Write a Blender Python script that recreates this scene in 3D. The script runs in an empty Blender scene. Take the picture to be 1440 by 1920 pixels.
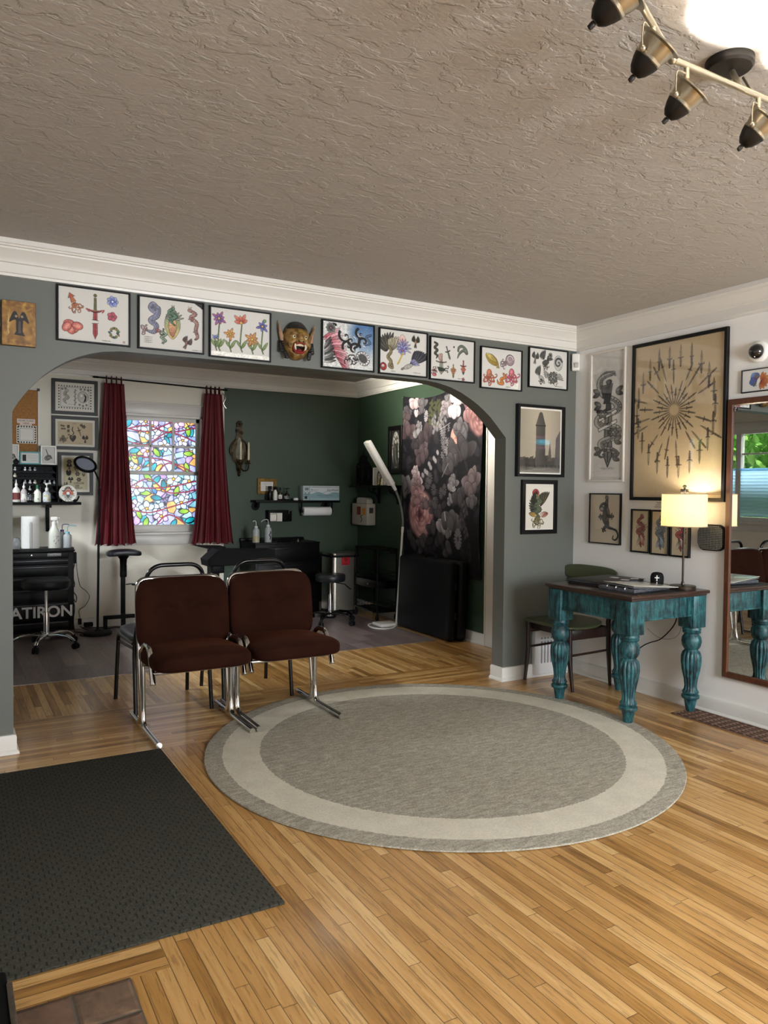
import bpy, bmesh, math, random
import numpy as np
from mathutils import Vector, Matrix

PI = math.pi
scene = bpy.context.scene
COL = scene.collection
random.seed(7)

# ------------------------------------------------------------------ camera
def make_camera():
    yaw, pitch, roll = math.radians(-29.844), math.radians(-1.685), math.radians(0.576)
    cy, sy, cp, sp = math.cos(yaw), math.sin(yaw), math.cos(pitch), math.sin(pitch)
    fwd = Vector((-sy * cp, cy * cp, sp)); right = Vector((cy, sy, 0)); up = right.cross(fwd)
    cr, sr = math.cos(roll), math.sin(roll)
    r2 = right * cr + up * sr; u2 = -right * sr + up * cr
    cd = bpy.data.cameras.new('camera')
    cam = bpy.data.objects.new('camera', cd); COL.objects.link(cam)
    m = Matrix((r2, u2, -fwd)).transposed().to_4x4()
    m.translation = Vector((-4.0663, -4.2337, 1.35))
    cam.matrix_world = m
    cd.sensor_fit = 'VERTICAL'; cd.sensor_height = 24.0; cd.sensor_width = 18.0
    cd.lens = 1427.6 / 1920 * 24.0
    cd.clip_start = 0.05
    scene.camera = cam
make_camera()

# ------------------------------------------------------------------ colour management, world, sun, window light
scene.view_settings.view_transform = 'Standard'
scene.view_settings.look = 'None'
scene.view_settings.gamma = 1.0
scene.view_settings.use_curve_mapping = False
scene.view_settings.exposure = 0.3
scene.cycles.max_bounces = 10
scene.cycles.diffuse_bounces = 5
scene.cycles.glossy_bounces = 6
scene.cycles.transmission_bounces = 8
scene.cycles.transparent_max_bounces = 12
scene.cycles.sample_clamp_indirect = 6.0
scene.cycles.blur_glossy = 0.5
scene.cycles.use_denoising = True

def srgb(c):
    if isinstance(c, str):
        c = c.lstrip('#'); c = [int(c[i:i + 2], 16) / 255 for i in (0, 2, 4)]
    return tuple((x / 12.92 if x <= 0.04045 else ((x + 0.055) / 1.055) ** 2.4) for x in c)

W = bpy.data.worlds.new('sky'); scene.world = W; W.use_nodes = True
wn = W.node_tree.nodes; wl = W.node_tree.links
bg = wn['Background']
sky = wn.new('ShaderNodeTexSky'); sky.sky_type = 'HOSEK_WILKIE'
sky.sun_direction = Vector((0.6, 0.1, 0.79)).normalized(); sky.turbidity = 3.0
wl.new(sky.outputs['Color'], bg.inputs['Color'])
bg.inputs['Strength'].default_value = 1.5
sun = bpy.data.lights.new('sun', 'SUN'); sun.energy = 5.0; sun.angle = .01; sun.color = (1, .95, .86)
so = bpy.data.objects.new('sun', sun); COL.objects.link(so); so.rotation_euler = Vector((.6, .1, .79)).to_track_quat('Z', 'Y').to_euler()

def area(name, loc, rot, sx, sy, power, col):
    l = bpy.data.lights.new(name, 'AREA'); l.shape = 'RECTANGLE'; l.size = sx; l.size_y = sy
    l.energy = power; l.color = col
    o = bpy.data.objects.new(name, l); o.location = loc; o.rotation_euler = rot; COL.objects.link(o)
    return o
# added fill behind the camera for the right wall; daylight through the side window
area('front_fill_light', (-1.6, -6.10, 1.55), (PI / 2 - .3, 0, 0), 1.5, 1.2, 200, (0.88, 0.94, 1.0))
area('side_window_daylight', (-5.35, 1.87, 2.75), (0, math.radians(-50), 0), 0.8, 1.6, 1000, (0.92, 0.97, 1.0))

# ------------------------------------------------------------------ materials
MATS = {}
def mat(name, color, rough=0.5, metal=0.0, spec=0.5, **kw):
    """principled material; kw: noise=(scale, amount, dark colour), bump=(scale, strength, distance), coat, sheen, emit, trans, alpha"""
    if name in MATS: return MATS[name]
    m = bpy.data.materials.new(name); m.use_nodes = True; MATS[name] = m
    nt = m.node_tree; b = nt.nodes['Principled BSDF']
    c = srgb(color) + (1,)
    b.inputs['Base Color'].default_value = c
    b.inputs['Roughness'].default_value = rough
    b.inputs['Metallic'].default_value = metal
    b.inputs['Specular IOR Level'].default_value = spec
    tc = nt.nodes.new('ShaderNodeTexCoord')
    if 'noise' in kw:
        sc, amt, c2 = kw['noise']
        n = nt.nodes.new('ShaderNodeTexNoise'); n.inputs['Scale'].default_value = sc; n.inputs['Detail'].default_value = 5
        mp = nt.nodes.new('ShaderNodeMapping'); mp.inputs['Scale'].default_value = kw.get('stretch', (1, 1, 1))
        nt.links.new(tc.outputs['Object'], mp.inputs['Vector']); nt.links.new(mp.outputs['Vector'], n.inputs['Vector'])
        r = nt.nodes.new('ShaderNodeMapRange'); r.inputs['From Min'].default_value = kw.get('lo', 0.35); r.inputs['From Max'].default_value = kw.get('hi', 0.65)
        r.inputs['To Max'].default_value = amt
        mx = nt.nodes.new('ShaderNodeMix'); mx.data_type = 'RGBA'
        mx.inputs['A'].default_value = c; mx.inputs['B'].default_value = srgb(c2) + (1,)
        nt.links.new(n.outputs['Fac'], r.inputs['Value']); nt.links.new(r.outputs['Result'], mx.inputs['Factor'])
        nt.links.new(mx.outputs['Result'], b.inputs['Base Color'])
    if 'bump' in kw:
        sc, st, di = kw['bump']
        n2 = nt.nodes.new('ShaderNodeTexNoise'); n2.inputs['Scale'].default_value = sc; n2.inputs['Detail'].default_value = 6
        nt.links.new(tc.outputs['Object'], n2.inputs['Vector'])
        bp = nt.nodes.new('ShaderNodeBump'); bp.inputs['Strength'].default_value = st; bp.inputs['Distance'].default_value = di
        nt.links.new(n2.outputs['Fac'], bp.inputs['Height']); nt.links.new(bp.outputs['Normal'], b.inputs['Normal'])
    if 'coat' in kw:
        b.inputs['Coat Weight'].default_value = kw['coat']; b.inputs['Coat Roughness'].default_value = kw.get('coat_rough', 0.1)
    if 'sheen' in kw:
        b.inputs['Sheen Weight'].default_value = kw['sheen']; b.inputs['Sheen Roughness'].default_value = 0.4
        if 'sheen_tint' in kw: b.inputs['Sheen Tint'].default_value = srgb(kw['sheen_tint']) + (1,)
    if 'emit' in kw:
        b.inputs['Emission Color'].default_value = srgb(kw.get('emit_color', color)) + (1,); b.inputs['Emission Strength'].default_value = kw['emit']
    if 'trans' in kw:
        b.inputs['Transmission Weight'].default_value = kw['trans']; b.inputs['IOR'].default_value = kw.get('ior', 1.45)
    return m

def attr_mat(name, rough=0.6, spec=0.3, emit=0.0, coat=0.0, sheen=0.0):
    """surface coloured by the paint attribute (a printed or painted picture)"""
    if name in MATS: return MATS[name]
    m = bpy.data.materials.new(name); m.use_nodes = True; MATS[name] = m
    nt = m.node_tree; b = nt.nodes['Principled BSDF']
    a = nt.nodes.new('ShaderNodeAttribute'); a.attribute_name = 'paint'
    nt.links.new(a.outputs['Color'], b.inputs['Base Color'])
    b.inputs['Roughness'].default_value = rough; b.inputs['Specular IOR Level'].default_value = spec
    b.inputs['Coat Weight'].default_value = coat; b.inputs['Coat Roughness'].default_value = 0.03
    b.inputs['Sheen Weight'].default_value = sheen
    if coat: b.inputs['Coat IOR'].default_value = 1.75
    if emit:
        nt.links.new(a.outputs['Color'], b.inputs['Emission Color']); b.inputs['Emission Strength'].default_value = emit
    return m

# ------------------------------------------------------------------ mesh building
class MB:
    """collects shapes, then links them as ONE mesh object"""
    def __init__(s): s.bm = bmesh.new(); s.mi = 0
    def _take(s, geom_verts):
        for v in geom_verts:
            for f in v.link_faces: f.material_index = s.mi
    def box(s, a, b, bev=0.0, seg=2, rot=None):
        a = Vector(a); b = Vector(b); c = (a + b) / 2; d = b - a
        t = bmesh.new()
        bmesh.ops.create_cube(t, size=1)
        for v in t.verts: v.co = Vector((v.co.x * d.x, v.co.y * d.y, v.co.z * d.z))
        if bev: bmesh.ops.bevel(t, geom=t.edges[:], offset=min(bev, abs(d.x) * .49, abs(d.y) * .49, abs(d.z) * .49), segments=seg, affect='EDGES', profile=0.5)
        M = Matrix.Translation(c)
        if rot is not None: M = M @ rot
        s.merge(t, M); return s
    def merge(s, t, M=None):
        n0 = len(s.bm.verts)
        mp = {}
        for v in t.verts: mp[v.index if False else v] = s.bm.verts.new(M @ v.co if M else v.co)
        for f in t.faces:
            try:
                nf = s.bm.faces.new([mp[v] for v in f.verts]); nf.material_index = s.mi; nf.smooth = True
            except ValueError: pass
        t.free()
    def cyl(s, p0, p1, r0, r1=None, n=20, caps=True):
        if r1 is None: r1 = r0
        return s.tube([p0, p1], [r0, r1], n, caps=caps)
    def tube(s, pts, r, n=10, caps=True, closed=False, flat=None):
        pts = [Vector(p) for p in pts]; k = len(pts)
        rs = r if isinstance(r, (list, tuple)) else [r] * k
        rings = []; prev = None
        for i, p in enumerate(pts):
            if closed: t = pts[(i + 1) % k] - pts[i - 1]
            elif i == 0: t = pts[1] - pts[0]
            elif i == k - 1: t = pts[-1] - pts[-2]
            else:
                t = (pts[i + 1] - pts[i]).normalized() + (pts[i] - pts[i - 1]).normalized()
            if t.length < 1e-9: t = Vector((0, 0, 1))
            t.normalize()
            if prev is None:
                ref = Vector((0, 0, 1)) if abs(t.z) < 0.9 else Vector((1, 0, 0))
                u = t.cross(ref).normalized()
            else:
                u = prev - t * prev.dot(t)
                if u.length < 1e-6: u = t.orthogonal()
                u.normalize()
            prev = u; w = t.cross(u)
            fu, fw = flat if flat else (1, 1)
            rings.append([s.bm.verts.new(p + (u * math.cos(2 * PI * j / n) * fu + w * math.sin(2 * PI * j / n) * fw) * rs[i]) for j in range(n)])
        rng = range(k) if closed else range(k - 1)
        for i in rng:
            A, B = rings[i], rings[(i + 1) % k]
            for j in range(n):
                f = s.bm.faces.new([A[j], A[(j + 1) % n], B[(j + 1) % n], B[j]]); f.smooth = True; f.material_index = s.mi
        if caps and not closed:
            for R in (rings[0][::-1], rings[-1]):
                try: f = s.bm.faces.new(R); f.material_index = s.mi
                except ValueError: pass
        return s
    def lathe(s, prof, c=(0, 0, 0), n=28, axis='z', flute=None, rot=None):
        """prof: [(radius, height)]; flute=(count, depth, h0, h1) carves reeds"""
        c = Vector(c); rings = []
        for r, h in prof:
            ring = []
            for j in range(n):
                a = 2 * PI * j / n; rr = r
                if flute and flute[2] <= h <= flute[3]: rr = r * (1 - flute[1] * (1 - abs(math.sin(flute[0] * a / 2)) ** 0.6))
                v = Vector((rr * math.cos(a), rr * math.sin(a), h))
                if axis == 'x': v = Vector((h, v.x, v.y))
                elif axis == 'y': v = Vector((v.x, h, v.y))
                if rot is not None: v = rot @ v
                ring.append(s.bm.verts.new(c + v))
            rings.append(ring)
        for A, B in zip(rings, rings[1:]):
            for j in range(n):
                f = s.bm.faces.new([A[j], A[(j + 1) % n], B[(j + 1) % n], B[j]]); f.smooth = True; f.material_index = s.mi
        if prof[0][0] > 1e-5: s.bm.faces.new(rings[0][::-1]).material_index = s.mi
        if prof[-1][0] > 1e-5: s.bm.faces.new(rings[-1]).material_index = s.mi
        return s
    def ball(s, c, r, n=16, sc=(1, 1, 1), rot=None):
        t = bmesh.new(); bmesh.ops.create_uvsphere(t, u_segments=n, v_segments=max(6, n // 2), radius=1)
        M = Matrix.Translation(Vector(c)) @ (rot.to_4x4() if rot is not None else Matrix.Identity(4)) @ Matrix.Diagonal((r * sc[0], r * sc[1], r * sc[2], 1))
        s.merge(t, M); return s
    def prism(s, poly, d0, d1, f=lambda u, v, d: (u, d, v), bev=0.0):
        """extrude a 2-D outline; f maps (u, v, depth) to space"""
        t = bmesh.new()
        A = [t.verts.new(Vector(f(u, v, d0))) for u, v in poly]; B = [t.verts.new(Vector(f(u, v, d1))) for u, v in poly]
        k = len(poly)
        t.faces.new(A[::-1]); t.faces.new(B)
        for i in range(k): t.faces.new([A[i], A[(i + 1) % k], B[(i + 1) % k], B[i]])
        if bev: bmesh.ops.bevel(t, geom=[e for e in t.edges if e.calc_length() > 0 and (e.verts[0] in A) == (e.verts[1] in A)], offset=bev, segments=2, affect='EDGES')
        s.merge(t); return s
    def grid(s, nu, nv, fn, smooth=True):
        V = [[s.bm.verts.new(Vector(fn(i / (nu - 1), j / (nv - 1)))) for i in range(nu)] for j in range(nv)]
        for j in range(nv - 1):
            for i in range(nu - 1):
                f = s.bm.faces.new([V[j][i], V[j][i + 1], V[j + 1][i + 1], V[j + 1][i]]); f.smooth = smooth; f.material_index = s.mi
        return s
    def quad(s, *p):
        f = s.bm.faces.new([s.bm.verts.new(Vector(x)) for x in p]); f.material_index = s.mi; return s

OFF = {}          # world position each parent's children are measured from
def finish(me, sharp=40):
    me.set_sharp_from_angle(angle=math.radians(sharp))
def obj(name, mb, m, parent=None, sharp=40, local=False):
    """link one mesh object; coordinates are in the room, shifted under the parent"""
    bmesh.ops.recalc_face_normals(mb.bm, faces=mb.bm.faces[:])
    me = bpy.data.meshes.new(name)
    for f in mb.bm.faces: f.smooth = True
    mb.bm.to_mesh(me); mb.bm.free()
    for x in (m if isinstance(m, (list, tuple)) else [m]): me.materials.append(x)
    finish(me, sharp)
    o = bpy.data.objects.new(name, me); COL.objects.link(o)
    place(o, parent)
    return o
def place(o, parent):
    me = o.data; n = len(me.vertices)
    co = np.empty(n * 3, 'f'); me.vertices.foreach_get('co', co); co = co.reshape(-1, 3)
    if parent is None:
        c = np.array([(co[:, 0].min() + co[:, 0].max()) / 2, (co[:, 1].min() + co[:, 1].max()) / 2, co[:, 2].min()], 'f')
        o.location = c.tolist(); OFF[o.name] = c
    else:
        c = OFF[parent.name]; OFF[o.name] = c; o.parent = parent
    me.vertices.foreach_set('co', (co - c).astype('f').ravel()); me.update()
def thing(name, loc, label, cat, group=None):
    o = bpy.data.objects.new(name, None); COL.objects.link(o); o.empty_display_size = 0.1
    o.location = loc; OFF[o.name] = np.array(loc, 'f'); tag(o, label, cat, group); return o
def tag(o, label, cat, group=None):
    o['label'] = label; o['category'] = cat
    if group: o['group'] = group
    return o
def struct(o): o['kind'] = 'structure'; return o
def dup(root, loc, label=None, rotz=None):
    """a copy of a thing with copies of its parts and sub-parts"""
    r = root.copy(); COL.objects.link(r); r.location = loc
    if rotz is not None: r.rotation_euler = (0, 0, rotz)
    if label: r['label'] = label
    OFF[r.name] = np.array(loc, 'f')
    for ch in list(root.children):
        c = ch.copy(); COL.objects.link(c); c.parent = r
        for g in list(ch.children):
            d = g.copy(); COL.objects.link(d); d.parent = c
    return r
def arc(c, r, a0, a1, n, f):
    return [f(c[0] + r * math.cos(a0 + (a1 - a0) * i / n), c[1] + r * math.sin(a0 + (a1 - a0) * i / n)) for i in range(n + 1)]
def catmull(P, n=8, closed=False):
    P = [np.array(p, float) for p in P]; k = len(P); out = []
    for i in range(k if closed else k - 1):
        p0 = P[(i - 1) % k] if (closed or i > 0) else P[0]; p1 = P[i]; p2 = P[(i + 1) % k]; p3 = P[(i + 2) % k] if (closed or i + 2 < k) else P[-1]
        for j in range(n):
            t = j / n
            out.append(0.5 * ((2 * p1) + (-p0 + p2) * t + (2 * p0 - 5 * p1 + 4 * p2 - p3) * t * t + (-p0 + 3 * p1 - 3 * p2 + p3) * t ** 3))
    if not closed: out.append(P[-1])
    return [tuple(x) for x in out]
def rounded(pts, r, n=5):
    """round the corners of a 3-D polyline"""
    P = [Vector(p) for p in pts]; out = [P[0]]
    for i in range(1, len(P) - 1):
        a = (P[i - 1] - P[i]); b = (P[i + 1] - P[i]); ra = min(r, a.length * .49, b.length * .49)
        A = P[i] + a.normalized() * ra; B = P[i] + b.normalized() * ra
        for k in range(n + 1):
            t = k / n; out.append(A * (1 - t) ** 2 + P[i] * 2 * t * (1 - t) + B * t * t)
    out.append(P[-1]); return out
def rrect(w, h, r, n=6, cx=0, cy=0):
    out = []
    for (x, y, a) in ((w / 2 - r, h / 2 - r, 0), (-w / 2 + r, h / 2 - r, PI / 2), (-w / 2 + r, -h / 2 + r, PI), (w / 2 - r, -h / 2 + r, 1.5 * PI)):
        out += [(cx + x + r * math.cos(a + PI / 2 * i / n), cy + y + r * math.sin(a + PI / 2 * i / n)) for i in range(n + 1)]
    return out
def text_mesh(name, body, size, m, parent, M, ext=0.0006, bold=0.0):
    """raised lettering as a mesh; M places it in the room"""
    cu = bpy.data.curves.new(name, 'FONT'); cu.body = body; cu.size = size; cu.extrude = ext; cu.offset = bold; cu.align_x = 'CENTER'; cu.align_y = 'CENTER'
    t = bpy.data.objects.new(name, cu); COL.objects.link(t)
    dg = bpy.context.evaluated_depsgraph_get(); me = bpy.data.meshes.new_from_object(t.evaluated_get(dg))
    bpy.data.objects.remove(t); bpy.data.curves.remove(cu)
    me.transform(M); me.materials.clear(); me.materials.append(m); me.name = name
    o = bpy.data.objects.new(name, me); COL.objects.link(o); place(o, parent); return o
def face_matrix(origin, right, up, fwd):
    m = Matrix((Vector(right), Vector(up), Vector(fwd))).transposed().to_4x4(); m.translation = Vector(origin); return m
# ------------------------------------------------------------------ painted pictures: colour per point of a fine grid
INK = (0.10, 0.09, 0.09)
def hx(c): c = c.lstrip('#'); return tuple(int(c[i:i + 2], 16) / 255 for i in (0, 2, 4))
class Art:
    """v runs 0..1 upwards, u runs 0..aspect to the right"""
    def __init__(s, w, h, paper, ny=150):
        s.w, s.h = w, h; s.a = w / h; s.ny = ny; s.nx = max(8, int(ny * s.a)); s.px = 1.0 / (ny - 1)
        s.img = np.ones((s.ny, s.nx, 3), 'f') * np.array(hx(paper) if isinstance(paper, str) else paper, 'f')
        s.rng = np.random.RandomState(3)
    def _win(s, x0, x1, y0, y1):
        i0 = max(0, int(x0 / s.px) - 1); i1 = min(s.nx, int(x1 / s.px) + 3); j0 = max(0, int(y0 / s.px) - 1); j1 = min(s.ny, int(y1 / s.px) + 3)
        if i1 <= i0 or j1 <= j0: return None
        X, Y = np.meshgrid(np.arange(i0, i1) * s.px, np.arange(j0, j1) * s.px); return slice(j0, j1), slice(i0, i1), X, Y
    def _mix(s, sl, cov, col):
        col = np.array(hx(col) if isinstance(col, str) else col, 'f'); R = s.img[sl[0], sl[1]]
        s.img[sl[0], sl[1]] = R * (1 - cov[..., None]) + col * cov[..., None]
    def line(s, pts, w, col=INK, al=1.0, sm=False):
        if sm: 
            k = len(pts); pp = catmull(pts, 6)
            if not np.isscalar(w): w = np.interp(np.linspace(0, 1, len(pp)), np.linspace(0, 1, k), w)
            pts = pp
        P = np.array(pts, float); ws = np.full(len(P), w, float) if np.isscalar(w) else np.array(w, float)
        m = ws.max() + s.px; win = s._win(P[:, 0].min() - m, P[:, 0].max() + m, P[:, 1].min() - m, P[:, 1].max() + m)
        if win is None: return s
        X, Y = win[2:]; D = np.full(X.shape, 9.0)
        for i in range(len(P) - 1):
            a, b = P[i], P[i + 1]; d = b - a; L = (d @ d) + 1e-12
            t = np.clip(((X - a[0]) * d[0] + (Y - a[1]) * d[1]) / L, 0, 1)
            D = np.minimum(D, np.hypot(X - a[0] - t * d[0], Y - a[1] - t * d[1]) - (ws[i] + (ws[i + 1] - ws[i]) * t) / 2)
        s._mix(win, np.clip(0.5 - D / s.px, 0, 1) * al, col); return s
    def poly(s, pts, col, al=1.0, out=None, ow=0.006, sm=False, fade=None):
        if sm: pts = catmull(pts, 6, True)
        P = np.array(pts, float); win = s._win(P[:, 0].min(), P[:, 0].max(), P[:, 1].min(), P[:, 1].max())
        if win is None: return s
        X, Y = win[2:]; C = np.zeros(X.shape, bool); k = len(P)
        for i in range(k):
            a, b = P[i], P[(i + 1) % k]
            if a[1] == b[1]: continue
            C ^= ((a[1] > Y) != (b[1] > Y)) & (X < (b[0] - a[0]) * (Y - a[1]) / (b[1] - a[1]) + a[0])
        cov = C.astype('f') * al
        if fade is not None:      # (x0, y0, x1, y1, colour2): gradient wash
            x0, y0, x1, y1, c2 = fade; d = np.array((x1 - x0, y1 - y0)); t = np.clip(((X - x0) * d[0] + (Y - y0) * d[1]) / (d @ d + 1e-9), 0, 1)[..., None]
            c1 = np.array(hx(col) if isinstance(col, str) else col); c2 = np.array(hx(c2) if isinstance(c2, str) else c2)
            R = s.img[win[0], win[1]]; s.img[win[0], win[1]] = R * (1 - cov[..., None]) + (c1 * (1 - t) + c2 * t) * cov[..., None]
        else: s._mix(win, cov, col)
        if out: s.line(list(pts) + [pts[0]], ow, out if out is not True else INK)
        return s
    def ell(s, x, y, rx, ry, col, rot=0, al=1.0, out=None, ow=0.006, soft=0.0):
        m = max(rx, ry) * (1 + soft) + s.px; win = s._win(x - m, x + m, y - m, y + m)
        if win is None: return s
        X, Y = win[2:]; c, q = math.cos(rot), math.sin(rot); U = (X - x) * c + (Y - y) * q; V = -(X - x) * q + (Y - y) * c
        R = np.sqrt((U / rx) ** 2 + (V / ry) ** 2)
        cov = np.clip((1 + soft - R) / (2 * soft), 0, 1) if soft else np.clip(0.5 - (R - 1) * min(rx, ry) / s.px, 0, 1)
        s._mix(win, cov * al, col)
        if out:
            p = [(x + rx * math.cos(t) * c - ry * math.sin(t) * q, y + rx * math.cos(t) * q + ry * math.sin(t) * c) for t in np.linspace(0, 2 * PI, 22)]
            s.line(p, ow, out if out is not True else INK)
        return s
    def speck(s, amt, x0=0, x1=9, y0=0, y1=1):
        n = s.rng.randn(s.ny, s.nx, 1).astype('f'); s.img += n * amt; return s
    # ---- motifs
    def petal(s, x, y, L, wd, ang, col, c2=None, out=True, ow=0.005):
        c, q = math.cos(ang), math.sin(ang); f = lambda a, b: (x + a * c - b * q, y + a * q + b * c)
        P = [f(0, 0), f(L * .35, wd * .5), f(L * .75, wd * .42), f(L, 0), f(L * .75, -wd * .42), f(L * .35, -wd * .5)]
        s.poly(P, col, out=out, ow=ow, sm=True, fade=(x, y, x + L * c, y + L * q, c2 or col)); return s
    def flower(s, x, y, r, n, col, c2, core, a0=0, ow=0.005, wd=0.6):
        for k in range(n): s.petal(x, y, r, r * wd, a0 + 2 * PI * k / n, col, c2, ow=ow)
        s.ell(x, y, r * .2, r * .2, core, out=True, ow=ow); return s
    def stem(s, pts, col, w=0.018):
        s.line(pts, w + .008, INK, sm=True); s.line(pts, w, col, sm=True); return s
    def snake(s, pts, w, col, c2=None, bands=14, ow=0.008):
        k = len(pts); ws = np.array([w * (0.45 + 0.55 * math.sin(PI * min(1, (i + .6) / k * 1.05)) ** .6) for i in range(k)]); ws[-1] = w * .08
        s.line(pts, list(ws + ow * 2), INK, sm=True); s.line(pts, list(ws), col, sm=True)
        if c2:
            pp = catmull(pts, bands); 
            for i in range(2, len(pp) - 2, 3):
                d = np.array(pp[i + 1]) - np.array(pp[i - 1]); d = d / (np.hypot(*d) + 1e-9); nrm = np.array((-d[1], d[0])); wi = np.interp(i / len(pp), np.linspace(0, 1, k), ws)
                a = np.array(pp[i]); s.line([a, a + nrm * wi * .45], 0.006, c2)
        return s
    def curl(s, x, y, r, ang, turns, w, col, sgn=1, ow=.007):
        P = []
        for i in range(16):
            t = i / 15; a = ang + sgn * turns * 2 * PI * t; rr = r * (1 - t) ** .8
            P.append((x + rr * math.cos(a), y + rr * math.sin(a)))
        ws = np.linspace(w, w * .3, 16); s.line(P, list(ws + ow), INK); s.line(P, list(ws), col); return s
    def tentacles(s, x, y, n, L, a0, a1, w, col, ow=.006):
        for k in range(n):
            a = a0 + (a1 - a0) * k / max(1, n - 1); sg = 1 if k % 2 else -1; l = L * (0.8 + .4 * ((k * 37) % 10) / 10)
            c, q = math.cos(a), math.sin(a); f = lambda t, b: (x + t * c - b * q, y + t * q + b * c)
            P = [f(0, 0), f(l * .35, sg * l * .12), f(l * .65, -sg * l * .1), f(l * .95, sg * l * .1), f(l * .9, sg * l * .28), f(l * .72, sg * l * .22)]
            ws = np.linspace(w, w * .3, 6); s.line(P, list(ws + ow), INK, sm=True); s.line(P, list(ws), col, sm=True)
        return s
    def octopus(s, x, y, r, col, c2):
        s.tentacles(x, y, 8, r * 1.7, -PI * .95, -PI * .02, r * .3, col)
        s.ell(x, y + r * .5, r * .62, r * .8, col, out=True); s.ell(x - r * .1, y + r * .7, r * .35, r * .4, c2, soft=.6, al=.8)
        s.ell(x - r * .25, y + r * .1, r * .13, r * .1, '#f0e0a0', out=True); s.ell(x + r * .25, y + r * .1, r * .13, r * .1, '#f0e0a0', out=True); return s
    def squid(s, x, y, r, ang, col, c2):
        c, q = math.cos(ang), math.sin(ang); f = lambda a, b: (x + a * c - b * q, y + a * q + b * c)
        s.tentacles(*f(-r * .2, 0), 7, r * 1.5, ang + PI - .9, ang + PI + .9, r * .16, c2)
        s.poly([f(r * 1.5, 0), f(r * .75, r * .55), f(r * .8, r * .22), f(0, r * .38), f(-r * .3, 0), f(0, -r * .38), f(r * .8, -r * .22), f(r * .75, -r * .55)], col, out=True, fade=(*f(r * 1.5, 0), *f(-r * .3, 0), c2))
        s.ell(*f(-r * .1, r * .18), r * .1, r * .1, '#f2e6b0', out=True); s.ell(*f(-r * .1, -r * .18), r * .1, r * .1, '#f2e6b0', out=True); return s
    def dagger(s, x, y0, y1, w, col, hilt, ang=0):
        """blade point at y0, pommel at y1"""
        L = y1 - y0; c, q = math.cos(ang), math.sin(ang); f = lambda a, b: (x + a * c - b * q, y0 + b * c + a * q)
        s.poly([f(0, 0), f(w * .5, L * .12), f(w * .42, L * .6), f(-w * .42, L * .6), f(-w * .5, L * .12)], col, out=True, ow=.006)
        s.line([f(0, L * .06), f(0, L * .58)], .006, INK)
        s.line([f(-w * 1.3, L * .63), f(-w * .6, L * .6), f(w * .6, L * .6), f(w * 1.3, L * .63)], .03, INK, sm=True); s.line([f(-w * 1.2, L * .625), f(w * 1.2, L * .625)], .014, hilt)
        s.poly([f(-w * .3, L * .64), f(w * .3, L * .64), f(w * .24, L * .9), f(-w * .24, L * .9)], hilt, out=True)
        s.ell(*f(0, L * .95), w * .34, w * .34, hilt, out=True); return s
    def wing(s, x, y, L, a0, a1, n, col, c2):
        for k in range(n):
            a = a0 + (a1 - a0) * k / (n - 1); l = L * (1 - .45 * k / n)
            s.petal(x + .02 * math.cos(a), y + .02 * math.sin(a), l, L * .16, a, col if k % 2 else c2, c2, ow=.006)
        return s
    def bird(s, x, y, r, col, c2, body, ang=PI / 2):
        s.wing(x, y, r * 1.5, ang + .35, ang + 1.35, 7, col, c2); s.wing(x, y, r * 1.5, ang - .35, ang - 1.35, 7, col, c2)
        for k in (-.3, 0, .3): s.petal(x, y - r * .3, r * 1.1, r * .25, ang + PI + k, c2, col)
        s.ell(x, y, r * .28, r * .5, body, out=True); s.ell(x, y + r * .6, r * .2, r * .2, body, out=True)
        s.poly([(x + r * .12, y + r * .68), (x + r * .45, y + r * .55), (x + r * .14, y + r * .52)], '#c9a030', out=True, ow=.004); return s
    def dragon(s, pts, w, col, c2, horn='#d8c070'):
        pp = catmull(pts, 6); k = len(pp)
        for i in range(1, k - 1, 1):     # back spines
            d = np.array(pp[i + 1]) - np.array(pp[i - 1]); d /= np.hypot(*d) + 1e-9; nrm = np.array((-d[1], d[0])); a = np.array(pp[i]); ww = w * math.sin(PI * (i + 2) / (k + 2))
            s.poly([a + nrm * ww * .3 - d * w * .18, a + nrm * (ww * .5 + w * .35), a + nrm * ww * .3 + d * w * .18], c2, out=True, ow=.004)
        s.snake(pts, w, col, INK); x, y = pts[0]; s.ell(x, y, w * .75, w * .55, col, out=True); s.ell(x - w * .2, y + w * .12, w * .14, w * .14, '#f0e0a0', out=True)
        for q in (-1, 1): s.curl(x + q * w * .5, y + w * .6, w * .5, PI / 2, .5, w * .2, horn, q)
        for i in (k // 3, 2 * k // 3):
            a = pp[i]; s.tentacles(a[0], a[1], 3, w * 1.3, -2.2, -.9, w * .22, col)
        return s
    def skull(s, x, y, r, col='#e8e2d2'):
        s.ell(x, y, r, r * .95, col, out=True); s.poly([(x - r * .55, y - r * .6), (x + r * .55, y - r * .6), (x + r * .45, y - r * 1.35), (x - r * .45, y - r * 1.35)], col, out=True)
        for q in (-1, 1): s.ell(x + q * r * .4, y - r * .1, r * .26, r * .28, INK)
        s.poly([(x, y - r * .3), (x + r * .14, y - r * .6), (x - r * .14, y - r * .6)], INK)
        for i in range(5): s.line([(x - r * .4 + i * r * .2, y - r * .8), (x - r * .4 + i * r * .2, y - r * 1.3)], .005)
        return s
    def scribble(s, x, y, w, n=6, col=(0.3, 0.3, 0.3), t=0.006):
        P = [(x + w * i / (3 * n), y + .008 * math.sin(i * 2.1) + .005 * math.sin(i * 3.7)) for i in range(3 * n + 1)]; s.line(P, t, col); return s
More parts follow.
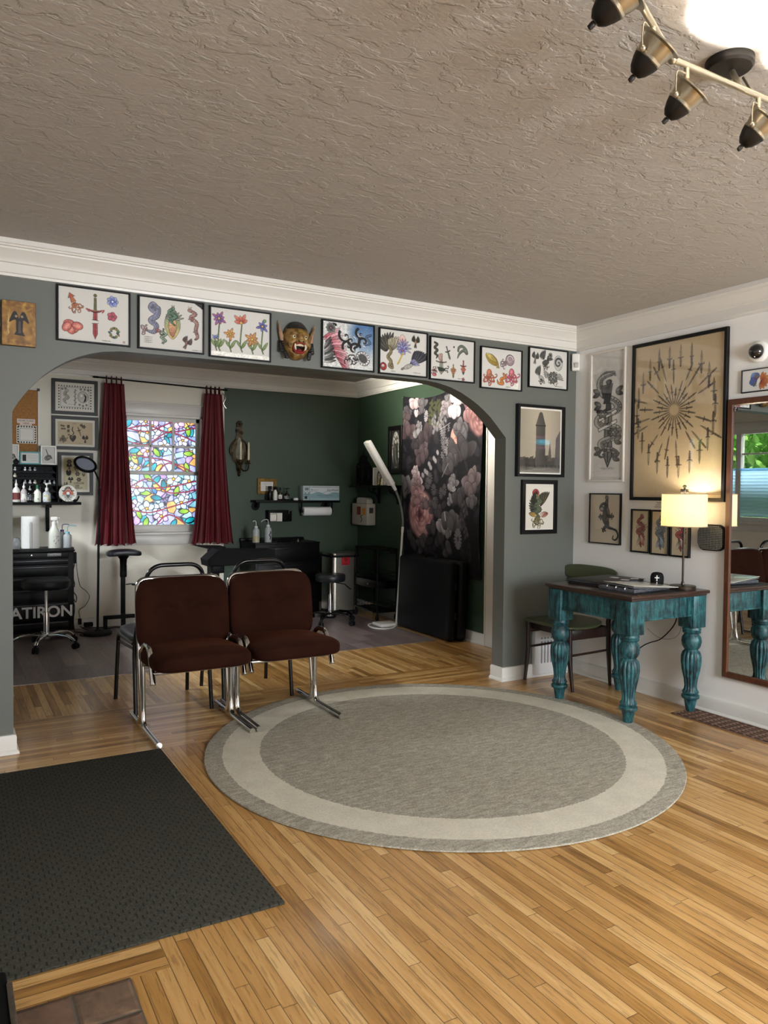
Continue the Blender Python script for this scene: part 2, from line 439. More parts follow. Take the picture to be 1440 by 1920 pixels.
    def words(s, x, y, w, h, col=INK, n=7):
        """illegible lettering row: small upright strokes"""
        for k in range(n):
            a = x + w * k / n; ww = w / n * .6; t = h * .2
            for q in [((a, y), (a, y + h)), ((a + ww, y), (a + ww, y + h)), ((a, y + h), (a + ww, y + h)), ((a, y + h * .5), (a + ww, y + h * .5))][:2 + (k * 7) % 3]: s.line(q, t, col)
        return s
    def rose(s, x, y, r, col, dark, light, seed=1, squash=0.75, ow=0):
        rg = np.random.RandomState(seed); C = np.array
        cl, dk, lt = [C(hx(c)) if isinstance(c, str) else C(c) for c in (col, dark, light)]
        for ring, (R, n) in enumerate(((1, 7), (.78, 6), (.56, 5), (.36, 4), (.2, 3))):
            for k in range(n):
                a = 2 * PI * k / n + ring * .7 + rg.rand() * .4; px, py = x + r * R * .45 * math.cos(a) * squash, y + r * R * .45 * math.sin(a)
                t = rg.rand(); s.ell(px, py, r * R * .5 * squash, r * R * .42, dk * .9 + cl * .1, rot=a, soft=.15, al=.8); s.ell(px + r * .03 * math.cos(a), py + r * .03 * math.sin(a), r * R * .47 * squash, r * R * .38, cl * (1 - t * .5) + lt * t * .5 if ring < 3 else cl * .6 + dk * .4, rot=a, soft=.35, al=.9)
                s.ell(px + r * R * .18 * math.cos(a) * squash, py + r * R * .2 * math.sin(a), r * R * .28 * squash, r * R * .13, lt, rot=a + PI / 2, soft=.7, al=.6)
        s.ell(x, y, r * .13 * squash, r * .16, dk, soft=.5); return s
    def finish(s, amt=.35, desat=.25):
        p = np.median(s.img.reshape(-1, 3), 0); m = np.clip(np.abs(s.img - p).sum(2) / .5, 0, 1)[..., None]
        n = np.zeros((s.ny, s.nx), 'f')
        for k, w in ((2, .5), (4, .35), (9, .3)):
            g = s.rng.rand(s.ny // k + 2, s.nx // k + 2).astype('f'); n += w * (np.kron(g, np.ones((k, k), 'f'))[:s.ny, :s.nx] - .5)
        s.img = s.img * (1 + amt * m * n[..., None]); gy = s.img.mean(2, keepdims=True); s.img = s.img * (1 - desat) + gy * desat; return s
    # ---- result
    def build(s, name, m, parent, fn):
        """fn(u01, v01) -> room position"""
        nx, ny = s.nx, s.ny
        U, V = np.meshgrid(np.linspace(0, 1, nx), np.linspace(0, 1, ny))
        co = fn(U.ravel(), V.ravel()).astype('f')
        idx = np.arange(nx * ny).reshape(ny, nx)
        q = np.stack([idx[:-1, :-1], idx[:-1, 1:], idx[1:, 1:], idx[1:, :-1]], -1).reshape(-1, 4)
        me = bpy.data.meshes.new(name); me.vertices.add(nx * ny); me.vertices.foreach_set('co', co.ravel())
        me.loops.add(q.size); me.loops.foreach_set('vertex_index', q.ravel().astype('i'))
        me.polygons.add(len(q)); me.polygons.foreach_set('loop_start', np.arange(0, q.size, 4, dtype='i')); me.polygons.foreach_set('use_smooth', np.ones(len(q), bool))
        me.update(calc_edges=True)
        c = np.clip(s.img.reshape(-1, 3), 0, 1); lin = np.where(c <= .04045, c / 12.92, ((c + .055) / 1.055) ** 2.4)
        at = me.color_attributes.new('paint', 'FLOAT_COLOR', 'POINT'); at.data.foreach_set('color', np.concatenate([lin, np.ones((len(lin), 1))], 1).astype('f').ravel())
        me.materials.append(m); o = bpy.data.objects.new(name, me); COL.objects.link(o); place(o, parent); return o
def wall_map(plane, at, a0, a1, z0, z1):
    """maps picture coordinates onto a wall plane: 'y' faces -y (u runs +x), 'x' faces -x (u runs -y)"""
    if plane == 'y': return lambda u, v: np.stack([a0 + (a1 - a0) * u, np.full_like(u, at), z0 + (z1 - z0) * v], 1)
    return lambda u, v: np.stack([np.full_like(u, at), a0 + (a1 - a0) * u, z0 + (z1 - z0) * v], 1)
# ------------------------------------------------------------------ node helpers for the big procedural surfaces
class NB:
    def __init__(s, name, rough=.5):
        s.m = bpy.data.materials.new(name); s.m.use_nodes = True; s.nt = s.m.node_tree; s.b = s.nt.nodes['Principled BSDF']; s.b.inputs['Roughness'].default_value = rough
    def n(s, t): return s.nt.nodes.new(t)
    def L(s, a, b): s.nt.links.new(a, b)
    def val(s, x, sock):
        if isinstance(x, (int, float)): sock.default_value = x
        else: s.L(x, sock)
    def ma(s, op, a, b=0.0, c=None):
        n = s.n('ShaderNodeMath'); n.operation = op; s.val(a, n.inputs[0]); s.val(b, n.inputs[1])
        if c is not None: s.val(c, n.inputs[2])
        return n.outputs[0]
    def mix(s, f, a, b, blend='MIX'):
        n = s.n('ShaderNodeMix'); n.data_type = 'RGBA'; n.blend_type = blend; s.val(f, n.inputs['Factor'])
        for x, k in ((a, 'A'), (b, 'B')):
            if isinstance(x, (str, tuple)): n.inputs[k].default_value = (srgb(x) if isinstance(x, str) else x) + (1,)
            else: s.L(x, n.inputs[k])
        return n.outputs['Result']
    def xyz(s, v=None):
        n = s.n('ShaderNodeSeparateXYZ'); s.L(v or s.pos(), n.inputs[0]); return n.outputs
    def pos(s): return s.n('ShaderNodeNewGeometry').outputs['Position']
    def comb(s, x, y, z=0.0):
        n = s.n('ShaderNodeCombineXYZ'); s.val(x, n.inputs[0]); s.val(y, n.inputs[1]); s.val(z, n.inputs[2]); return n.outputs[0]
    def white(s, v):
        n = s.n('ShaderNodeTexWhiteNoise'); n.noise_dimensions = '3D'; s.L(v, n.inputs['Vector']); return n.outputs
    def noise(s, v, sc, det=4, dis=0.0, rough=.5):
        n = s.n('ShaderNodeTexNoise'); s.L(v, n.inputs['Vector']); n.inputs['Scale'].default_value = sc; n.inputs['Detail'].default_value = det; n.inputs['Distortion'].default_value = dis; n.inputs['Roughness'].default_value = rough; return n.outputs['Fac']
    def ramp(s, f, stops):
        n = s.n('ShaderNodeValToRGB'); s.L(f, n.inputs[0]); e = n.color_ramp.elements
        while len(e) > 1: e.remove(e[-1])
        e[0].position = stops[0][0]; e[0].color = srgb(stops[0][1]) + (1,)
        for p, c in stops[1:]: k = e.new(p); k.color = srgb(c) + (1,)
        return n.outputs['Color']
    def bump(s, h, st, d):
        n = s.n('ShaderNodeBump'); n.inputs['Strength'].default_value = st; n.inputs['Distance'].default_value = d; s.L(h, n.inputs['Height']); s.L(n.outputs['Normal'], s.b.inputs['Normal'])
    def done(s, col): s.L(col, s.b.inputs['Base Color']); return s.m

def plank_mat(name, w, ln, tones, rough, coat, band=True, grain=1.0, seam='#3a2410', seamw=.03):
    N = NB(name, rough); x, y, z = N.xyz()
    if band:
        m = N.ma('MULTIPLY', N.ma('GREATER_THAN', y, -0.28), N.ma('LESS_THAN', y, 0.56))
        m2 = N.ma('MULTIPLY', N.ma('LESS_THAN', x, -3.53), N.ma('MULTIPLY', N.ma('GREATER_THAN', y, -2.115), N.ma('LESS_THAN', y, -1.93)))
        m = N.ma('MAXIMUM', m, m2)
        a = N.ma('ADD', N.ma('MULTIPLY', x, N.ma('SUBTRACT', 1.0, m)), N.ma('MULTIPLY', y, m)); b = N.ma('ADD', N.ma('MULTIPLY', y, N.ma('SUBTRACT', 1.0, m)), N.ma('MULTIPLY', x, m))
    else: a, b = x, y
    u = N.ma('DIVIDE', a, w); i = N.ma('FLOOR', u); fu = N.ma('SUBTRACT', u, i)
    r1 = N.white(N.comb(i, 3.7))['Value']
    v = N.ma('ADD', N.ma('DIVIDE', b, ln), N.ma('MULTIPLY', r1, 7.3)); j = N.ma('FLOOR', v); fv = N.ma('SUBTRACT', v, j)
    r2 = N.white(N.comb(i, j, 1.3))['Value']
    gv = N.comb(N.ma('MULTIPLY', a, 26.0), N.ma('ADD', N.ma('MULTIPLY', b, 1.6), N.ma('MULTIPLY', r2, 37.0)), r2)
    g = N.noise(gv, 1.0, 6, 1.2, .6); g2 = N.noise(gv, 5.0, 3)
    pick = N.ma('ADD', N.ma('MULTIPLY', r2, .62), N.ma('MULTIPLY', N.ma('SUBTRACT', g, .28), .95 * grain))
    col = N.ramp(pick, tones)
    col = N.mix(N.ma('MULTIPLY', N.ma('GREATER_THAN', g2, .6), .3 * grain), col, seam)
    e = N.ma('MINIMUM', N.ma('MULTIPLY', N.ma('MINIMUM', fu, N.ma('SUBTRACT', 1.0, fu)), 1.0), N.ma('MULTIPLY', N.ma('MINIMUM', fv, N.ma('SUBTRACT', 1.0, fv)), ln / w))
    sm = N.ma('LESS_THAN', e, seamw)
    col = N.mix(N.ma('MULTIPLY', sm, .75), col, seam)
    N.bump(N.ma('ADD', N.ma('MULTIPLY', N.ma('MINIMUM', e, .06), 8.0), N.ma('MULTIPLY', g, .25)), .25, .002)
    rr = N.ma('ADD', rough, N.ma('MULTIPLY', g2, .12)); N.L(rr, N.b.inputs['Roughness'])
    N.b.inputs['Coat Weight'].default_value = coat; N.b.inputs['Coat Roughness'].default_value = .13
    return N.done(col)

M_wood = plank_mat('honey_oak_strip_floor', .042, .85, [(.05, '#6f4a22'), (.32, '#a97c41'), (.6, '#c3965a'), (.9, '#d9b379')], .24, .3)
M_vinyl = plank_mat('grey_brown_vinyl_plank', .15, 1.1, [(.1, '#5a4e4d'), (.5, '#7b6d6b'), (.9, '#92847f')], .32, .1, band=False, grain=.7, seam='#3a3232', seamw=.012)

def ceiling_mat():
    N = NB('skip_trowel_plaster', .62); p = N.pos(); x, y, z = N.xyz(p)
    v = N.comb(N.ma('MULTIPLY', x, 1.0), N.ma('MULTIPLY', y, 1.5))
    v2 = N.comb(N.ma('ADD', x, N.ma('MULTIPLY', y, .15)), N.ma('MULTIPLY', y, 1.5))
    a = N.noise(v2, 8.0, 5, .3, .6); b = N.noise(v, 42, 5, .3, .65); c = N.noise(v, 3.2, 3, .4)
    plate = N.ma('MULTIPLY', N.ma('MINIMUM', N.ma('MAXIMUM', N.ma('SUBTRACT', a, .50), 0.0), .045), 11.0)
    h = N.ma('ADD', N.ma('MULTIPLY', plate, N.ma('ADD', .35, c)), N.ma('MULTIPLY', b, .55))
    N.bump(h, .7, .009)
    return N.done(N.mix(N.ma('MULTIPLY', b, .15), '#aaa49c', '#9d978f'))
M_ceil = ceiling_mat()
def wall_mat(name, c, c2, rough=.6):
    return mat(name, c, rough, noise=(1.3, .5, c2), bump=(55, .12, .002))
M_grey = wall_mat('grey_green_wall_paint', '#636660', '#5e615b', .5)
M_white = wall_mat('warm_white_wall_paint', '#edebe7', '#e7e5e1')
M_cream = wall_mat('cream_wall_paint', '#e9e4d6', '#e2dccc')
M_green = wall_mat('dark_green_wall_paint', '#304232', '#2c3e2f', .5)
M_trim = mat('white_gloss_trim', '#d8d5ce', .35, bump=(30, .06, .002))
M_black = mat('black_powder_coat', '#060607', .5, spec=.14)
M_blackgloss = mat('black_gloss_plastic', '#060607', .25, spec=.4)
M_dark = mat('dark_rubber', '#0d0d0e', .7, spec=.25)
M_chrome = mat('polished_chrome', '#d8d8d8', .09, 1.0)
M_steel = mat('brushed_steel', '#b9b5ac', .28, 1.0)
M_whitepl = mat('white_plastic', '#e4e2dc', .38)
M_frame = mat('black_picture_frame', '#090808', .4, spec=.3)
M_paper = mat('white_paper', '#e6e2d8', .7)
M_print = attr_mat('printed_paper', .55, .3)
M_printgl = attr_mat('print_behind_glass', .45, .4, coat=1.0)

X0, Y0, YB, ZC = -5.5, -6.2, 3.46, 2.55       # room extents
# floor
b = MB(); b.box((X0, Y0, -.12), (0, YB, 0)); struct(obj('floor', b, M_wood))
b = MB(); b.box((-4.6, 1.42, 0), (-.26, 3.46, .003)); struct(obj('floor_vinyl', b, M_vinyl))
# ceiling
b = MB(); b.box((X0, Y0, ZC), (0, YB, ZC + .1)); struct(obj('ceiling', b, M_ceil))

# arch wall between the two rooms
def arch_outline():
    left = [(-3.783, 1.722), (-3.747, 1.782), (-3.709, 1.835), (-3.648, 1.904), (-3.593, 1.951), (-3.537, 1.989), (-3.479, 2.019), (-3.42, 2.042), (-3.352, 2.06), (-3.26, 2.071)]
    right = [(-1.33, 2.071), (-1.232, 2.062), (-1.131, 2.041), (-1.045, 2.012), (-.962, 1.972), (-.905, 1.94), (-.854, 1.906), (-.795, 1.861), (-.744, 1.812), (-.70, 1.767), (-.655, 1.722)]
    return left + [(-2.9, 2.074), (-2.2, 2.076), (-1.7, 2.074)] + right
AO = arch_outline()
b = MB()
b.prism([(X0, 0), (-3.783, 0)] + AO + [(-.655, 0), (0, 0), (0, ZC), (X0, ZC)], 0, .123)
struct(obj('wall_arch', b, M_grey, sharp=25))

def wall_box(name, a, c, m): bb = MB(); bb.box(a, c); return struct(obj(name, bb, m))
def wall_holes(name, plane, at, th, u0, u1, holes, m, split=None):
    """wall panel with rectangular openings (u0, u1, z0, z1); plane 'x' or 'y'"""
    us = sorted({u0, u1, *[h[0] for h in holes], *[h[1] for h in holes], *([split] if split else [])}); zs = sorted({0, ZC, *[h[2] for h in holes], *[h[3] for h in holes]})
    bb = MB()
    for i in range(len(us) - 1):
        for j in range(len(zs) - 1):
            cu, cz = (us[i] + us[i + 1]) / 2, (zs[j] + zs[j + 1]) / 2
            if any(h[0] < cu < h[1] and h[2] < cz < h[3] for h in holes): continue
            bb.mi = 1 if split and cu > split else 0
            if plane == 'y': bb.box((us[i], at, zs[j]), (us[i + 1], at + th, zs[j + 1]))
            else: bb.box((at, us[i], zs[j]), (at + th, us[i + 1], zs[j + 1]))
    bmesh.ops.remove_doubles(bb.bm, verts=bb.bm.verts[:], dist=1e-5)
    return struct(obj(name, bb, m))
wall_box('wall_right', (0, Y0, 0), (.12, .06, ZC), M_white)
wall_holes('wall_right_back', 'x', 0, .12, .06, YB, [(.2, .93, 0, 2.03)], M_green)
WIN = (-2.60, -1.78, .90, 2.07)
wall_holes('wall_back', 'y', YB, .16, -4.72, .12, [WIN], [M_cream, M_green], split=-1.572)
SW = (1.08, 2.66, 1.0, 2.14)
wall_holes('wall_left_back', 'x', -4.72, .12, .123, YB, [SW], M_cream)
wall_box('wall_left', (X0 - .12, Y0, 0), (X0, .123, ZC), M_white)
FW1 = (-2.4, -.8, .9, 2.2)
wall_holes('wall_front', 'y', Y0, -.16, X0, .12, [FW1], M_white)

# crown moulding: one profile run round both rooms
CR = [(0, 2.388), (.014, 2.388), (.016, 2.40), (.022, 2.404), (.024, 2.448), (.034, 2.452), (.036, 2.46), (.046, 2.472), (.062, 2.492), (.078, 2.506), (.079, 2.514), (.09, 2.516), (.094, 2.524), (.1, 2.526), (.1, 2.55), (0, 2.55)]
def run_trim(name, prof, path, m=None):
    """profile (distance from wall, height) swept along mitred wall runs: path of (x, y, nx, ny offsets)"""
    bb = MB()
    rings = [[bb.bm.verts.new((x + d * nx, y + d * ny, z)) for d, z in prof] for x, y, nx, ny in path]
    k = len(prof)
    for A, B in zip(rings, rings[1:]):
        for i in range(k): bb.bm.faces.new([A[i], A[(i + 1) % k], B[(i + 1) % k], B[i]])
    for R in (rings[0], rings[-1]): bb.bm.faces.new(R)
    return struct(obj(name, bb, m or M_trim, sharp=30))
run_trim('trim_1', CR, [(X0, 0, 1, -1), (0, 0, -1, -1)])
run_trim('trim_2', CR, [(0, 0, -1, -1), (0, Y0, -1, 1)])
run_trim('trim_3', CR, [(X0, Y0, 1, 1), (X0, 0, 1, -1)])
run_trim('trim_4', CR, [(-4.6, YB, 1, -1), (0, YB, -1, -1), (0, .123, -1, 1)])
run_trim('trim_5', CR, [(-4.6, .123, 1, 1), (-4.6, YB, 1, -1)])
run_trim('trim_6', CR, [(0, Y0, -1, 1), (X0, Y0, 1, 1)])
# baseboards with a quarter-round shoe
BB = [(0, 0), (.026, 0), (.025, .01), (.019, .018), (.014, .021), (.014, .085), (.009, .094), (0, .096)]
run_trim('baseboard_arch_left', BB, [(X0, 0, 0, -1), (-3.783, 0, 1, -1), (-3.783, .123, 1, 0)])
run_trim('baseboard_arch_right', BB, [(-.655, .123, -1, 0), (-.655, 0, -1, -1), (0, 0, -1, -1)])
run_trim('baseboard_right', BB, [(0, 0, -1, -1), (0, Y0, -1, 0)])
run_trim('baseboard_back', BB, [(-4.6, YB, 1, -1), (0, YB, -1, -1), (0, 1.05, -1, 0)])
run_trim('baseboard_left', BB, [(X0, Y0, 1, 0), (X0, 0, 1, -1)])

# door and casing on the right wall of the back room, seen past the curtain cloth
b = MB()
for (y0, y1, z0, z1) in ((.93, 1.045, 0, 2.14), (.13, .20, 0, 2.14), (.20, .93, 2.03, 2.14)): b.box((-.022, y0, z0), (0, y1, z1), .004)
b.box((-.03, 1.03, 0), (0, 1.045, 2.15), .003); b.box((0, .905, 0), (.12, .93, 2.03)); struct(obj('trim_door', b, M_trim))
d = MB(); d.box((.05, .20, .01), (.09, .905, 2.03)); 
for z0, z1 in ((.15, .9), (1.05, 1.9)): d.box((.04, .3, z0), (.05, .8, z1), .006)
dr = struct(obj('door_1', d, M_trim))
k = MB(); k.lathe([(.012, 0), (.012, .03), (.026, .04), (.028, .055), (.02, .066), (0, .068)], (.05, .30, 1.0), 14, rot=Matrix.Rotation(-PI / 2, 3, 'Y')); obj('door_knob', k, M_steel, dr)

# ---- window_1: stained-look film on a double-hung sash in the back wall
w1 = MB(); x0, x1, z0, z1 = WIN
for a, c in (((x0, 3.46, z0), (x0 + .03, 3.60, z1)), ((x1 - .03, 3.46, z0), (x1, 3.60, z1)), ((x0, 3.46, z1 - .02), (x1, 3.60, z1))): w1.box(a, c)
win = struct(obj('window_1', w1, M_trim))
f = MB()       # casing on the room side
f.box((x0 - .09, 3.44, z0 - .02), (x0 + .008, 3.462, z1 + .0), .004); f.box((x1 - .008, 3.44, z0 - .02), (x1 + .09, 3.462, z1), .004)
f.box((x0 - .1, 3.436, z1), (x1 + .1, 3.462, z1 + .1), .004); f.box((x0 - .1, 3.43, z1 + .098), (x1 + .1, 3.462, z1 + .116), .006)
f.box((x0 - .09, 3.442, z0 - .12), (x1 + .09, 3.462, z0 - .02), .004); obj('window_casing', f, M_trim, win)
f = MB(); f.box((x0 - .11, 3.41, z0 - .022), (x1 + .11, 3.56, z0 + .002), .006); obj('window_sill', f, M_trim, win)
zm = 1.497
def sash(name, y, za, zb, munt, rail_b):
    s = MB(); xa, xb = x0 + .03, x1 - .03
    s.box((xa, y, za), (xa + .04, y + .035, zb), .004); s.box((xb - .04, y, za), (xb, y + .035, zb), .004); s.box((xa, y, zb - .04), (xb, y + .035, zb), .004); s.box((xa, y, za), (xb, y + .035, za + rail_b), .004)
    if munt:
        for k in (1, 2): xx = xa + .04 + (xb - xa - .08) * k / 3; s.box((xx - .012, y + .002, za), (xx + .012, y + .03, zb), .004)
        zz = (za + rail_b + zb - .04) / 2; s.box((xa, y + .002, zz - .012), (xb, y + .03, zz + .012), .004)
    return obj(name, s, M_trim, win)
sash('window_sash', 3.535, zm - .016, z1 - .02, True, .032)
sash('window_sash', 3.495, z0 + .002, zm + .016, False, .075)
def stained(a, h, seed):
    A = Art(a, h, '#cfd6ee', 190); rg = np.random.RandomState(seed); nx, ny = A.nx, A.ny
    X, Y = np.meshgrid(np.arange(nx) * A.px, np.arange(ny) * A.px)
    P = rg.rand(70, 2) * (A.a, 1); D = np.stack([np.hypot(X - p[0], Y - p[1]) for p in P]); o = np.argsort(D, 0); d = np.sort(D, 0)
    pal = [hx(c) for c in ('#cfd6ff', '#b5bdfb', '#d9c9f7', '#a3b5f0', '#bfe6ff', '#e6dcff', '#8fd6ec', '#ffc373', '#2fb6c4', '#c9a8f0')]
    cid = rg.randint(0, len(pal), 70); A.img[:] = np.array(pal)[cid][o[0]]
    A.img *= (.93 + .07 * np.sin(X * 30 + Y * 17))[..., None]
    edge = np.clip(1 - (d[1] - d[0]) / .022, 0, 1)[..., None]; A.img = A.img * (1 - edge) + np.array((.12, .08, .16)) * edge
    for k in range(30):                  # teal and green leaves
        x, y, t = rg.rand() * A.a, rg.rand(), rg.rand() * 6.28; c = [('#007f93', '#2fc0c8'), ('#006478', '#1fa0b4'), ('#5fa02a', '#b8d84a'), ('#0c7f94', '#35b8c8'), ('#1c6fae', '#79b8e8'), ('#e9a53a', '#ffe28a')][rg.randint(6)]
        A.petal(x, y, .2, .095, t, c[0], c[1], out=(.04, .03, .07), ow=.015)
    for k in range(12):                  # pale blossoms
        x, y = rg.rand() * A.a, rg.rand(); c = [('#ffffff', '#c3c9ff'), ('#fde2ff', '#cfa6f0'), ('#f2fbff', '#a3cdf5')][rg.randint(3)]
        A.flower(x, y, .11 + rg.rand() * .05, 5, c[0], c[1], '#f0b040', rg.rand() * 6, ow=.013, wd=.72)
    for k in range(5):                   # branches
        y = rg.rand(); P = [(0, y), (A.a * .3, y + .1 * rg.randn()), (A.a * .6, y + .12 * rg.randn()), (A.a, y + .25 * rg.randn())]
        A.line(P, .026, (.2, .04, .1), sm=True); A.line(P, .014, (.62, .16, .28), sm=True)
    return A
M_film = attr_mat('backlit_stained_film', .25, .5, emit=.95)
for nm, za, zb, yy, sd in (('window_pane', zm, 2.02, 3.553, 5), ('window_pane', z0 + .06, zm, 3.512, 8)):
    A = stained(x1 - x0 - .12, zb - za, sd); A.build(nm, M_film, win, wall_map('y', yy, x0 + .06, x1 - .06, za, zb))

# ---- window_2: side window of the back room (seen in the mirror), blind drawn half way, garden outside
y0, y1, za, zb = SW
b = MB()
for a, c in (((-4.70, y0, za), (-4.60, y0 + .05, zb)), ((-4.70, y1 - .05, za), (-4.60, y1, zb)), ((-4.70, y0, zb - .05), (-4.60, y1, zb)), ((-4.70, y0, za), (-4.60, y1, za + .05)), ((-4.68, 1.84, za), (-4.61, 1.91, zb))): b.box(a, c)
for a, c in (((-4.602, y0 - .09, za - .02), (-4.575, y0 + .005, zb + .09)), ((-4.602, y1 - .005, za - .02), (-4.575, y1 + .09, zb + .09)), ((-4.602, y0, zb), (-4.575, y1, zb + .09)), ((-4.602, y0 - .11, za - .03), (-4.54, y1 + .11, za)), ((-4.602, y0 - .09, za - .12), (-4.58, y1 + .09, za - .03)), ((-4.66, y0, 1.83), (-4.63, y1, 1.85))): b.box(a, c, .003)
w2 = struct(obj('window_2', b, M_trim))
def clear_glass():
    N = NB('window_glass'); t = N.n('ShaderNodeBsdfTransparent'); g = N.n('ShaderNodeBsdfGlossy'); g.inputs['Roughness'].default_value = 0.0
    fr = N.n('ShaderNodeFresnel'); fr.inputs['IOR'].default_value = 1.3; mx = N.n('ShaderNodeMixShader'); N.L(fr.outputs[0], mx.inputs[0]); N.L(t.outputs[0], mx.inputs[1]); N.L(g.outputs[0], mx.inputs[2])
    N.L(mx.outputs[0], N.nt.nodes['Material Output'].inputs['Surface']); return N.m
M_glass = clear_glass()
b = MB(); b.box((-4.652, y0 + .05, za + .05), (-4.648, y1 - .05, zb - .05)); obj('window_pane', b, M_glass, w2)
def shade_mat():
    N = NB('cellular_shade_cloth', .8); N.b.inputs['Transmission Weight'].default_value = 0
    t = N.n('ShaderNodeBsdfTranslucent'); t.inputs['Color'].default_value = srgb('#b9dcf2') + (1,)
    mx = N.n('ShaderNodeMixShader'); mx.inputs[0].default_value = .6; N.L(N.b.outputs[0], mx.inputs[1]); N.L(t.outputs[0], mx.inputs[2])
    N.b.inputs['Base Color'].default_value = srgb('#cfe6f0') + (1,); N.L(mx.outputs[0], N.nt.nodes['Material Output'].inputs['Surface']); return N.m
b = MB()
P = [(-4.61 - .012 * (i % 2), 1.64 - i * .02) for i in range(30)]
for (xa, z_a), (xb, z_b) in zip(P, P[1:]): b.quad((xa, y0 + .05, z_a), (xa, y1 - .05, z_a), (xb, y1 - .05, z_b), (xb, y0 + .05, z_b))
b.box((-4.63, y0 + .05, 1.635), (-4.6, y1 - .05, 1.66)); obj('window_blind', b, shade_mat(), w2)

# ---- unseen front window behind the camera, placed so its light brightens the right wall
for i, (xa, xb, za, zb) in enumerate((FW1,)):
    b = MB()
    for a, c in (((xa, -6.3, za), (xa + .05, -6.2, zb)), ((xb - .05, -6.3, za), (xb, -6.2, zb)), ((xa, -6.3, zb - .05), (xb, -6.2, zb)), ((xa, -6.3, za), (xb, -6.2, za + .05)), ((xa, -6.29, (za + zb) / 2 - .02), (xb, -6.23, (za + zb) / 2 + .02))): b.box(a, c)
    b.box((xa - .09, -6.2, za - .1), (xb + .09, -6.18, za), .003); b.box((xa - .09, -6.2, zb), (xb + .09, -6.18, zb + .1), .003); b.box((xa - .09, -6.2, za), (xa, -6.18, zb), .003); b.box((xb, -6.2, za), (xb + .09, -6.18, zb), .003)
    w = struct(obj('window_%d' % (3 + i), b, M_trim)); g = MB(); g.box((xa + .05, -6.262, za + .05), (xb - .05, -6.258, zb - .05)); obj('window_pane', g, M_glass, w)

# outdoors: lawn and garden trees beyond the side window
b = MB(); b.box((-30, -20, -.4), (-5.7, 25, -.3)); o = struct(obj('ground', b, mat('paving', '#a3a8ab', .9, noise=(3, .8, '#8b9094'))))
def leafmass(name, c, R, n, label, seed):
    rg = np.random.RandomState(seed); t = thing(name, (c[0], c[1], -.3), label, 'tree', 'garden trees outside the side window')
    b = MB(); b.tube([(c[0], c[1], -.3), (c[0] + .1, c[1], 1.0), (c[0], c[1] + .1, 2.4)], [.16, .12, .08], 10); obj('trunk', b, mat('bark', '#4a3a2c', .9, bump=(25, .6, .02)), t)
    d = rg.randn(n, 3); d /= np.linalg.norm(d, axis=1)[:, None]; p = np.array(c) + d * np.array(R) * (rg.rand(n, 1) ** .4)
    u = rg.randn(n, 3); u /= np.linalg.norm(u, axis=1)[:, None]; w = np.cross(u, rg.randn(n, 3)); w /= np.linalg.norm(w, axis=1)[:, None]; s_ = .09 + .07 * rg.rand(n, 1)
    co = np.stack([p - u * s_, p + w * s_ * .5, p + u * s_, p - w * s_ * .5], 1).reshape(-1, 3)
    me = bpy.data.meshes.new('crown'); me.from_pydata(co.tolist(), [], np.arange(4 * n).reshape(-1, 4).tolist()); me.materials.append(mat('leaf', '#7fbf55', .6, noise=(1.5, 1.0, '#c3f08a')))
    o = bpy.data.objects.new('crown', me); COL.objects.link(o); place(o, t)
leafmass('garden_tree', (-8.6, 2.2, 2.3), (1.5, 1.45, 1.9), 5000, 'bushy green garden tree reflected in the mirror, nearest the side window', 1)
leafmass('garden_tree', (-9.4, 5.4, 2.4), (1.6, 1.6, 2.2), 4500, 'green garden tree behind the window reflected in the sunburst poster glass', 2)
leafmass('garden_tree', (-9.2, -.95, 2.2), (1.6, 1.5, 1.9), 3500, 'green garden tree furthest from the stained window, seen only by reflection', 3)
# ------------------------------------------------------------------ framed pictures
def fmap(plane, at):
    return (lambda u, d, v: (u, at - d, v)) if plane == 'y' else (lambda u, d, v: (at - d, u, v))
def ring(b, f, u0, u1, v0, v1, w, d0, d1, ch=.002):
    """a picture-frame ring with a small chamfer on the front edges"""
    U0, U1 = min(u0, u1), max(u0, u1)
    loops = []
    for ins, d in ((0, d0), (0, d1 - ch), (ch, d1), (w - ch, d1), (w, d1 - ch), (w, d0)):
        loops.append([b.bm.verts.new(f(*p)) for p in ((U0 + ins, d, v0 + ins), (U1 - ins, d, v0 + ins), (U1 - ins, d, v1 - ins), (U0 + ins, d, v1 - ins))])
    loops.append(loops[0])
    for A, B in zip(loops, loops[1:]):
        for i in range(4): b.bm.faces.new([A[i], A[(i + 1) % 4], B[(i + 1) % 4], B[i]]).material_index = b.mi
def framed(name, plane, at, u0, u1, v0, v1, label, cat, art, depth=.016, w=.012, mf=None, mount=0.0, mmat=None, pm=None, group=None, mount_fn=None):
    f = fmap(plane, at); t = thing(name, f((u0 + u1) / 2, 0, v0), label, cat, group)
    b = MB(); ring(b, f, u0, u1, v0, v1, w, .0005, depth); obj('frame', b, mf or M_frame, t, sharp=30)
    sg = 1 if u1 > u0 else -1; i = w - .001; dm = depth * .45
    a0, a1, z0, z1 = u0 + sg * i, u1 - sg * i, v0 + i, v1 - i
    b = MB(); lo, hi = min(a0, a1), max(a0, a1); p, q = f(lo, .001, z0), f(hi, dm - .001, z1)
    b.box(tuple(map(min, p, q)), tuple(map(max, p, q))); obj('mount_board', b, mmat or M_paper, t)
    m = mount if isinstance(mount, tuple) else (mount, mount)
    a0 += sg * m[0]; a1 -= sg * m[0]; z0 += m[1]; z1 -= m[1]
    A = art(abs(a1 - a0), z1 - z0)
    if art is not art_tower: A.finish()
    A.build('print', pm or M_print, t, wall_map(plane, at - dm, a0, a1, z0, z1)); return t

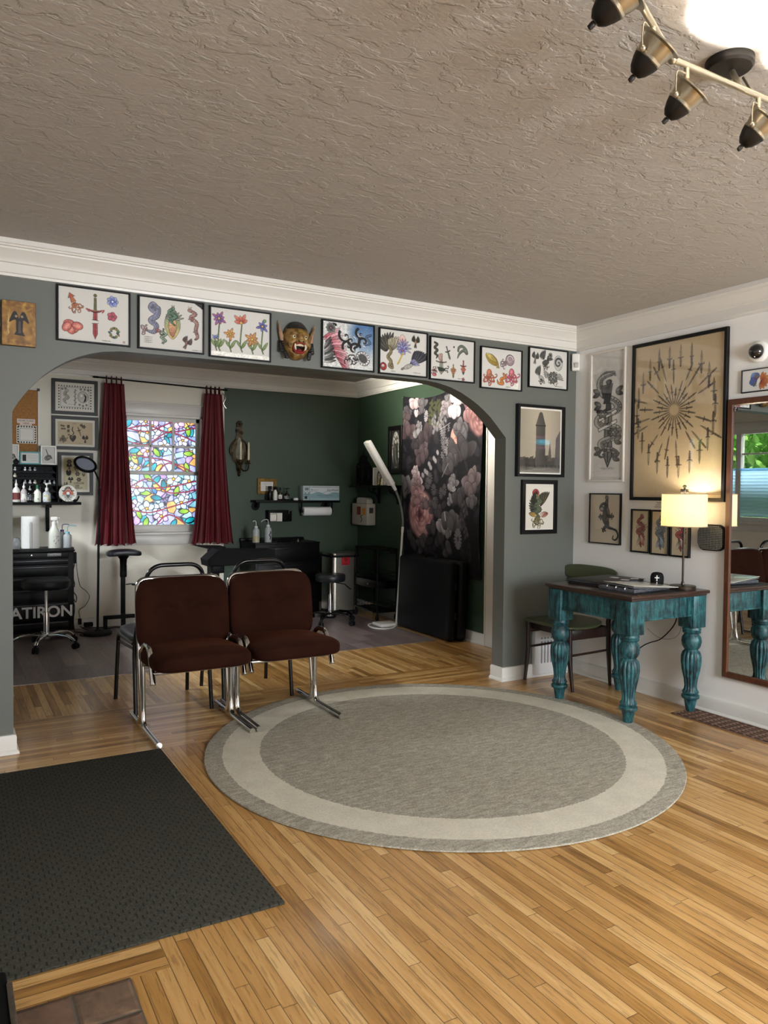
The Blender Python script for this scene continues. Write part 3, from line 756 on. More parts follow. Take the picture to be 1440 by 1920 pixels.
PAPER = '#cfccc4'
def art_squid(w, h):
    A = Art(w, h, PAPER); A.squid(.27, .73, .12, 2.0, '#b8452e', '#c9713c')
    A.dagger(.66, .06, .94, .085, '#b33a3a', '#6b6a35'); A.line([(.55, .58), (.50, .63), (.60, .60), (.72, .60), (.82, .63), (.79, .58)], .022, '#a03a3a', sm=True); A.poly([(.60, .36), (.72, .36), (.72, .42), (.60, .42)], PAPER); A.line([(.60, .36), (.72, .37)], .008); A.line([(.60, .43), (.72, .42)], .008)
    A.flower(.98, .82, .11, 7, '#3d54b4', '#a8b4ec', '#dfe5ff', wd=.75)
    for k in range(5): A.ell(.97 + .05 * math.cos(k * 1.3), .53 + .05 * math.sin(k * 1.3), .042, .04, '#c2495c', out=True)
    for k, (x, y) in enumerate(((.17, .3), .27 and (.27, .22), (.2, .2), (.32, .27), (.13, .24))): A.ell(x + .02, y + .01, .10, .075, '#c64a4a', rot=k, out=True); A.ell(x + .02, y + .01, .065, .04, '#e88b7d', rot=k, soft=.4); A.ell(x + .02, y, .1, .075, '#d8904a', rot=k, al=.15)
    for k in range(26): a = k * .55; A.ell(1.01 + .10 * math.cos(a) * (.6 + .4 * ((k * 7) % 5) / 5), .22 + .09 * math.sin(a), .022, .016, ('#6f8a4a', '#b0882f', '#3d5a66')[k % 3], rot=a, out=True, ow=.004)
    A.scribble(.78, .05, .16); A.poly([(1.17, .03), (1.22, .03), (1.22, .08), (1.17, .08)], '#8a6a5a', al=.6); return A
def art_dragons(w, h):
    A = Art(w, h, PAPER); A.snake([(.33, .84), (.26, .88), (.22, .80), (.31, .74), (.36, .80), (.34, .66), (.22, .55), (.33, .46), (.28, .33), (.12, .35)], .10, '#7d7f9c', '#2c2c38', ow=.008); A.tentacles(.14, .36, 5, .12, 1.8, 4.2, .02, '#9a6c72'); A.tentacles(.33, .4, 3, .1, -1.3, -.4, .02, '#b0605a')
    A.petal(.65, .22, .62, .30, PI / 2, '#d8b860', '#5f8a70'); A.petal(.65, .26, .45, .15, PI / 2, '#b0604a', '#e2c878'); A.wing(.65, .6, .22, .3, 2.8, 9, '#4a5a4a', '#8f9a86'); A.dragon([(.66, .84), (.58, .76), (.72, .68), (.6, .6), (.7, .5)], .05, '#5b8a6b', '#2a3a30')
    A.dragon([(1.0, .84), (1.12, .78), (1.02, .7), (1.14, .6), (1.12, .45), (1.16, .32), (1.10, .26)], .06, '#b07a6e', '#7a3f3a'); A.bird(.93, .17, .09, '#a8836f', '#6e4a48', '#8f5a52', 1.1); A.dagger(.47, .1, .42, .05, '#b7bba6', '#6b7a5a'); A.snake([(.42, .36), (.52, .3), (.42, .24), (.52, .18), (.44, .12)], .03, '#7a9a80')
    for k in range(4): A.scribble(.09, .22 - k * .035, .16, 5)
    A.poly([(1.08, 1), (1.3, 1), (1.3, .86), (1.2, .93)], '#2a2a2a'); A.scribble(1.05, .04, .2); return A
def art_flowers(w, h):
    A = Art(w, h, PAPER); A.poly([(0, 0), (1.4, 0), (1.4, .085), (0, .105)], '#f6f3e6')  # bottom strip: bright reflection on the sheet, painted into the paper colour
    for x, y, top, c, c2, n, r in ((.18, .12, .78, '#4f4aa8', '#c2557a', 8, .15), (.42, .12, .48, '#d9a23c', '#c9762e', 7, .13), (.66, .14, .74, '#c23327', '#e08a68', 5, .19), (.9, .12, .42, '#d99a44', '#b5703a', 8, .16), (1.13, .14, .72, '#3f3f96', '#7a78c8', 6, .14), (.11, .12, .36, '#4a62b4', '#8fa0dc', 5, .09)):
        A.stem([(x + .02, y), (x - .02, y + .15), (x + .01, top - .05)], '#5f7f3c', .02); A.petal(x, y + .06, .22, .06, 1.0, '#5d7a36', '#8fa860'); A.petal(x, y + .08, .18, .05, 2.2, '#5d7a36', '#8fa860')
        for k in range(n): A.petal(x, top, r * (.8 + .3 * (k % 2)), r * .38, .3 + (2 * PI if n > 5 else PI) * k / n + (0 if n > 5 else .2), c, c2)
        A.ell(x, top, r * .18, r * .18, '#d8b040', out=True)
    A.ell(1.18, .84, .035, .035, '#5f8f4a', out=True); return A
def art_redblue(w, h):
    A = Art(w, h, '#cfd0cc'); A.ell(1.1, .82, .42, .34, '#3f6fa8', soft=.3); A.ell(1.05, .55, .25, .3, '#7fa0c4', soft=.5, al=.7); A.speck(.03)
    for k in range(16): A.petal(.0 + .03 * k, .62 - .035 * k, .5 - .012 * k, .07, .55 - .09 * k, ('#b02a3c', '#d46a7c', '#7c1a28')[k % 3], '#e8b0b4', ow=.006)
    for k in range(9): A.petal(.04, .1 + .04 * k, .3, .06, .2 + .1 * k, ('#d2d0cc', '#4a4a4a', '#9a9a98')[k % 3], '#2a2a2a')
    for k, (x, y, r, a, sg) in enumerate(((.55, .72, .16, 2.6, 1), (.72, .62, .2, .4, -1), (.62, .5, .14, 3.6, -1), (.78, .45, .13, 1, 1), (.92, .8, .12, 2, 1), (1.02, .62, .14, 4, -1), (.25, .84, .12, 1, 1))): A.curl(x, y, r, a, .9, .05, '#1a1a1a', sg, ow=.012); A.curl(x + .02, y - .01, r * .6, a + 1, .7, .02, '#dcdcd8', sg)
    A.snake([(1.2, .8), (1.08, .74), (1.18, .62), (1.06, .56)], .05, '#4a6a94', '#1a1a2a'); A.flower(.2, .86, .12, 10, '#2a2a2a', '#8a8a88', '#b05060')
    A.ell(1.0, .26, .18, .14, '#b8b8b4', rot=-.6, out=True, ow=.012); A.ell(1.0, .26, .12, .09, '#4a4a48', rot=-.6)
    for k in range(14): A.ell(1.0 + .15 * math.cos(k * .45), .26 + .13 * math.sin(k * .45), .025, .025, '#e0e0dc', out=True)
    for k in range(8): A.curl(.6 + .08 * (k % 4), .25 - .08 * (k // 4), .07, k, .8, .02, '#2a2a2a', 1 if k % 2 else -1)
    return A
def art_phoenix(w, h):
    A = Art(w, h, PAPER); A.wing(.18, .48, .48, 1.2, 2.5, 9, '#8a8468', '#3c3a30'); A.wing(.28, .5, .45, .75, 1.75, 8, '#6e6a54', '#b0a888'); A.snake([(.25, .62), (.3, .5), (.22, .38), (.3, .28), (.26, .18), (.34, .14), (.34, .24)], .07, '#8a7a4c', '#2c2a20'); A.ell(.1, .15, .085, .09, '#b02222', out=True, ow=.01); A.skull(.09, .16, .04)
    A.petal(.6, .58, .34, .2, PI / 2, '#d8756a', '#e8c4b8'); A.wing(.6, .62, .24, -.4, 3.5, 11, '#4a4a94', '#9a9ac4'); A.flower(.6, .56, .12, 7, '#4d4ea8', '#a0a2e0', '#c85a4a'); A.line([(.62, .5), (.52, .3), (.48, .24)], .04, '#c9a83c', sm=True)
    A.bird(.96, .78, .1, '#5a6a4c', '#2f3a2c', '#a06a48', 1.5); A.wing(.86, .26, .52, .4, 1.3, 9, '#7d7d94', '#33333c'); A.wing(.8, .26, .26, .0, .8, 6, '#4a4aa0', '#9d9dd0'); A.ell(.76, .2, .13, .05, '#a8a494', rot=.4, out=True); A.petal(.66, .16, .1, .05, 3.6, '#8a8a78', '#555'  '555'); A.scribble(.9, .07, .2); A.scribble(.3, .06, .12); return A
def art_daggers(w, h):
    A = Art(w, h, PAPER); A.snake([(.12, .88), (.2, .84), (.12, .76), (.2, .7), (.13, .62), (.2, .57), (.17, .5)], .05, '#4a4a40', '#111111'); A.dagger(.32, .12, .62, .11, '#8f8f80', '#b08a7a'); A.poly([(.2, .3), (.45, .27), (.4, .2), (.25, .2)], '#2c3a2c', out=True); A.petal(.25, .62, .0 + .2, .1, -1.2, '#c9a098', '#8f6f68'); A.tentacles(.42, .24, 2, .14, -.3, .5, .02, '#3a3a34')
    A.dagger(.58, .5, .84, .05, '#5f6a5a', '#6a5a5a', .35); A.ell(.69, .82, .02, .025, INK); A.snake([(.82, .74), (.84, .82), (.93, .86), (1.04, .8), (1.08, .7), (.98, .76), (.86, .68), (.8, .56)], .06, '#6d7a68', '#111111')
    A.skull(.12, .22, .06); A.ell(.12, .1, .06, .035, '#c25a5a', out=True); A.tentacles(.12, .2, 7, .1, 0, 6, .012, '#b04848'); A.dagger(.68, .06, .4, .05, '#8a7f4a', '#c8a23a'); A.flower(.68, .24, .08, 6, '#b0463c', '#d89a60', '#d8c050'); A.dagger(.98, .16, .52, .06, '#55604a', '#b04848'); A.flower(.98, .3, .08, 6, '#b4403c', '#d87a60', '#d8b050'); A.scribble(.82, .06, .1); A.flower(.98, .05, .05, 5, '#b04050', '#d07a80', '#d0a0a0'); return A
def art_octopus(w, h):
    A = Art(w, h, PAPER); A.petal(.14, .84, .48, .22, -.55, '#b8982e', '#8a6f24'); A.petal(.15, .86, .4, .12, -.5, '#d8c060', '#a08430'); A.tentacles(.5, .6, 3, .1, -1.4, -.6, .02, '#b8982e'); A.ell(.92, .75, .14, .14, '#9a7f86', out=True, ow=.01); A.curl(.92, .76, .11, 0, 1.4, .03, '#d8c4c4'); A.tentacles(.82, .68, 6, .2, 2.9, 4.0, .025, '#8f7078')
    A.octopus(.26, .30, .13, '#b8553a', '#dc8a5a'); A.octopus(.98, .36, .14, '#c2485c', '#e08a96'); A.snake([(.72, .38), (.76, .3), (.64, .24), (.7, .14), (.56, .14), (.52, .22)], .07, '#d87a2c', '#7a3a14'); A.poly([(.86, .03), (1.2, .03), (1.22, .2)], '#f2efe4', al=.6); A.scribble(.8, .06, .16); return A
def art_insects(w, h):
    A = Art(w, h, PAPER); g, d = '#9c9c94', '#4a4a46'
    A.bird(.2, .74, .11, g, d, '#7a7a72', 1.4); A.wing(.5, .72, .26, 1.4, 2.6, 8, g, d); A.wing(.6, .72, .2, .2, 1.2, 7, '#b5b5ac', d); A.ell(.56, .66, .12, .07, d, rot=.3, out=True); A.tentacles(.56, .62, 6, .14, -2.4, -.7, .016, d); A.ell(.72, .86, .07, .07, '#b8b8b0', out=True); A.tentacles(.72, .86, 10, .06, 0, 5.9, .01, d)
    A.ell(1.0, .68, .15, .2, '#b0b0a8', out=True); A.curl(1.0, .68, .14, .4, 1.3, .05, d); A.wing(.36, .3, .26, 1.5, 2.7, 8, g, d); A.ell(.42, .24, .1, .06, g, rot=-.5, out=True); A.tentacles(.42, .22, 5, .14, -2.3, -.6, .016, d)
    A.flower(.82, .28, .17, 9, '#a8a8a0', d, '#d0d0c8'); A.wing(.76, .3, .3, 2.6, 3.3, 5, '#c0c0b8', g); A.wing(.88, .3, .3, -.2, .5, 5, '#c0c0b8', g); A.tentacles(.82, .26, 9, .2, 0, 5.8, .012, d); A.scribble(.95, .06, .2); return A
def art_tower(w, h):
    A = Art(w, h, '#b3a994', 190); X, Y = np.meshgrid(np.linspace(0, 1, A.nx), np.linspace(0, 1, A.ny)); A.img *= (.86 + .16 * np.sin(X * 3.1) * (.6 + .4 * Y))[..., None]; A.speck(.008)
    rg = np.random.RandomState(2); a = A.a
    for k in range(26): x = a * k / 25; hh = .2 + .1 * rg.rand() + .18 * max(0, x / a - .78); A.poly([(x - .03, .08), (x + .04, .08), (x + .04, hh), (x - .03, hh - .02)], (.22, .21, .19), al=.85)
    A.poly([(.57, .18), (.62, .5), (.66, .18)], (.33, .3, .27)); A.poly([(a - .12, .1), (a - .1, .55), (a - .03, .66), (a, .7), (a, .1)], (.3, .29, .29), al=.9)
    t = a * .5      # plain wedge-shaped stone tower, a generic stand-in
    A.poly([(t - .1, .1), (t - .095, .74), (t - .1, .76), (t - .03, .95), (t + .0, .97), (t + .035, .95), (t + .1, .76), (t + .095, .74), (t + .1, .1)], (.36, .34, .31), fade=(t - .1, .5, t + .1, .5, (.24, .23, .21)))
    for k in range(24): y = .14 + k * .025; A.line([(t - .09, y), (t, y + .02), (t + .09, y)], .004, (.2, .19, .17), al=.7)
    for k in range(-3, 4): A.line([(t + k * .025, .12), (t + k * .025, .74)], .004, (.2, .19, .17), al=.5)
    A.poly([(t - .105, .74), (t + .105, .74), (t + .105, .76), (t - .105, .76)], (.16, .15, .14)); A.poly([(0, 0), (a, 0), (a, .1), (0, .1)], (.28, .27, .25), fade=(0, .1, 0, 0, (.5, .48, .44)))
    for k in range(40): x = rg.rand() * a; A.line([(x, .09), (x, .115 + .02 * rg.rand())], .01, (.13, .12, .12))
    for k in range(30): A.line([(rg.rand() * a, rg.rand() * .09), (rg.rand() * a, rg.rand() * .09)], .004, (.62, .6, .56), al=.4)
    return A
def art_sundragon(w, h):
    A = Art(w, h, '#e2dccb', 170); A.ell(.3, .82, .1, .09, '#b5232b', out=True); A.wing(.44, .5, .42, .9, 1.7, 8, '#a8923e', '#3a3a2c'); A.wing(.34, .5, .36, 1.6, 2.5, 8, '#4a5a40', '#22281f'); A.wing(.36, .44, .3, 2.4, 3.4, 6, '#6b7a58', '#2b2f26')
    A.dragon([(.36, .7), (.46, .62), (.3, .54), (.44, .44), (.3, .36), (.4, .26), (.36, .14)], .075, '#5a6a4a', '#22281f'); A.petal(.42, .3, .26, .12, .2, '#e6dcc0', '#9a3a30'); A.petal(.34, .3, .24, .1, 2.9, '#c9a040', '#8a6a28'); A.curl(.36, .16, .1, 2, 1, .03, '#2b2b24'); A.tentacles(.36, .26, 7, .24, -2.6, -.5, .02, '#8a7a3a'); A.line([(.5, .28), (.62, .35)], .02, '#b04030'); return A
def art_icon(w, h):
    A = Art(w, h, '#8a6228', 160); rg = np.random.RandomState(4)
    for k in range(150): A.ell(rg.rand() * A.a, rg.rand(), .03 + .06 * rg.rand(), .015 + .03 * rg.rand(), ('#b0843a', '#6e4a18', '#c99a4a', '#7a5520', '#5a3a14')[k % 5], rot=rg.rand() * 3, soft=.6, al=.5)
    A.ell(A.a / 2, .5, .25, .34, '#9a7434', soft=.2, al=.5)
    for k in range(14): A.line([(.08 + .07 * rg.rand(), .2 + .6 * rg.rand()), (.12 + .05 * rg.rand(), .25 + .6 * rg.rand())], .008, '#d8b870', al=.6)
    c = A.a / 2; A.poly([(c - .1, .24), (c + .12, .22), (c + .07, .32), (c + .08, .6), (c - .06, .62), (c - .06, .32)], '#14100e', out=True); A.poly([(c - .02, .28), (c + .04, .28), (c + .03, .56), (c - .01, .56)], '#4a4038')
    for q in (-1, 1): A.poly([(c, .56), (c + q * .05, .74), (c + q * .11, .76), (c + q * .16, .66), (c + q * .2, .52), (c + q * .1, .58)], '#14100e', out=True, sm=True); A.ell(c + q * .06, .66, .03, .03, '#8a7a58')
    return A
ROW = [('framed_flash_sheet', -3.577, -3.214, 2.096, 2.381, 'black framed flash sheet of red squid, dagger and blue shell, leftmost over the arch', art_squid),
       ('framed_flash_sheet', -3.174, -2.815, 2.095, 2.380, 'black framed flash sheet with a curled seahorse tail lizard and grey dragons over the arch', art_dragons),
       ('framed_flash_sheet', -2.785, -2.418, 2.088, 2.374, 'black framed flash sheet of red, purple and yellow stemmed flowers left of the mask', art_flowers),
       ('framed_flash_sheet', -2.092, -1.726, 2.088, 2.380, 'black framed print in red, black swirls and blue right beside the carved mask', art_redblue),
       ('framed_flash_sheet', -1.693, -1.327, 2.085, 2.377, 'black framed flash sheet of winged birds with a red ball in its corner', art_phoenix),
       ('framed_flash_sheet', -1.309, -.943, 2.079, 2.365, 'black framed flash sheet of small daggers, a snake and a skull over the arch', art_daggers),
       ('framed_flash_sheet', -.894, -.528, 2.054, 2.341, 'black framed flash sheet of red octopuses, hung lowest in the row over the arch', art_octopus),
       ('framed_flash_sheet', -.468, -.096, 2.092, 2.380, 'black framed sheet of grey insect and horse drawings, nearest the corner sensor', art_insects)]
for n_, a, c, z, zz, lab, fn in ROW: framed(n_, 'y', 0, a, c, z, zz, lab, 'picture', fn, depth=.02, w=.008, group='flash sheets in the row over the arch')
framed('framed_photograph', 'y', 0, -.572, -.13, 1.4535, 1.967, 'black framed sepia photograph of a tall wedge tower beside the arch', 'picture', art_tower, depth=.035, w=.02, mount=.012, pm=M_printgl)
framed('framed_dragon_print', 'y', 0, -.515, -.184, 1.041, 1.431, 'wide black framed print of a green dragon and red sun below the tower photograph', 'picture', art_sundragon, depth=.025, w=.03, mount=.008, pm=M_printgl)
# gilded panel at the left end of the row: no frame
t = thing('gilded_icon_panel', (-3.752, 0, 2.045), 'small gilded panel with a black two-headed figure at the far left of the row', 'picture')
b = MB(); b.box((-3.83, -.03, 2.045), (-3.676, -.001, 2.2655), .003); obj('panel', b, mat('aged_gold_leaf', '#7a5522', .4, .5, noise=(14, .8, '#4a3212')), t)
A = art_icon(.15, .2165); A.build('painting', attr_mat('gilded_paint', .38, .5), t, wall_map('y', -.0305, -.828, -.678, 2.047, 2.2635) if 0 else wall_map('y', -.0305, -3.828, -3.678, 2.047, 2.2635))

# ---- carved mask
def build_mask():
    cx, cz = -2.262, 2.225; t = thing('carved_demon_mask', (cx, 0, 2.11), 'carved wooden demon mask with pointed ears and bared fangs above the arch', 'mask')
    P = lambda u, v, d: (cx + u, -d, cz + v)
    skin = mat('ochre_painted_wood', '#8d6d38', .42, noise=(38, .85, '#4a3016'), bump=(60, .3, .003), lo=.42, hi=.62); red = mat('red_painted_lips', '#7c1f17', .35); dk = mat('mask_black_hair', '#15120f', .55, bump=(60, .6, .004)); ivory = mat('ivory_tooth', '#d8ccb0', .35); pink = mat('ear_inside', '#a87a5c', .45, noise=(20, .5, '#7a4a34'))
    b = MB()
    def face(u, v):
        th = (u - .5) * PI * .98; ph = (v - .5) * PI * .98; x = .086 * math.sin(th) * math.cos(ph); z = .112 * math.sin(ph); d = .012 + .075 * math.cos(th) * math.cos(ph)
        d += .012 * math.exp(-((x) ** 2 + (z - .035) ** 2) / .0008)                      # forehead knot
        d += .016 * math.exp(-((x / .022) ** 2 + ((z - .005) / .018) ** 2))                # nose root
        for q in (-1, 1): d += .014 * math.exp(-(((x - q * .045) / .018) ** 2 + ((z - .04) / .009) ** 2)); d += .014 * math.exp(-(((x - q * .06) / .018) ** 2 + ((z + .025) / .022) ** 2)); d -= .012 * math.exp(-(((x - q * .036) / .013) ** 2 + ((z - .015) / .01) ** 2))
        d -= .05 * math.exp(-((x / .034) ** 4 + ((z + .045) / .026) ** 4)); d += .01 * math.exp(-((x / .03) ** 2 + ((z + .095) / .014) ** 2))
        return P(x, z, max(d, .004))
    b.grid(46, 46, face); obj('face', b, skin, t, sharp=180)
    for q in (-1, 1):
        e = MB(); e.ball(P(q * .036, .016, .072), .0125, 12); ey = obj('eye', e, mat('eye_ivory', '#cfc29c', .25), t)
        e = MB(); e.ball(P(q * .036, .016, .0815), .0055, 10); obj('pupil', e, M_blackgloss, ey)
        e = MB(); e.prism([(q * .07, -.005), (q * .118, .112), (q * .112, .04), (q * .098, -.03), (q * .08, -.045)], .012, .026, lambda u, v, d: P(u, v, d + .06 * max(0, .1 - abs(u))), .003); ear = obj('ear', e, skin, t)
        e = MB(); e.prism([(q * .085, -.012), (q * .112, .085), (q * .105, .03), (q * .094, -.025)], .0262, .03, lambda u, v, d: P(u, v, d + .06 * max(0, .1 - abs(u)))); obj('ear_inside', e, pink, ear)
        h = MB()
        for k in range(8): a = -.2 - k * .3; h.lathe([(.004, -.008), (.011, -.006), (.014, 0), (.011, .006), (.004, .008)], P(q * (.098 - .004 * k * (k > 4)), -.012 - k * .0125, .02 + .004 * k), 12, rot=Matrix.Rotation(PI / 2 + .3 * q, 3, 'X')); h.tube([P(q * (.09 - .003 * k), -.01 - k * .0125, .03), P(q * (.104 - .004 * k), -.016 - k * .0125, .035)], .006, 8)
        obj('curled_hair', h, dk, t)
        e = MB(); e.tube([P(q * .03, -.028, .078), P(q * .034, -.042, .084), P(q * .031, -.056, .084), P(q * .025, -.062, .08)], [.007, .0065, .005, .0015], 10); obj('fang', e, ivory, t)
        e = MB(); e.tube([P(q * .05, .0, .066), P(q * .066, -.022, .066), P(q * .062, -.046, .07), P(q * .052, -.05, .076)], [.006, .008, .006, .003], 10); obj('cheek_scroll', e, skin, t)
    e = MB(); e.grid(26, 8, lambda u, v: P(.08 * math.sin((u - .5) * PI * .95) * math.cos(.55 + v * .7), .112 * math.sin(.55 + v * .7) + .006, .017 + .078 * math.cos((u - .5) * PI * .95) * math.cos(.55 + v * .7))); obj('hair_cap', e, dk, t)
    m = MB(); m.tube([P(.036 * math.cos(a) * 1.05, -.046 + .029 * math.sin(a), .074 + .006 * math.sin(a)) for a in np.linspace(0, 2 * PI, 22)[:-1]], .0075, 8, closed=True); obj('lips', m, red, t)
    m = MB(); m.ball(P(0, -.046, .03), .034, 14, (1, .6, .75)); obj('mouth', m, mat('mask_mouth', '#140606', .6), t)
    m = MB(); m.ball(P(0, -.06, .062), .02, 12, (1, .8, .5)); obj('tongue', m, mat('mask_tongue', '#7a2a30', .35), t)
    for k in range(5): m = MB(); m.box(P(-.0225 + k * .0092, -.037, .07), P(-.0147 + k * .0092, -.024, .078), .0022); obj('tooth', m, ivory, t)
    m = MB(); m.ball(P(0, -.006, .088), .016, 12, (1.3, .75, .8))
    for q in (-1, 1): m.ball(P(q * .017, -.01, .082), .011, 10)
    ns = obj('nose', m, skin, t); m = MB()
    for q in (-1, 1): m.ball(P(q * .014, -.012, .094), .0045, 8)
    obj('nostrils', m, M_dark, ns); m = MB(); m.ball(P(0, .045, .085), .016, 12, (1.1, .8, .5)); obj('forehead_jewel', m, mat('mask_gold', '#a58a3a', .3, .6), t)
build_mask()

# ---- motion sensor in the corner
t = thing('motion_sensor', (-.028, -.022, 2.238), 'white corner motion sensor between the grey wall and white wall', 'sensor')
R45 = Matrix.Rotation(-PI / 4, 4, 'Z'); b = MB(); b.box((-.062, -.05, 2.24), (-.004, -.006, 2.366), .01, 3, rot=R45); obj('housing', b, M_whitepl, t)
b = MB(); b.box((-.062, -.062, 2.262), (-.03, -.036, 2.298), .006, 2, rot=R45); obj('lens', b, mat('sensor_lens', '#b5b3ae', .25), t)

# ---- right wall pictures
def art_snake_sketch(w, h):
    A = Art(w * .68, h, '#cbc6bd', 340); c = A.a * .5; A.speck(.006)
    for k in range(60): x = c + (k - 30) * .0028; A.line([(x, .74 + .1 * math.cos((k - 30) * .05)), (x + (k - 30) * .0007, .84 + .03 * math.cos((k - 30) * .05) * ((k * 7) % 5) / 4)], .0018, (.5, .48, .46), al=.5)
    A.ell(c, .5, .1, .36, (.72, .69, .66), soft=.25, al=.5)
    A.dagger(c + .005, .1, .8, .055, '#6d6a68', '#3c3a3a'); pts = [(c + .03, .83), (c - .05, .8), (c - .055, .72), (c - .02, .66), (c + .055, .6), (c + .06, .54), (c - .06, .49), (c - .05, .43), (c + .06, .4), (c + .055, .34), (c - .04, .3), (c - .03, .25), (c + .04, .23), (c + .05, .18)]
    A.snake(pts, .046, '#a19d97', '#3a3838', 12, ow=.004); A.snake([(x + .006, y - .004) for x, y in pts], .012, '#77746f', None, ow=.002)
    for k in range(14): a = .2 + k * .19; A.line([(c - .005 + .05 * math.cos(a), .8 + .04 * math.sin(a)), (c - .005 + .058 * math.cos(a), .8 + .05 * math.sin(a))], .006, INK)
    A.poly([(c - .05, .74), (c + .03, .75), (c + .02, .66), (c, .63), (c - .035, .65)], '#3a3838', out=True); A.poly([(c - .01, .7), (c + .02, .67), (c + .01, .6), (c - .03, .6)], '#2a2a2a', out=True)
    for y, s_ in ((.52, 1), (.44, 1)): A.poly([(c - .065, y - .035), (c + .06, y + .03), (c + .065, y + .005), (c - .06, y - .06)], '#d0ccc4', out=True, ow=.004); A.words(c - .03, y - .012, .06, .016, INK, 5)
    for x, y, q in ((c - .06, .68, 1), (c + .055, .68, -1), (c - .05, .58, 1), (c + .05, .3, -1), (c - .045, .22, 1), (c + .04, .17, -1)): A.petal(x, y, .06, .03, PI / 2 + q * .8, '#8f8b86', '#3a3838', ow=.004); A.petal(x, y, .05, .03, PI / 2 + q * 2.0, '#6f6b66', '#2a2828', ow=.004)
    A.flower(c - .035, .52, .04, 6, '#8f8b86', '#2f2d2d', '#bbbbbb', ow=.004); A.flower(c + .04, .37, .04, 6, '#8f8b86', '#2f2d2d', '#bbbbbb', ow=.004); A.curl(c - .03, .2, .04, 1, 1, .014, '#4a4846'); A.curl(c + .045, .2, .035, 2, 1, .014, '#4a4846', -1); A.scribble(c - .05, .09, .1, 8, (.55, .53, .5), .003)
    A.line([(.0, .52), (A.a, .51)], .002, (.72, .7, .67)); A.line([(.0, .06), (A.a, .1)], .002, (.72, .7, .67)); return A
t = framed('acrylic_framed_sketch', 'x', 0, -.16, -.49, 1.4215, 2.35, 'tall clear acrylic panel over a grey pencil sketch of a snake around a dagger', 'picture', art_snake_sketch, depth=.02, w=.014, mf=mat('clear_acrylic_edge', '#d6cfc6', .1, spec=.7), mmat=mat('sketch_paper', '#cbc6bd', .6), pm=attr_mat('sketch_behind_acrylic', .5, .4, coat=.8))
for y, z in ((-.19, 2.33), (-.46, 2.33), (-.19, 1.44), (-.46, 1.44)): b = MB(); b.cyl((-.02, y, z), (-.024, y, z), .004, n=10); obj('screw', b, M_steel, t)
def art_sunburst(w, h):
    A = Art(w, h, '#bfa274', 340); rg = np.random.RandomState(9); X, Y = np.meshgrid(np.arange(A.nx) * A.px, np.arange(A.ny) * A.px)
    for k in range(40): A.ell(rg.rand() * A.a, rg.rand(), .1 + .2 * rg.rand(), .08 + .1 * rg.rand(), ('#c9ae80', '#b09060', '#c4a878')[k % 3], rot=rg.rand() * 3, soft=.8, al=.3)
    A.speck(.008); cx, cy = A.a * .47, .56; D = (.24, .19, .14)
    def knife(x, y, a, L, w, st):
        c, q = math.cos(a), math.sin(a); f = lambda t, b_: (x + t * c - b_ * q, y + t * q + b_ * c)
        A.poly([f(0, 0), f(L * .2, w * .4), f(L * .58, w * .45), f(L * .58, -w * .45), f(L * .2, -w * .4)], ('#a08860', '#8a7350', '#b39a70')[st % 3], out=D, ow=.0022); A.line([f(L * .05, 0), f(L * .56, 0)], .002, D)
        A.line([f(L * .6, w * (1 + st % 2 * .5)), f(L * .6, -w * (1 + st % 2 * .5))], .005, D)
        if st % 3 == 0: A.line([f(L * .54, w * 1.3), f(L * .6, w * 1.0), f(L * .6, -w * 1.0), f(L * .54, -w * 1.3)], .004, D, sm=True)
        for k in range(4): A.line([f(L * (.64 + k * .075), -w * .45), f(L * (.64 + k * .075), w * .45)], .006 if (k + st) % 2 else .004, D)
        A.poly([f(L * .62, w * .35), f(L * .95, w * .3), f(L * .95, -w * .3), f(L * .62, -w * .35)], '#5a4630' if st % 2 else '#3a2e22', al=.75, out=D, ow=.003); A.ell(*f(L * .98, 0), w * .4, w * .4, D)
    for k in range(26):
        a = 2 * PI * k / 26 + .04; knife(cx + .035 * math.cos(a), cy + .035 * math.sin(a), a, .105 + .025 * (k % 3), .0065, k)
        a2 = a + .12 + .05 * (k % 2); r2 = .165 + .03 * (k % 3)
        if k % 5: knife(cx + r2 * math.cos(a2), cy + r2 * math.sin(a2), a2 if k % 2 else a2, .115 + .02 * (k % 4), .0105, k + 1)
    for k in range(22):                     # upright daggers round the edge
        a = 2 * PI * k / 22; x, y = cx + .3 * math.cos(a), cy + .37 * math.sin(a)
        if y > cy: knife(x, min(.95, y + .08), -PI / 2 if False else PI / 2 * -1 + PI, .13, .013, k) if False else knife(x, min(.97, y + .07), -PI / 2, .14, .014, k)
        else: knife(x, max(.03, y - .07), PI / 2, .14, .014, k)
    return A
framed('framed_dagger_sunburst_poster', 'x', 0, -.553, -1.283, 1.296, 2.3455, 'large black framed tan poster of daggers in a sunburst above the lamp', 'picture', art_sunburst, depth=.024, w=.022, pm=attr_mat('poster_behind_glass', .4, .4, coat=1.0))
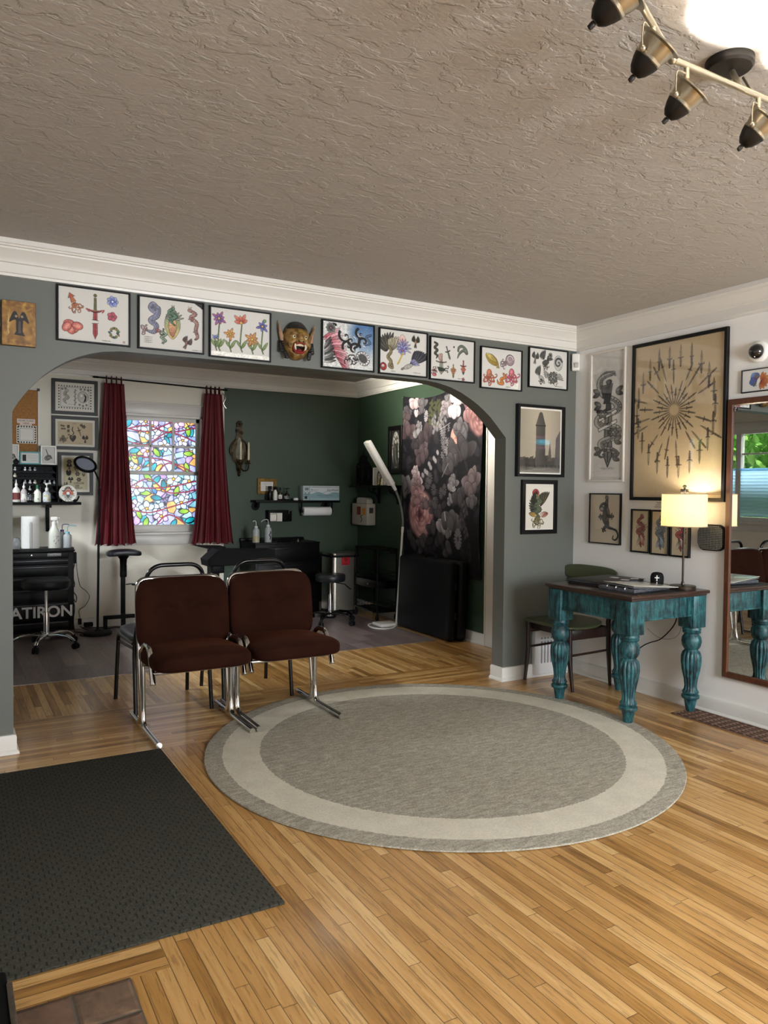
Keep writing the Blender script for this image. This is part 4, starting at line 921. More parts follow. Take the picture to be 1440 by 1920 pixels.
def art_panther(w, h):
    A = Art(w, h, '#bfae92', 170); k = '#23201e'; g = '#6a625a'
    A.line([(.46, .9), (.44, .8), (.42, .72), (.44, .6), (.42, .5), (.46, .4), (.5, .33), (.62, .3), (.72, .26), (.76, .16), (.7, .08), (.62, .1), (.64, .16)], [.06, .1, .16, .2, .18, .13, .07, .045, .04, .04, .035, .03, .02], k, sm=True)
    A.line([(.45, .88), (.46, .74), (.5, .6), (.46, .46)], [.02, .04, .05, .02], g, sm=True); A.ell(.36, .74, .12, .09, k, rot=.5); A.ell(.31, .69, .05, .035, '#9a8a78', rot=.5); A.poly([(.25, .68), (.3, .64), (.33, .69)], '#8a3a30'); A.ell(.36, .76, .015, .012, '#e0d0a0')
    for x, y, a in ((.34, .54, 3.3), (.54, .55, .1), (.4, .32, 4.3)): A.line([(.43, y + .02), (x, y)], .07, k); A.tentacles(x, y, 4, .1, a - .6, a + .6, .022, k)
    A.ell(.45, .93, .045, .04, g, out=True)
    for q in range(3): A.line([(.43 + q * .025, .95), (.42 + q * .03, .99)], .008, k)
    return A
framed('framed_panther_print', 'x', 0, -.1715, -.4685, .979, 1.3395, 'thin black framed tan print of a climbing panther below the snake sketch', 'picture', art_panther, depth=.02, w=.008, pm=attr_mat('tan_print_glass', .45, .4, coat=.5))
def art_slim(kind):
    def f(w, h):
        A = Art(w, h, '#bda982', 170); c = A.a / 2; pal = (('#9a3a30', '#5d6a3c', '#d8a890'), ('#5d6a78', '#3c4248', '#9aa4ac'), ('#a03a34', '#3a3a34', '#e0d0b0'))[kind]
        A.petal(c + .02, .14, .6, .16, PI / 2, pal[0], pal[1]); A.wing(c, .5, .24, .5, 2.6, 8, pal[1], pal[2]); A.dragon([(c + .04, .84), (c - .08, .72), (c + .09, .6), (c - .1, .48), (c + .08, .36), (c - .02, .24), (c + .02, .1)], .075, pal[0], pal[1]); A.petal(c, .4, .28, .1, -1.2, pal[2], pal[0]); A.petal(c, .36, .24, .08, -2.0, pal[1], pal[2]); A.ell(c + .03, .86, .05, .05, pal[0], out=True); return A
    return f
for i, (a, c, z0, z1, lab) in enumerate(((-.561, -.722, .942, 1.2355, 'slim black framed red and green dragon print, leftmost of three beside the lamp'), (-.729, -.88, .9375, 1.2345, 'slim black framed blue-grey print, middle of three beside the lamp'), (-.889, -1.04, .937, 1.2335, 'slim black framed red and black print partly behind the lamp stem'))):
    framed('slim_framed_print', 'x', 0, a, c, z0, z1, lab, 'picture', art_slim(i), depth=.018, w=.011, pm=attr_mat('tan_print_glass', .45, .4, coat=.5), group='slim prints in a trio beside the lamp')
def art_butterfly(w, h):
    A = Art(w, h, '#d8d8d4', 120); A.petal(.75, .5, .42, .42, 2.2, '#3a5aa8', '#6f8fd0'); A.petal(.75, .5, .4, .36, 3.4, '#5a4a9a', '#3f6fb8'); A.petal(.75, .55, .3, .25, 1.5, '#8a5a3a', '#4a6ab0')
    for k in range(8): A.petal(.95, .46, .42, .16, -1.6 + k * .42, '#b0442c', '#d8883a')
    A.tentacles(.7, .4, 4, .2, 3.6, 4.6, .03, '#6a7a5a'); return A
framed('framed_butterfly_print', 'x', 0, -1.3715, -1.62, 1.936, 2.07, 'small white print of a blue butterfly and flower above the mirror', 'picture', art_butterfly, depth=.014, w=.006)
# lettering painted on the wall under the poster (illegible small lines)
t = thing('wall_lettering', (-.001, -.79, 1.243), 'three short lines of small black wall lettering between the poster and the slim prints', 'lettering')
b = MB(); rg = random.Random(5)
for k, (z, ya, yb) in enumerate(((1.278, -.765, -.815), (1.264, -.755, -.83), (1.25, -.745, -.84))):
    y = ya
    while y > yb:
        wd = rg.uniform(.003, .006); hh = rg.choice((.0062, .0062, .0085)); b.box((-.0012, y - wd, z), (-.0002, y - wd + .0014, z + hh)); b.box((-.0012, y - wd, z + .0045), (-.0002, y, z + .0062)) if rg.random() < .6 else b.box((-.0012, y - wd, z), (-.0002, y, z + .0016)); y -= wd + .002
obj('letters', b, mat('wall_letter_black', '#2a2a2c', .6), t)

# ---- dome camera
t = thing('dome_security_camera', (0, -1.47, 2.16), 'round white security camera with dark dome above the butterfly print', 'camera')
b = MB(); b.lathe([(.062, 0), (.06, .012), (.052, .022), (.046, .024)], (0, -1.475, 2.166), 30, rot=Matrix.Rotation(-PI / 2, 3, 'Y')); obj('base_ring', b, M_whitepl, t)
b = MB(); b.lathe([(.044, .02), (.044, .03), (.04, .042), (.03, .054), (.016, .062), (0, .064)], (0, -1.475, 2.166), 26, rot=Matrix.Rotation(-PI / 2, 3, 'Y')); obj('dome', b, mat('smoked_dome', '#0a0a0c', .08, coat=1), t)

# ---- mesh wall speaker beside the mirror
t = thing('mesh_wall_speaker', (0, -1.2, .995), 'dark grey mesh speaker with rounded corners on the wall behind the lamp', 'speaker')
def mesh_grille():
    N = NB('woven_speaker_mesh', .5); x, y, z = N.xyz(); s = 1 / .0075
    a = N.ma('SINE', N.ma('MULTIPLY', N.ma('ADD', y, z), s * 2.2)); c = N.ma('SINE', N.ma('MULTIPLY', N.ma('SUBTRACT', y, z), s * 2.2)); h = N.ma('MULTIPLY', a, c); N.bump(h, .8, .003)
    return N.done(N.mix(N.ma('GREATER_THAN', h, .0), '#1c1c1a', '#7a766a'))
pr = lambda b, pl, d0, d1, bv: b.prism(pl, d0, d1, lambda u, v, d: (-d, -1.2 + u, 1.077 + v), bv)
b = MB(); pr(b, rrect(.182, .16, .042), .0005, .028, .006); obj('body', b, M_dark, t)
b = MB(); pr(b, rrect(.168, .146, .036), .0275, .034, .005); obj('grille', b, mesh_grille(), t)

# ---- mirror
def mirror():
    t = thing('wall_mirror', (0, -1.6, .244), 'tall wooden framed mirror hanging on the white wall right of the table', 'mirror')
    f = fmap('x', 0); b = MB(); ring(b, f, -1.296, -1.90, .244, 1.906, .04, .0005, .03, .006); wood = mat('reddish_brown_wood', '#5a3018', .3, noise=(9, .7, '#3f1f0e'), stretch=(6, 6, .6), coat=.4)
    obj('frame', b, wood, t, sharp=30)
    b = MB(); b.box((-.02, -1.862, .282), (-.012, -1.334, 1.868)); obj('glass', b, mat('silvered_glass', '#eef2f2', .0, 1.0), t)
    b = MB(); b.lathe([(.015, 0), (.015, .006), (.011, .009), (0, .01)], (-.0215, -1.353, 1.845), 18, rot=Matrix.Rotation(-PI / 2, 3, 'Y')); obj('round_sticker', b, mat('sticker_black', '#1b1b1d', .4, noise=(120, 1, '#b8b8b8'), lo=.5, hi=.6), t)
mirror()
# ------------------------------------------------------------------ main room: floor coverings
def rug_mat():
    N = NB('woven_wool_rug', .95); tc = N.n('ShaderNodeTexCoord').outputs['Object']; x, y, z = N.xyz(tc)
    r = N.ma('SQRT', N.ma('ADD', N.ma('MULTIPLY', x, x), N.ma('MULTIPLY', y, y)))
    jag = N.noise(tc, 60, 2); rj = N.ma('ADD', r, N.ma('MULTIPLY', N.ma('SUBTRACT', jag, .5), .02))
    band = N.ma('MULTIPLY', N.ma('GREATER_THAN', rj, .945), N.ma('LESS_THAN', rj, 1.132))
    n1 = N.noise(tc, 120, 4, 0, .8); st = N.noise(N.comb(N.ma('MULTIPLY', x, 14.0), N.ma('MULTIPLY', y, 60.0)), 1, 4, .6, .65); n2 = N.noise(tc, 9, 3)
    g = N.ramp(N.ma('ADD', N.ma('MULTIPLY', n1, .6), N.ma('MULTIPLY', st, .4)), [(.3, '#6a665d'), (.5, '#a09a8b'), (.68, '#cfc9b9')])
    c = N.ramp(N.ma('ADD', N.ma('MULTIPLY', n1, .7), N.ma('MULTIPLY', n2, .3)), [(.3, '#b9b3a2'), (.6, '#d9d3c1')])
    N.bump(N.ma('ADD', n1, N.ma('MULTIPLY', st, .6)), .7, .004); N.b.inputs['Specular IOR Level'].default_value = .1
    return N.done(N.mix(band, g, c))
RC = (-1.80, -.905)
b = MB(); b.lathe([(1.21, 0), (1.222, .004), (1.22, .009), (1.205, .011), (.9, .0105), (.3, .0105), (0, .0105)], (RC[0], RC[1], 0), 128)
tag(obj('round_rug', b, rug_mat()), 'large round grey rug with a cream ring under the brown chairs', 'rug')
def mat_mat():
    N = NB('charcoal_ribbed_mat', .95); x, y, z = N.xyz(); w = .016
    i = N.ma('FLOOR', N.ma('DIVIDE', x, w)); r = N.white(N.comb(i, 1.0))['Value']
    v = N.ma('ADD', N.ma('DIVIDE', y, .05), N.ma('ADD', N.ma('MULTIPLY', N.ma('MODULO', i, 2.0), .5), N.ma('MULTIPLY', r, .22))); j = N.ma('FLOOR', v); f = N.ma('SUBTRACT', v, j); r2 = N.white(N.comb(i, j))['Value']
    sl = N.ma('MULTIPLY', N.ma('LESS_THAN', f, N.ma('ADD', .2, N.ma('MULTIPLY', r2, .3))), N.ma('LESS_THAN', N.ma('ABSOLUTE', N.ma('SUBTRACT', N.ma('FRACT', N.ma('DIVIDE', x, w)), .5)), .16))
    n = N.noise(N.pos(), 140, 3, 0, .7); N.bump(N.ma('SUBTRACT', N.ma('MULTIPLY', n, .7), sl), .8, .004); N.b.inputs['Specular IOR Level'].default_value = .15
    return N.done(N.mix(sl, N.ramp(n, [(.3, '#2c2b26'), (.7, '#45443c')]), '#25241f'))
b = MB(); b.box((-4.55, -1.97, 0), (-3.122, -.305, .01), .004)
tag(obj('entrance_mat', b, mat_mat()), 'dark charcoal ribbed entrance mat lying on the wood floor at the left', 'mat')

# hearth: slate-brown tiles let into the floor
def tile_mat():
    N = NB('brown_slate_tile', .5); x, y, z = N.xyz(); W_ = .152
    u = N.ma('DIVIDE', N.ma('ADD', x, 3.637), W_); v = N.ma('DIVIDE', N.ma('ADD', y, 2.112), W_)
    fu, fv = N.ma('FRACT', N.ma('ADD', u, 40.0)), N.ma('FRACT', N.ma('ADD', v, 40.0)); r = N.white(N.comb(N.ma('FLOOR', u), N.ma('FLOOR', v)))['Value']
    e = N.ma('MINIMUM', N.ma('MINIMUM', fu, N.ma('SUBTRACT', 1.0, fu)), N.ma('MINIMUM', fv, N.ma('SUBTRACT', 1.0, fv)))
    n = N.noise(N.pos(), 14, 6, 1.2, .6); c = N.mix(N.ma('MULTIPLY', r, .6), N.ramp(n, [(.3, '#5c4a3c'), (.55, '#7b6450'), (.75, '#96795f')]), '#6b4434')
    gr = N.ma('LESS_THAN', N.ma('ADD', e, N.ma('MULTIPLY', N.ma('SUBTRACT', n, .5), .02)), .035); N.bump(N.ma('ADD', N.ma('MINIMUM', N.ma('MULTIPLY', e, 12.0), 1.0), N.ma('MULTIPLY', n, .5)), .6, .006)
    return N.done(N.mix(gr, c, '#5c5347'))
b = MB(); b.box((-4.7, -3.3, 0), (-3.637, -2.112, .004), .002); struct(obj('floor_hearth', b, tile_mat()))
t = thing('hearth_box', (-4.2, -2.6, 0), 'low black box with a thin metal edge strip at the lower left corner', 'box')
b = MB(); b.box((-4.5, -3.2, .0), (-3.94, -2.05, .085), .01); obj('body', b, mat('black_hearth_metal', '#080908', .75, spec=.15), t)
b = MB(); b.box((-3.944, -3.2, .08), (-3.93, -2.12, .09), .002); obj('edge_strip', b, mat('worn_metal_edge', '#8a7d6c', .4, .7, noise=(18, .6, '#3a352e')), t)

# floor grille and wall vent
def lattice(name, u0, u1, v0, v1, nu, nv, bw, h, f, m, parent):
    b = MB(); 
    for k in range(nu + 1): u = u0 + (u1 - u0) * k / nu; p, q = f(u - bw / 2, v0, 0), f(u + bw / 2, v1, h); b.box(tuple(map(min, p, q)), tuple(map(max, p, q)))
    for k in range(nv + 1): v = v0 + (v1 - v0) * k / nv; p, q = f(u0, v - bw / 2, 0), f(u1, v + bw / 2, h * .9); b.box(tuple(map(min, p, q)), tuple(map(max, p, q)))
    return obj(name, b, m, parent)
t = thing('floor_register', (-.13, -1.5, 0), 'brown metal floor grille set in the wood beside the white baseboard', 'vent')
br = mat('bronze_grille', '#7d5f4e', .5, .2); b = MB(); b.box((-.235, -1.95, .0), (-.035, -1.115, .0015)); obj('duct', b, mat('duct_dark', '#0d0807', .8), t)
lattice('grate', -.23, -.04, -1.945, -1.12, 6, 16, .0085, .006, lambda u, v, d: (u, v, d + .001), br, t)
b = MB(); 
for a, c in (((-.24, -1.955, 0), (-.226, -1.11, .007)), ((-.044, -1.955, 0), (-.03, -1.11, .007)), ((-.24, -1.125, 0), (-.03, -1.11, .007)), ((-.24, -1.955, 0), (-.03, -1.94, .007))): b.box(a, c, .002)
obj('rim', b, br, t)
t = thing('wall_vent_cover', (-.25, 0, .02), 'white slotted vent cover on the wall behind the green chair', 'vent')
b = MB(); f = lambda u, d, v: (u, -d, v)
b.box((-.39, -.04, .02), (-.05, -.0005, .34), .006)
obj('cover', b, mat('vent_white', '#d9d8d6', .45), t)
b = MB()
for k in range(8): b.box((-.335 + k * .03, -.0412, .1), (-.322 + k * .03, -.0395, .26), .0005); b.box((-.335 + k * .03, -.0412, .275), (-.322 + k * .03, -.0395, .288), .0005)
obj('slots', b, mat('vent_shadow', '#8b8a90', .8), t)

# ------------------------------------------------------------------ superquadric cushion
def cushion(b, c, s, e1=.35, e2=.35, n=40, fn=None, rot=None):
    sp = lambda w, e: math.copysign(abs(w) ** e, w)
    def f(u, v):
        th = -PI + 2 * PI * u; ph = -PI / 2 + PI * v
        x, y, z = sp(math.cos(ph), e1) * sp(math.cos(th), e2), sp(math.cos(ph), e1) * sp(math.sin(th), e2), sp(math.sin(ph), e1)
        p = Vector((x * s[0], y * s[1], z * s[2]))
        if fn: p = fn(p, x, y, z)
        if rot is not None: p = rot @ p
        return Vector(c) + p
    b.grid(n * 2 + 1, n + 1, f); bmesh.ops.remove_doubles(b.bm, verts=b.bm.verts[:], dist=1e-5); return b

M_velvet = mat('rust_brown_velvet', '#2b130b', 0.9, spec=.08, sheen=.16, sheen_tint='#8a4a2c', noise=(7, .5, '#1a0905'), bump=(220, .25, .002))
def brown_chair(label, x, y):
    t = thing('reception_chair', (0, 0, 0), label, 'chair', 'brown velvet chrome chairs'); R = .0155
    def seat(p, x, y, z):
        p.z += .022 * (1 - x * x) * (z > 0) * (1 - .3 * y * y); p.z -= .02 * (y < -.6) * (abs(y) - .6) ** 1 * 1.5 * (z > 0); p.z += .012 * (-y); return p
    b = MB(); cushion(b, (0, -.05, .41), (.265, .262, .052), .45, .28, 36, seat); obj('seat', b, M_velvet, t, sharp=180)
    tilt = Matrix.Rotation(-.13, 3, 'X')
    def back(p, x, y, z):
        if y < 0:
            px, pz = p.x, p.z
            g = lambda a, w: math.exp(-(a / w) ** 2)
            p.y += .026 * g(pz - .03 - .012 * math.cos(px * 9), .014) * g(px, .13) + .018 * (g(px + .018 - (pz - .05) * .16, .007) + g(px - .018 + (pz - .05) * .05, .007)) * (1 if .02 < pz < .19 else 0) - .012 * g(pz + .09, .09) * g(px, .17) - .008 * g(pz - .12, .06) * g(abs(px) - .11, .08)
        return p
    b = MB(); 
    sp = lambda w, e: math.copysign(abs(w) ** e, w)
    def bf(u, v):
        th = 2 * PI * u; ph = -PI / 2 + PI * v
        cx = sp(math.cos(ph), .38); x_, z_ = cx * sp(math.cos(th), .42), cx * sp(math.sin(th), .42); y_ = sp(math.sin(ph), .6)
        p = back(Vector((x_ * .270, y_ * .046, z_ * .215)), x_, y_, z_); return Vector((0, .176, .612)) + tilt @ p
    b.grid(121, 71, bf); bmesh.ops.remove_doubles(b.bm, verts=b.bm.verts[:], dist=1e-5); obj('backrest', b, M_velvet, t, sharp=180)
    # chrome tubes: one bends over the seat as a stub, the other runs up round the back
    for q in (-1, 1):
        X = q * .252; fr = MB()
        fr.tube(rounded([(X, -.30, R), (X, .055, R), (X, .075, .10), (X, .088, .44), (X, .03, .482), (X, -.09, .482), (X, -.168, .30)], .055, 8), R, 14); lf = obj('chrome_leg', fr, M_chrome, t)
        fr = MB(); fr.tube([(X, -.302, R), (X, -.296, R)], R * 1.03, 14); obj('end_cap', fr, M_steel, lf); fr = MB(); fr.tube([(X, -.166, .304), (X, -.1685, .2985)], R * 1.03, 14); obj('end_cap', fr, M_steel, lf)
    fr = MB(); A_ = lambda q: [(q * .252, .35, R), (q * .252, .125, R), (q * .252, .10, .10), (q * .252, .165, .44), (q * .25, .222, .62), (q * .243, .268, .812)]
    fr.tube(rounded(A_(-1) + A_(1)[::-1], .06, 7), R, 14); ob = obj('back_frame', fr, M_chrome, t)
    fr = MB(); fr.box((-.255, .02, .345), (.255, .05, .36), .003); fr.box((-.255, -.16, .345), (.255, -.13, .36), .003); obj('seat_rail', fr, M_steel, t)
    t.location = (x, y, 0); OFF[t.name] = np.array((x, y, 0), 'f'); return t
c1 = brown_chair('brown velvet chrome chair, nearer the dark entrance mat', -2.877, 0); c1.location.z = .006
c2 = dup(c1, (-2.333, .0, .012), 'brown velvet chrome chair standing with its feet on the round rug')

# black stacking chairs behind the brown ones
def black_chair():
    t = thing('stacking_chair', (0, 0, 0), '', 'chair', 'black stacking chairs behind the brown chairs'); R = .0125; X = .222
    vinyl = mat('black_vinyl', '#1a1c21', .38, bump=(90, .2, .002))
    b = MB(); cushion(b, (0, .04, .455), (.225, .225, .034), .55, .35, 30); obj('seat', b, vinyl, t, sharp=180)
    for q in (-1, 1):
        b = MB(); b.tube(rounded([(q * X * 1.04, .265, 0), (q * X, .22, .43), (q * X, -.17, .43)], .05, 6), R, 12); b.tube([(q * X, .23, .38), (q * X, -.18, .40)], .008, 10); obj('front_leg', b, M_blackgloss, t)
    b = MB(); P = lambda q: [(q * X * 1.02, -.245, 0), (q * X, -.185, .43), (q * X * .86, -.225, .70), (q * X * .70, -.262, .895)]
    b.tube(rounded(P(-1) + P(1)[::-1], .085, 8), R, 12); obj('back_frame', b, M_blackgloss, t)
    def bk(p, x, y, z): p.y += .02 * (1 - x * x); return p
    b = MB(); cushion(b, (0, -.25, .72), (.16, .02, .10), .5, .5, 20, bk, Matrix.Rotation(.2, 3, 'X')); obj('backrest', b, vinyl, t, sharp=180)
    return t
k1 = black_chair(); k1['label'] = 'black metal stacking chair back to back with the left brown chair'
k2 = dup(k1, (-2.345, .585, 0), 'black metal stacking chair hidden behind the right brown chair', -.02); k1.location = (-2.905, .53, 0); k1.rotation_euler = (0, 0, .03); OFF[k1.name] = np.array((-2.905, .53, 0), 'f')

# ------------------------------------------------------------------ teal table
def teal_mat():
    N = NB('distressed_teal_paint', .45); tc = N.n('ShaderNodeTexCoord').outputs['Object']; x, y, z = N.xyz(tc)
    a = N.noise(N.comb(N.ma('MULTIPLY', x, 55.0), N.ma('MULTIPLY', y, 55.0), N.ma('MULTIPLY', z, 7.0)), 1, 5, .8, .65); c = N.noise(tc, 16, 5, .5, .6); d = N.noise(tc, 75, 3)
    k = N.ma('ADD', N.ma('MULTIPLY', a, .65), N.ma('MULTIPLY', c, .35)); N.bump(k, .35, .003)
    return N.done(N.mix(N.ma('GREATER_THAN', d, .66), N.ramp(k, [(.40, '#0a171a'), (.47, '#163a40'), (.54, '#22585d'), (.68, '#3a7779')]), '#14282b'))
def teal_table():
    t = thing('teal_table', (-.355, -.85, 0), 'square wooden table with thick turned legs in distressed teal paint', 'table'); M = teal_mat()
    top = mat('dark_brown_table_top', '#3c241b', .32, noise=(8, .8, '#261510'), stretch=(1, 9, 1), coat=.3)
    b = MB(); b.box((-.70, -1.205, .735), (-.02, -.475, .757), .008, 3); b.box((-.685, -1.19, .722), (-.03, -.49, .736), .005); obj('table_top', b, top, t)
    L = [(-.632, -1.13), (-.632, -.555), (-.09, -1.13), (-.09, -.555)]; H = .057
    for x, y in L:
        b = MB(); b.box((x - H, y - H, .525), (x + H, y + H, .723), .004)
        prof = [(.0, 0), (.022, 0), (.024, .01), (.034, .072), (.036, .078), (.046, .084), (.049, .093), (.047, .103), (.038, .108), (.044, .118), (.045, .124), (.036, .14), (.034, .16), (.038, .2), (.05, .26), (.0565, .31), (.056, .345), (.048, .37), (.038, .38), (.036, .386), (.041, .392), (.05, .41), (.0545, .437), (.051, .462), (.041, .478), (.039, .484), (.048, .489), (.05, .496), (.046, .501), (.05, .507), (.051, .514), (.047, .519), (.048, .527)]
        dn = []
        for (r0, h0), (r1, h1) in zip(prof, prof[1:]):
            k = max(1, int((h1 - h0) / .012)); dn += [(r0 + (r1 - r0) * i / k, h0 + (h1 - h0) * i / k) for i in range(k)]
        dn.append(prof[-1]); dn = [(r_ * 1.09, h_) for r_, h_ in dn]; b.lathe(dn, (x, y, 0), 96, flute=(14, .16, .125, .372)); obj('leg', b, M, t, sharp=50)
    for a, c in (((-.60, -1.165, .60), (-.125, -1.145, .723)), ((-.60, -.535, .60), (-.125, -.52, .723)), ((-.67, -1.09, .60), (-.652, -.595, .723)), ((-.07, -1.09, .60), (-.055, -.595, .723))):
        b = MB(); b.box(a, c, .002); bx = [a[0], a[1], .60], [c[0], c[1], .612]
        b.box((a[0] - (.004 if c[0] - a[0] < .1 else 0), a[1] - (.004 if c[1] - a[1] < .1 else 0), .598), (c[0] + (.004 if c[0] - a[0] < .1 else 0), c[1] + (.004 if c[1] - a[1] < .1 else 0), .611), .003); obj('apron', b, M, t)
teal_table()
ZT = .757
M_binder = mat('black_binder_cover', '#17181a', .5, bump=(160, .2, .001)); M_sheet = mat('plastic_sleeve_sheet', '#d2cfc4', .22, noise=(12, .5, '#bdb9ad'), coat=.5)
def slab(b, c, w, d, h, ang, z, bev=.002, tilt=None):
    R_ = Matrix.Rotation(ang, 4, 'Z')
    if tilt: R_ = R_ @ Matrix.Rotation(tilt, 4, 'Y')
    b.box((c[0] - w / 2, c[1] - d / 2, z), (c[0] + w / 2, c[1] + d / 2, z + h), bev, 2, rot=R_); return b
def folio(label, c, w, d, h, ang, z, page=None, tabs=()):
    t = thing('portfolio_binder', (c[0], c[1], z), label, 'binder', 'portfolios lying on the teal table')
    b = MB(); slab(b, c, w, d, .003, ang, z, .001); slab(b, c, w, d, .003, ang, z + h - .003, .001); obj('cover', b, M_binder, t)
    b = MB(); slab(b, c, w - .016, d - .016, h - .0062, ang, z + .0031, 0); obj('pages', b, mat('binder_pages', '#33343a', .5, noise=(90, .6, '#6a6a70')), t)
    for k, (dx, dy) in enumerate(tabs): b = MB(); slab(b, (c[0] + dx, c[1] + dy), .035, .05, .0008, ang + .3 * k, z + h, 0); obj('paper_tab', b, M_paper, t)
    return t
folio('closed black portfolio flat at the back of the teal table', (-.36, -.665), .40, .27, .012, .05, ZT)
folio('closed black portfolio stacked on top of the other one with white tabs', (-.345, -.66), .43, .30, .016, .12, ZT + .012, tabs=((.1, .02), (.06, -.11), (.17, -.09)))
# opened ring binder showing pale sleeves
t = thing('ring_binder', (-.40, -1.0, ZT), 'open ring binder showing pale plastic sleeves at the front of the table', 'binder')
b = MB(); slab(b, (-.455, -1.01), .42, .33, .003, .1, ZT, .001); obj('cover', b, M_binder, t)
b = MB(); slab(b, (-.45, -.985), .33, .26, .022, .1, ZT + .003, .004); obj('page_block', b, mat('binder_pages', '#33343a', .5, noise=(90, .6, '#6a6a70')), t)
b = MB(); slab(b, (-.425, -1.02), .34, .27, .004, -.12, ZT + .034, .002, tilt=.06); obj('top_sleeve', b, M_sheet, t)
b = MB(); slab(b, (-.43, -1.015), .33, .26, .006, -.08, ZT + .026, .002, tilt=.04); obj('sleeves', b, mat('grey_sleeves', '#6a6a6a', .3), t)
for k in range(3): b = MB(); b.tube([(-.52, -.93 - k * .07, ZT + .02 + .014 * math.sin(a)) if False else (-.605 + .009 * math.cos(a), -.93 - k * .07, ZT + .022 + .009 * math.sin(a)) for a in np.linspace(0, 2 * PI, 12)[:-1]], .0025, 6, closed=True); obj('binder_ring', b, M_steel, t)
# speaker with a white cross sign
def small_speaker():
    x, y = -.175, -.93; t = thing('round_desk_speaker', (x, y, ZT), 'small round black speaker with a white cross printed on it beside the lamp', 'speaker')
    b = MB(); b.lathe([(.026, 0), (.034, .003), (.038, .012), (.041, .04), (.04, .062), (.035, .078), (.026, .086), (.012, .089), (0, .0895)], (x, y, ZT), 32); obj('body', b, M_dark, t)
    d = Vector((-.77, -.64, 0)); r = Vector((.64, -.77, 0)); 
    def strip(b, u0, u1, v0, v1):
        b.grid(5, 5, lambda u, v: (lambda uu, vv: Vector((x, y, ZT + vv)) + Vector((d.x * math.cos(uu / .041) + r.x * math.sin(uu / .041), d.y * math.cos(uu / .041) + r.y * math.sin(uu / .041), 0)) * (.0418 if vv < .05 else .0418 - (vv - .05) * .12))(u0 + (u1 - u0) * u, v0 + (v1 - v0) * v))
    b = MB(); strip(b, -.003, .003, .036, .072); strip(b, -.014, .014, .054, .060); strip(b, -.0025, .0025, .008, .030); obj('printed_cross', b, mat('white_print', '#e8e6e0', .5), t)
small_speaker()
b = MB(); slab(b, (-.2, -1.0), .05, .035, .004, .5, ZT + .0012, .001); tag(obj('small_card', b, M_paper), 'small white card lying between the desk speaker and the lamp', 'card')

# table lamp
def lamp():
    x, y = -.16, -1.112; t = thing('table_lamp', (x, y, ZT), 'lit table lamp with a cream drum shade and dark round base', 'lamp'); bronze = mat('dark_bronze_lamp', '#33291f', .38, .5)
    b = MB(); b.lathe([(.076, 0), (.078, .003), (.078, .022), (.074, .026), (.03, .0265), (.011, .03), (.0095, .045), (.0065, .05)], (x, y, ZT), 44); obj('base', b, bronze, t)
    b = MB(); b.cyl((x, y, ZT + .04), (x, y, ZT + .60), .0065, n=14); obj('stem', b, bronze, t)
    N = NB('linen_lamp_shade', .9); n = N.noise(N.n('ShaderNodeTexCoord').outputs['Object'], 160, 3); N.b.inputs['Base Color'].default_value = srgb('#f2e6c6') + (1,)
    tr = N.n('ShaderNodeBsdfTranslucent'); tr.inputs['Color'].default_value = srgb('#fbf0d4') + (1,); mx = N.n('ShaderNodeMixShader'); mx.inputs[0].default_value = .62; N.L(N.b.outputs[0], mx.inputs[1]); N.L(tr.outputs[0], mx.inputs[2]); N.L(mx.outputs[0], N.nt.nodes['Material Output'].inputs['Surface']); N.bump(n, .3, .001)
    z0, z1 = ZT + .388, ZT + .585
    b = MB(); b.lathe([(.133, z0), (.131, z1), (.1295, z1), (.1315, z0), (.133, z0)], (x, y, 0), 56); sh = obj('lamp_shade', b, N.m, t)
    b = MB(); b.tube([(x + .1315 * math.cos(a), y + .1315 * math.sin(a), z1) for a in np.linspace(0, 2 * PI, 49)[:-1]], .003, 6, closed=True); b.tube([(x + .1335 * math.cos(a), y + .1335 * math.sin(a), z0) for a in np.linspace(0, 2 * PI, 49)[:-1]], .003, 6, closed=True); obj('shade_trim', b, mat('shade_trim_tan', '#a8977c', .7), sh)
    b = MB(); 
    for k in range(3): a = k * 2.094; b.cyl((x, y, z1 - .01), (x + .130 * math.cos(a), y + .130 * math.sin(a), z1 - .003), .0015, n=6)
    obj('spider', b, bronze, sh)
    b = MB(); b.box((x - .017, y - .017, z1 + .004), (x + .017, y + .017, z1 + .03), .002); b.lathe([(.006, .03), (.007, .036), (.012, .042), (.0125, .05), (.006, .055), (0, .056)], (x, y, z1), 16); obj('finial', b, mat('smoked_glass_finial', '#4a443c', .15, .3, coat=1), t)
    b = MB(); b.ball((x, y, ZT + .48), .028, 16, (1, 1, 1.25)); obj('bulb', b, mat('lamp_bulb', '#fff2d0', .5, emit=4, emit_color='#ffd9a0'), t)
    l = bpy.data.lights.new('lamp_bulb_light', 'POINT'); l.energy = 8.5; l.color = (1, .9, .74); l.shadow_soft_size = .035; o = bpy.data.objects.new('lamp_bulb_light', l); o.location = (x, y, ZT + .535); COL.objects.link(o); return t
LAMP = lamp()
b = MB(); b.tube(catmull([(-.16, -1.06, ZT + .004), (-.03, -1.03, ZT + .006), (-.010, -1.02, .74), (-.012, -1.0, .70), (-.03, -.98, .6), (-.033, -.95, .5), (-.04, -.86, .40), (-.05, -.78, .36), (-.04, -.72, .33), (-.02, -.65, .28), (-.012, -.6, .2)], 8), .0035, 8)
obj('cord', b, M_dark, LAMP)
b = MB(); b.tube(catmull([(-.012, -1.0, .62), (-.012, -.98, .46), (-.012, -.9, .40), (-.012, -.8, .40), (-.012, -.72, .44)], 8), .0015, 6)
tag(obj('thin_wire', b, mat('grey_wire', '#8a8a88', .5)), 'thin grey wire looping on the wall behind the teal table', 'wire')

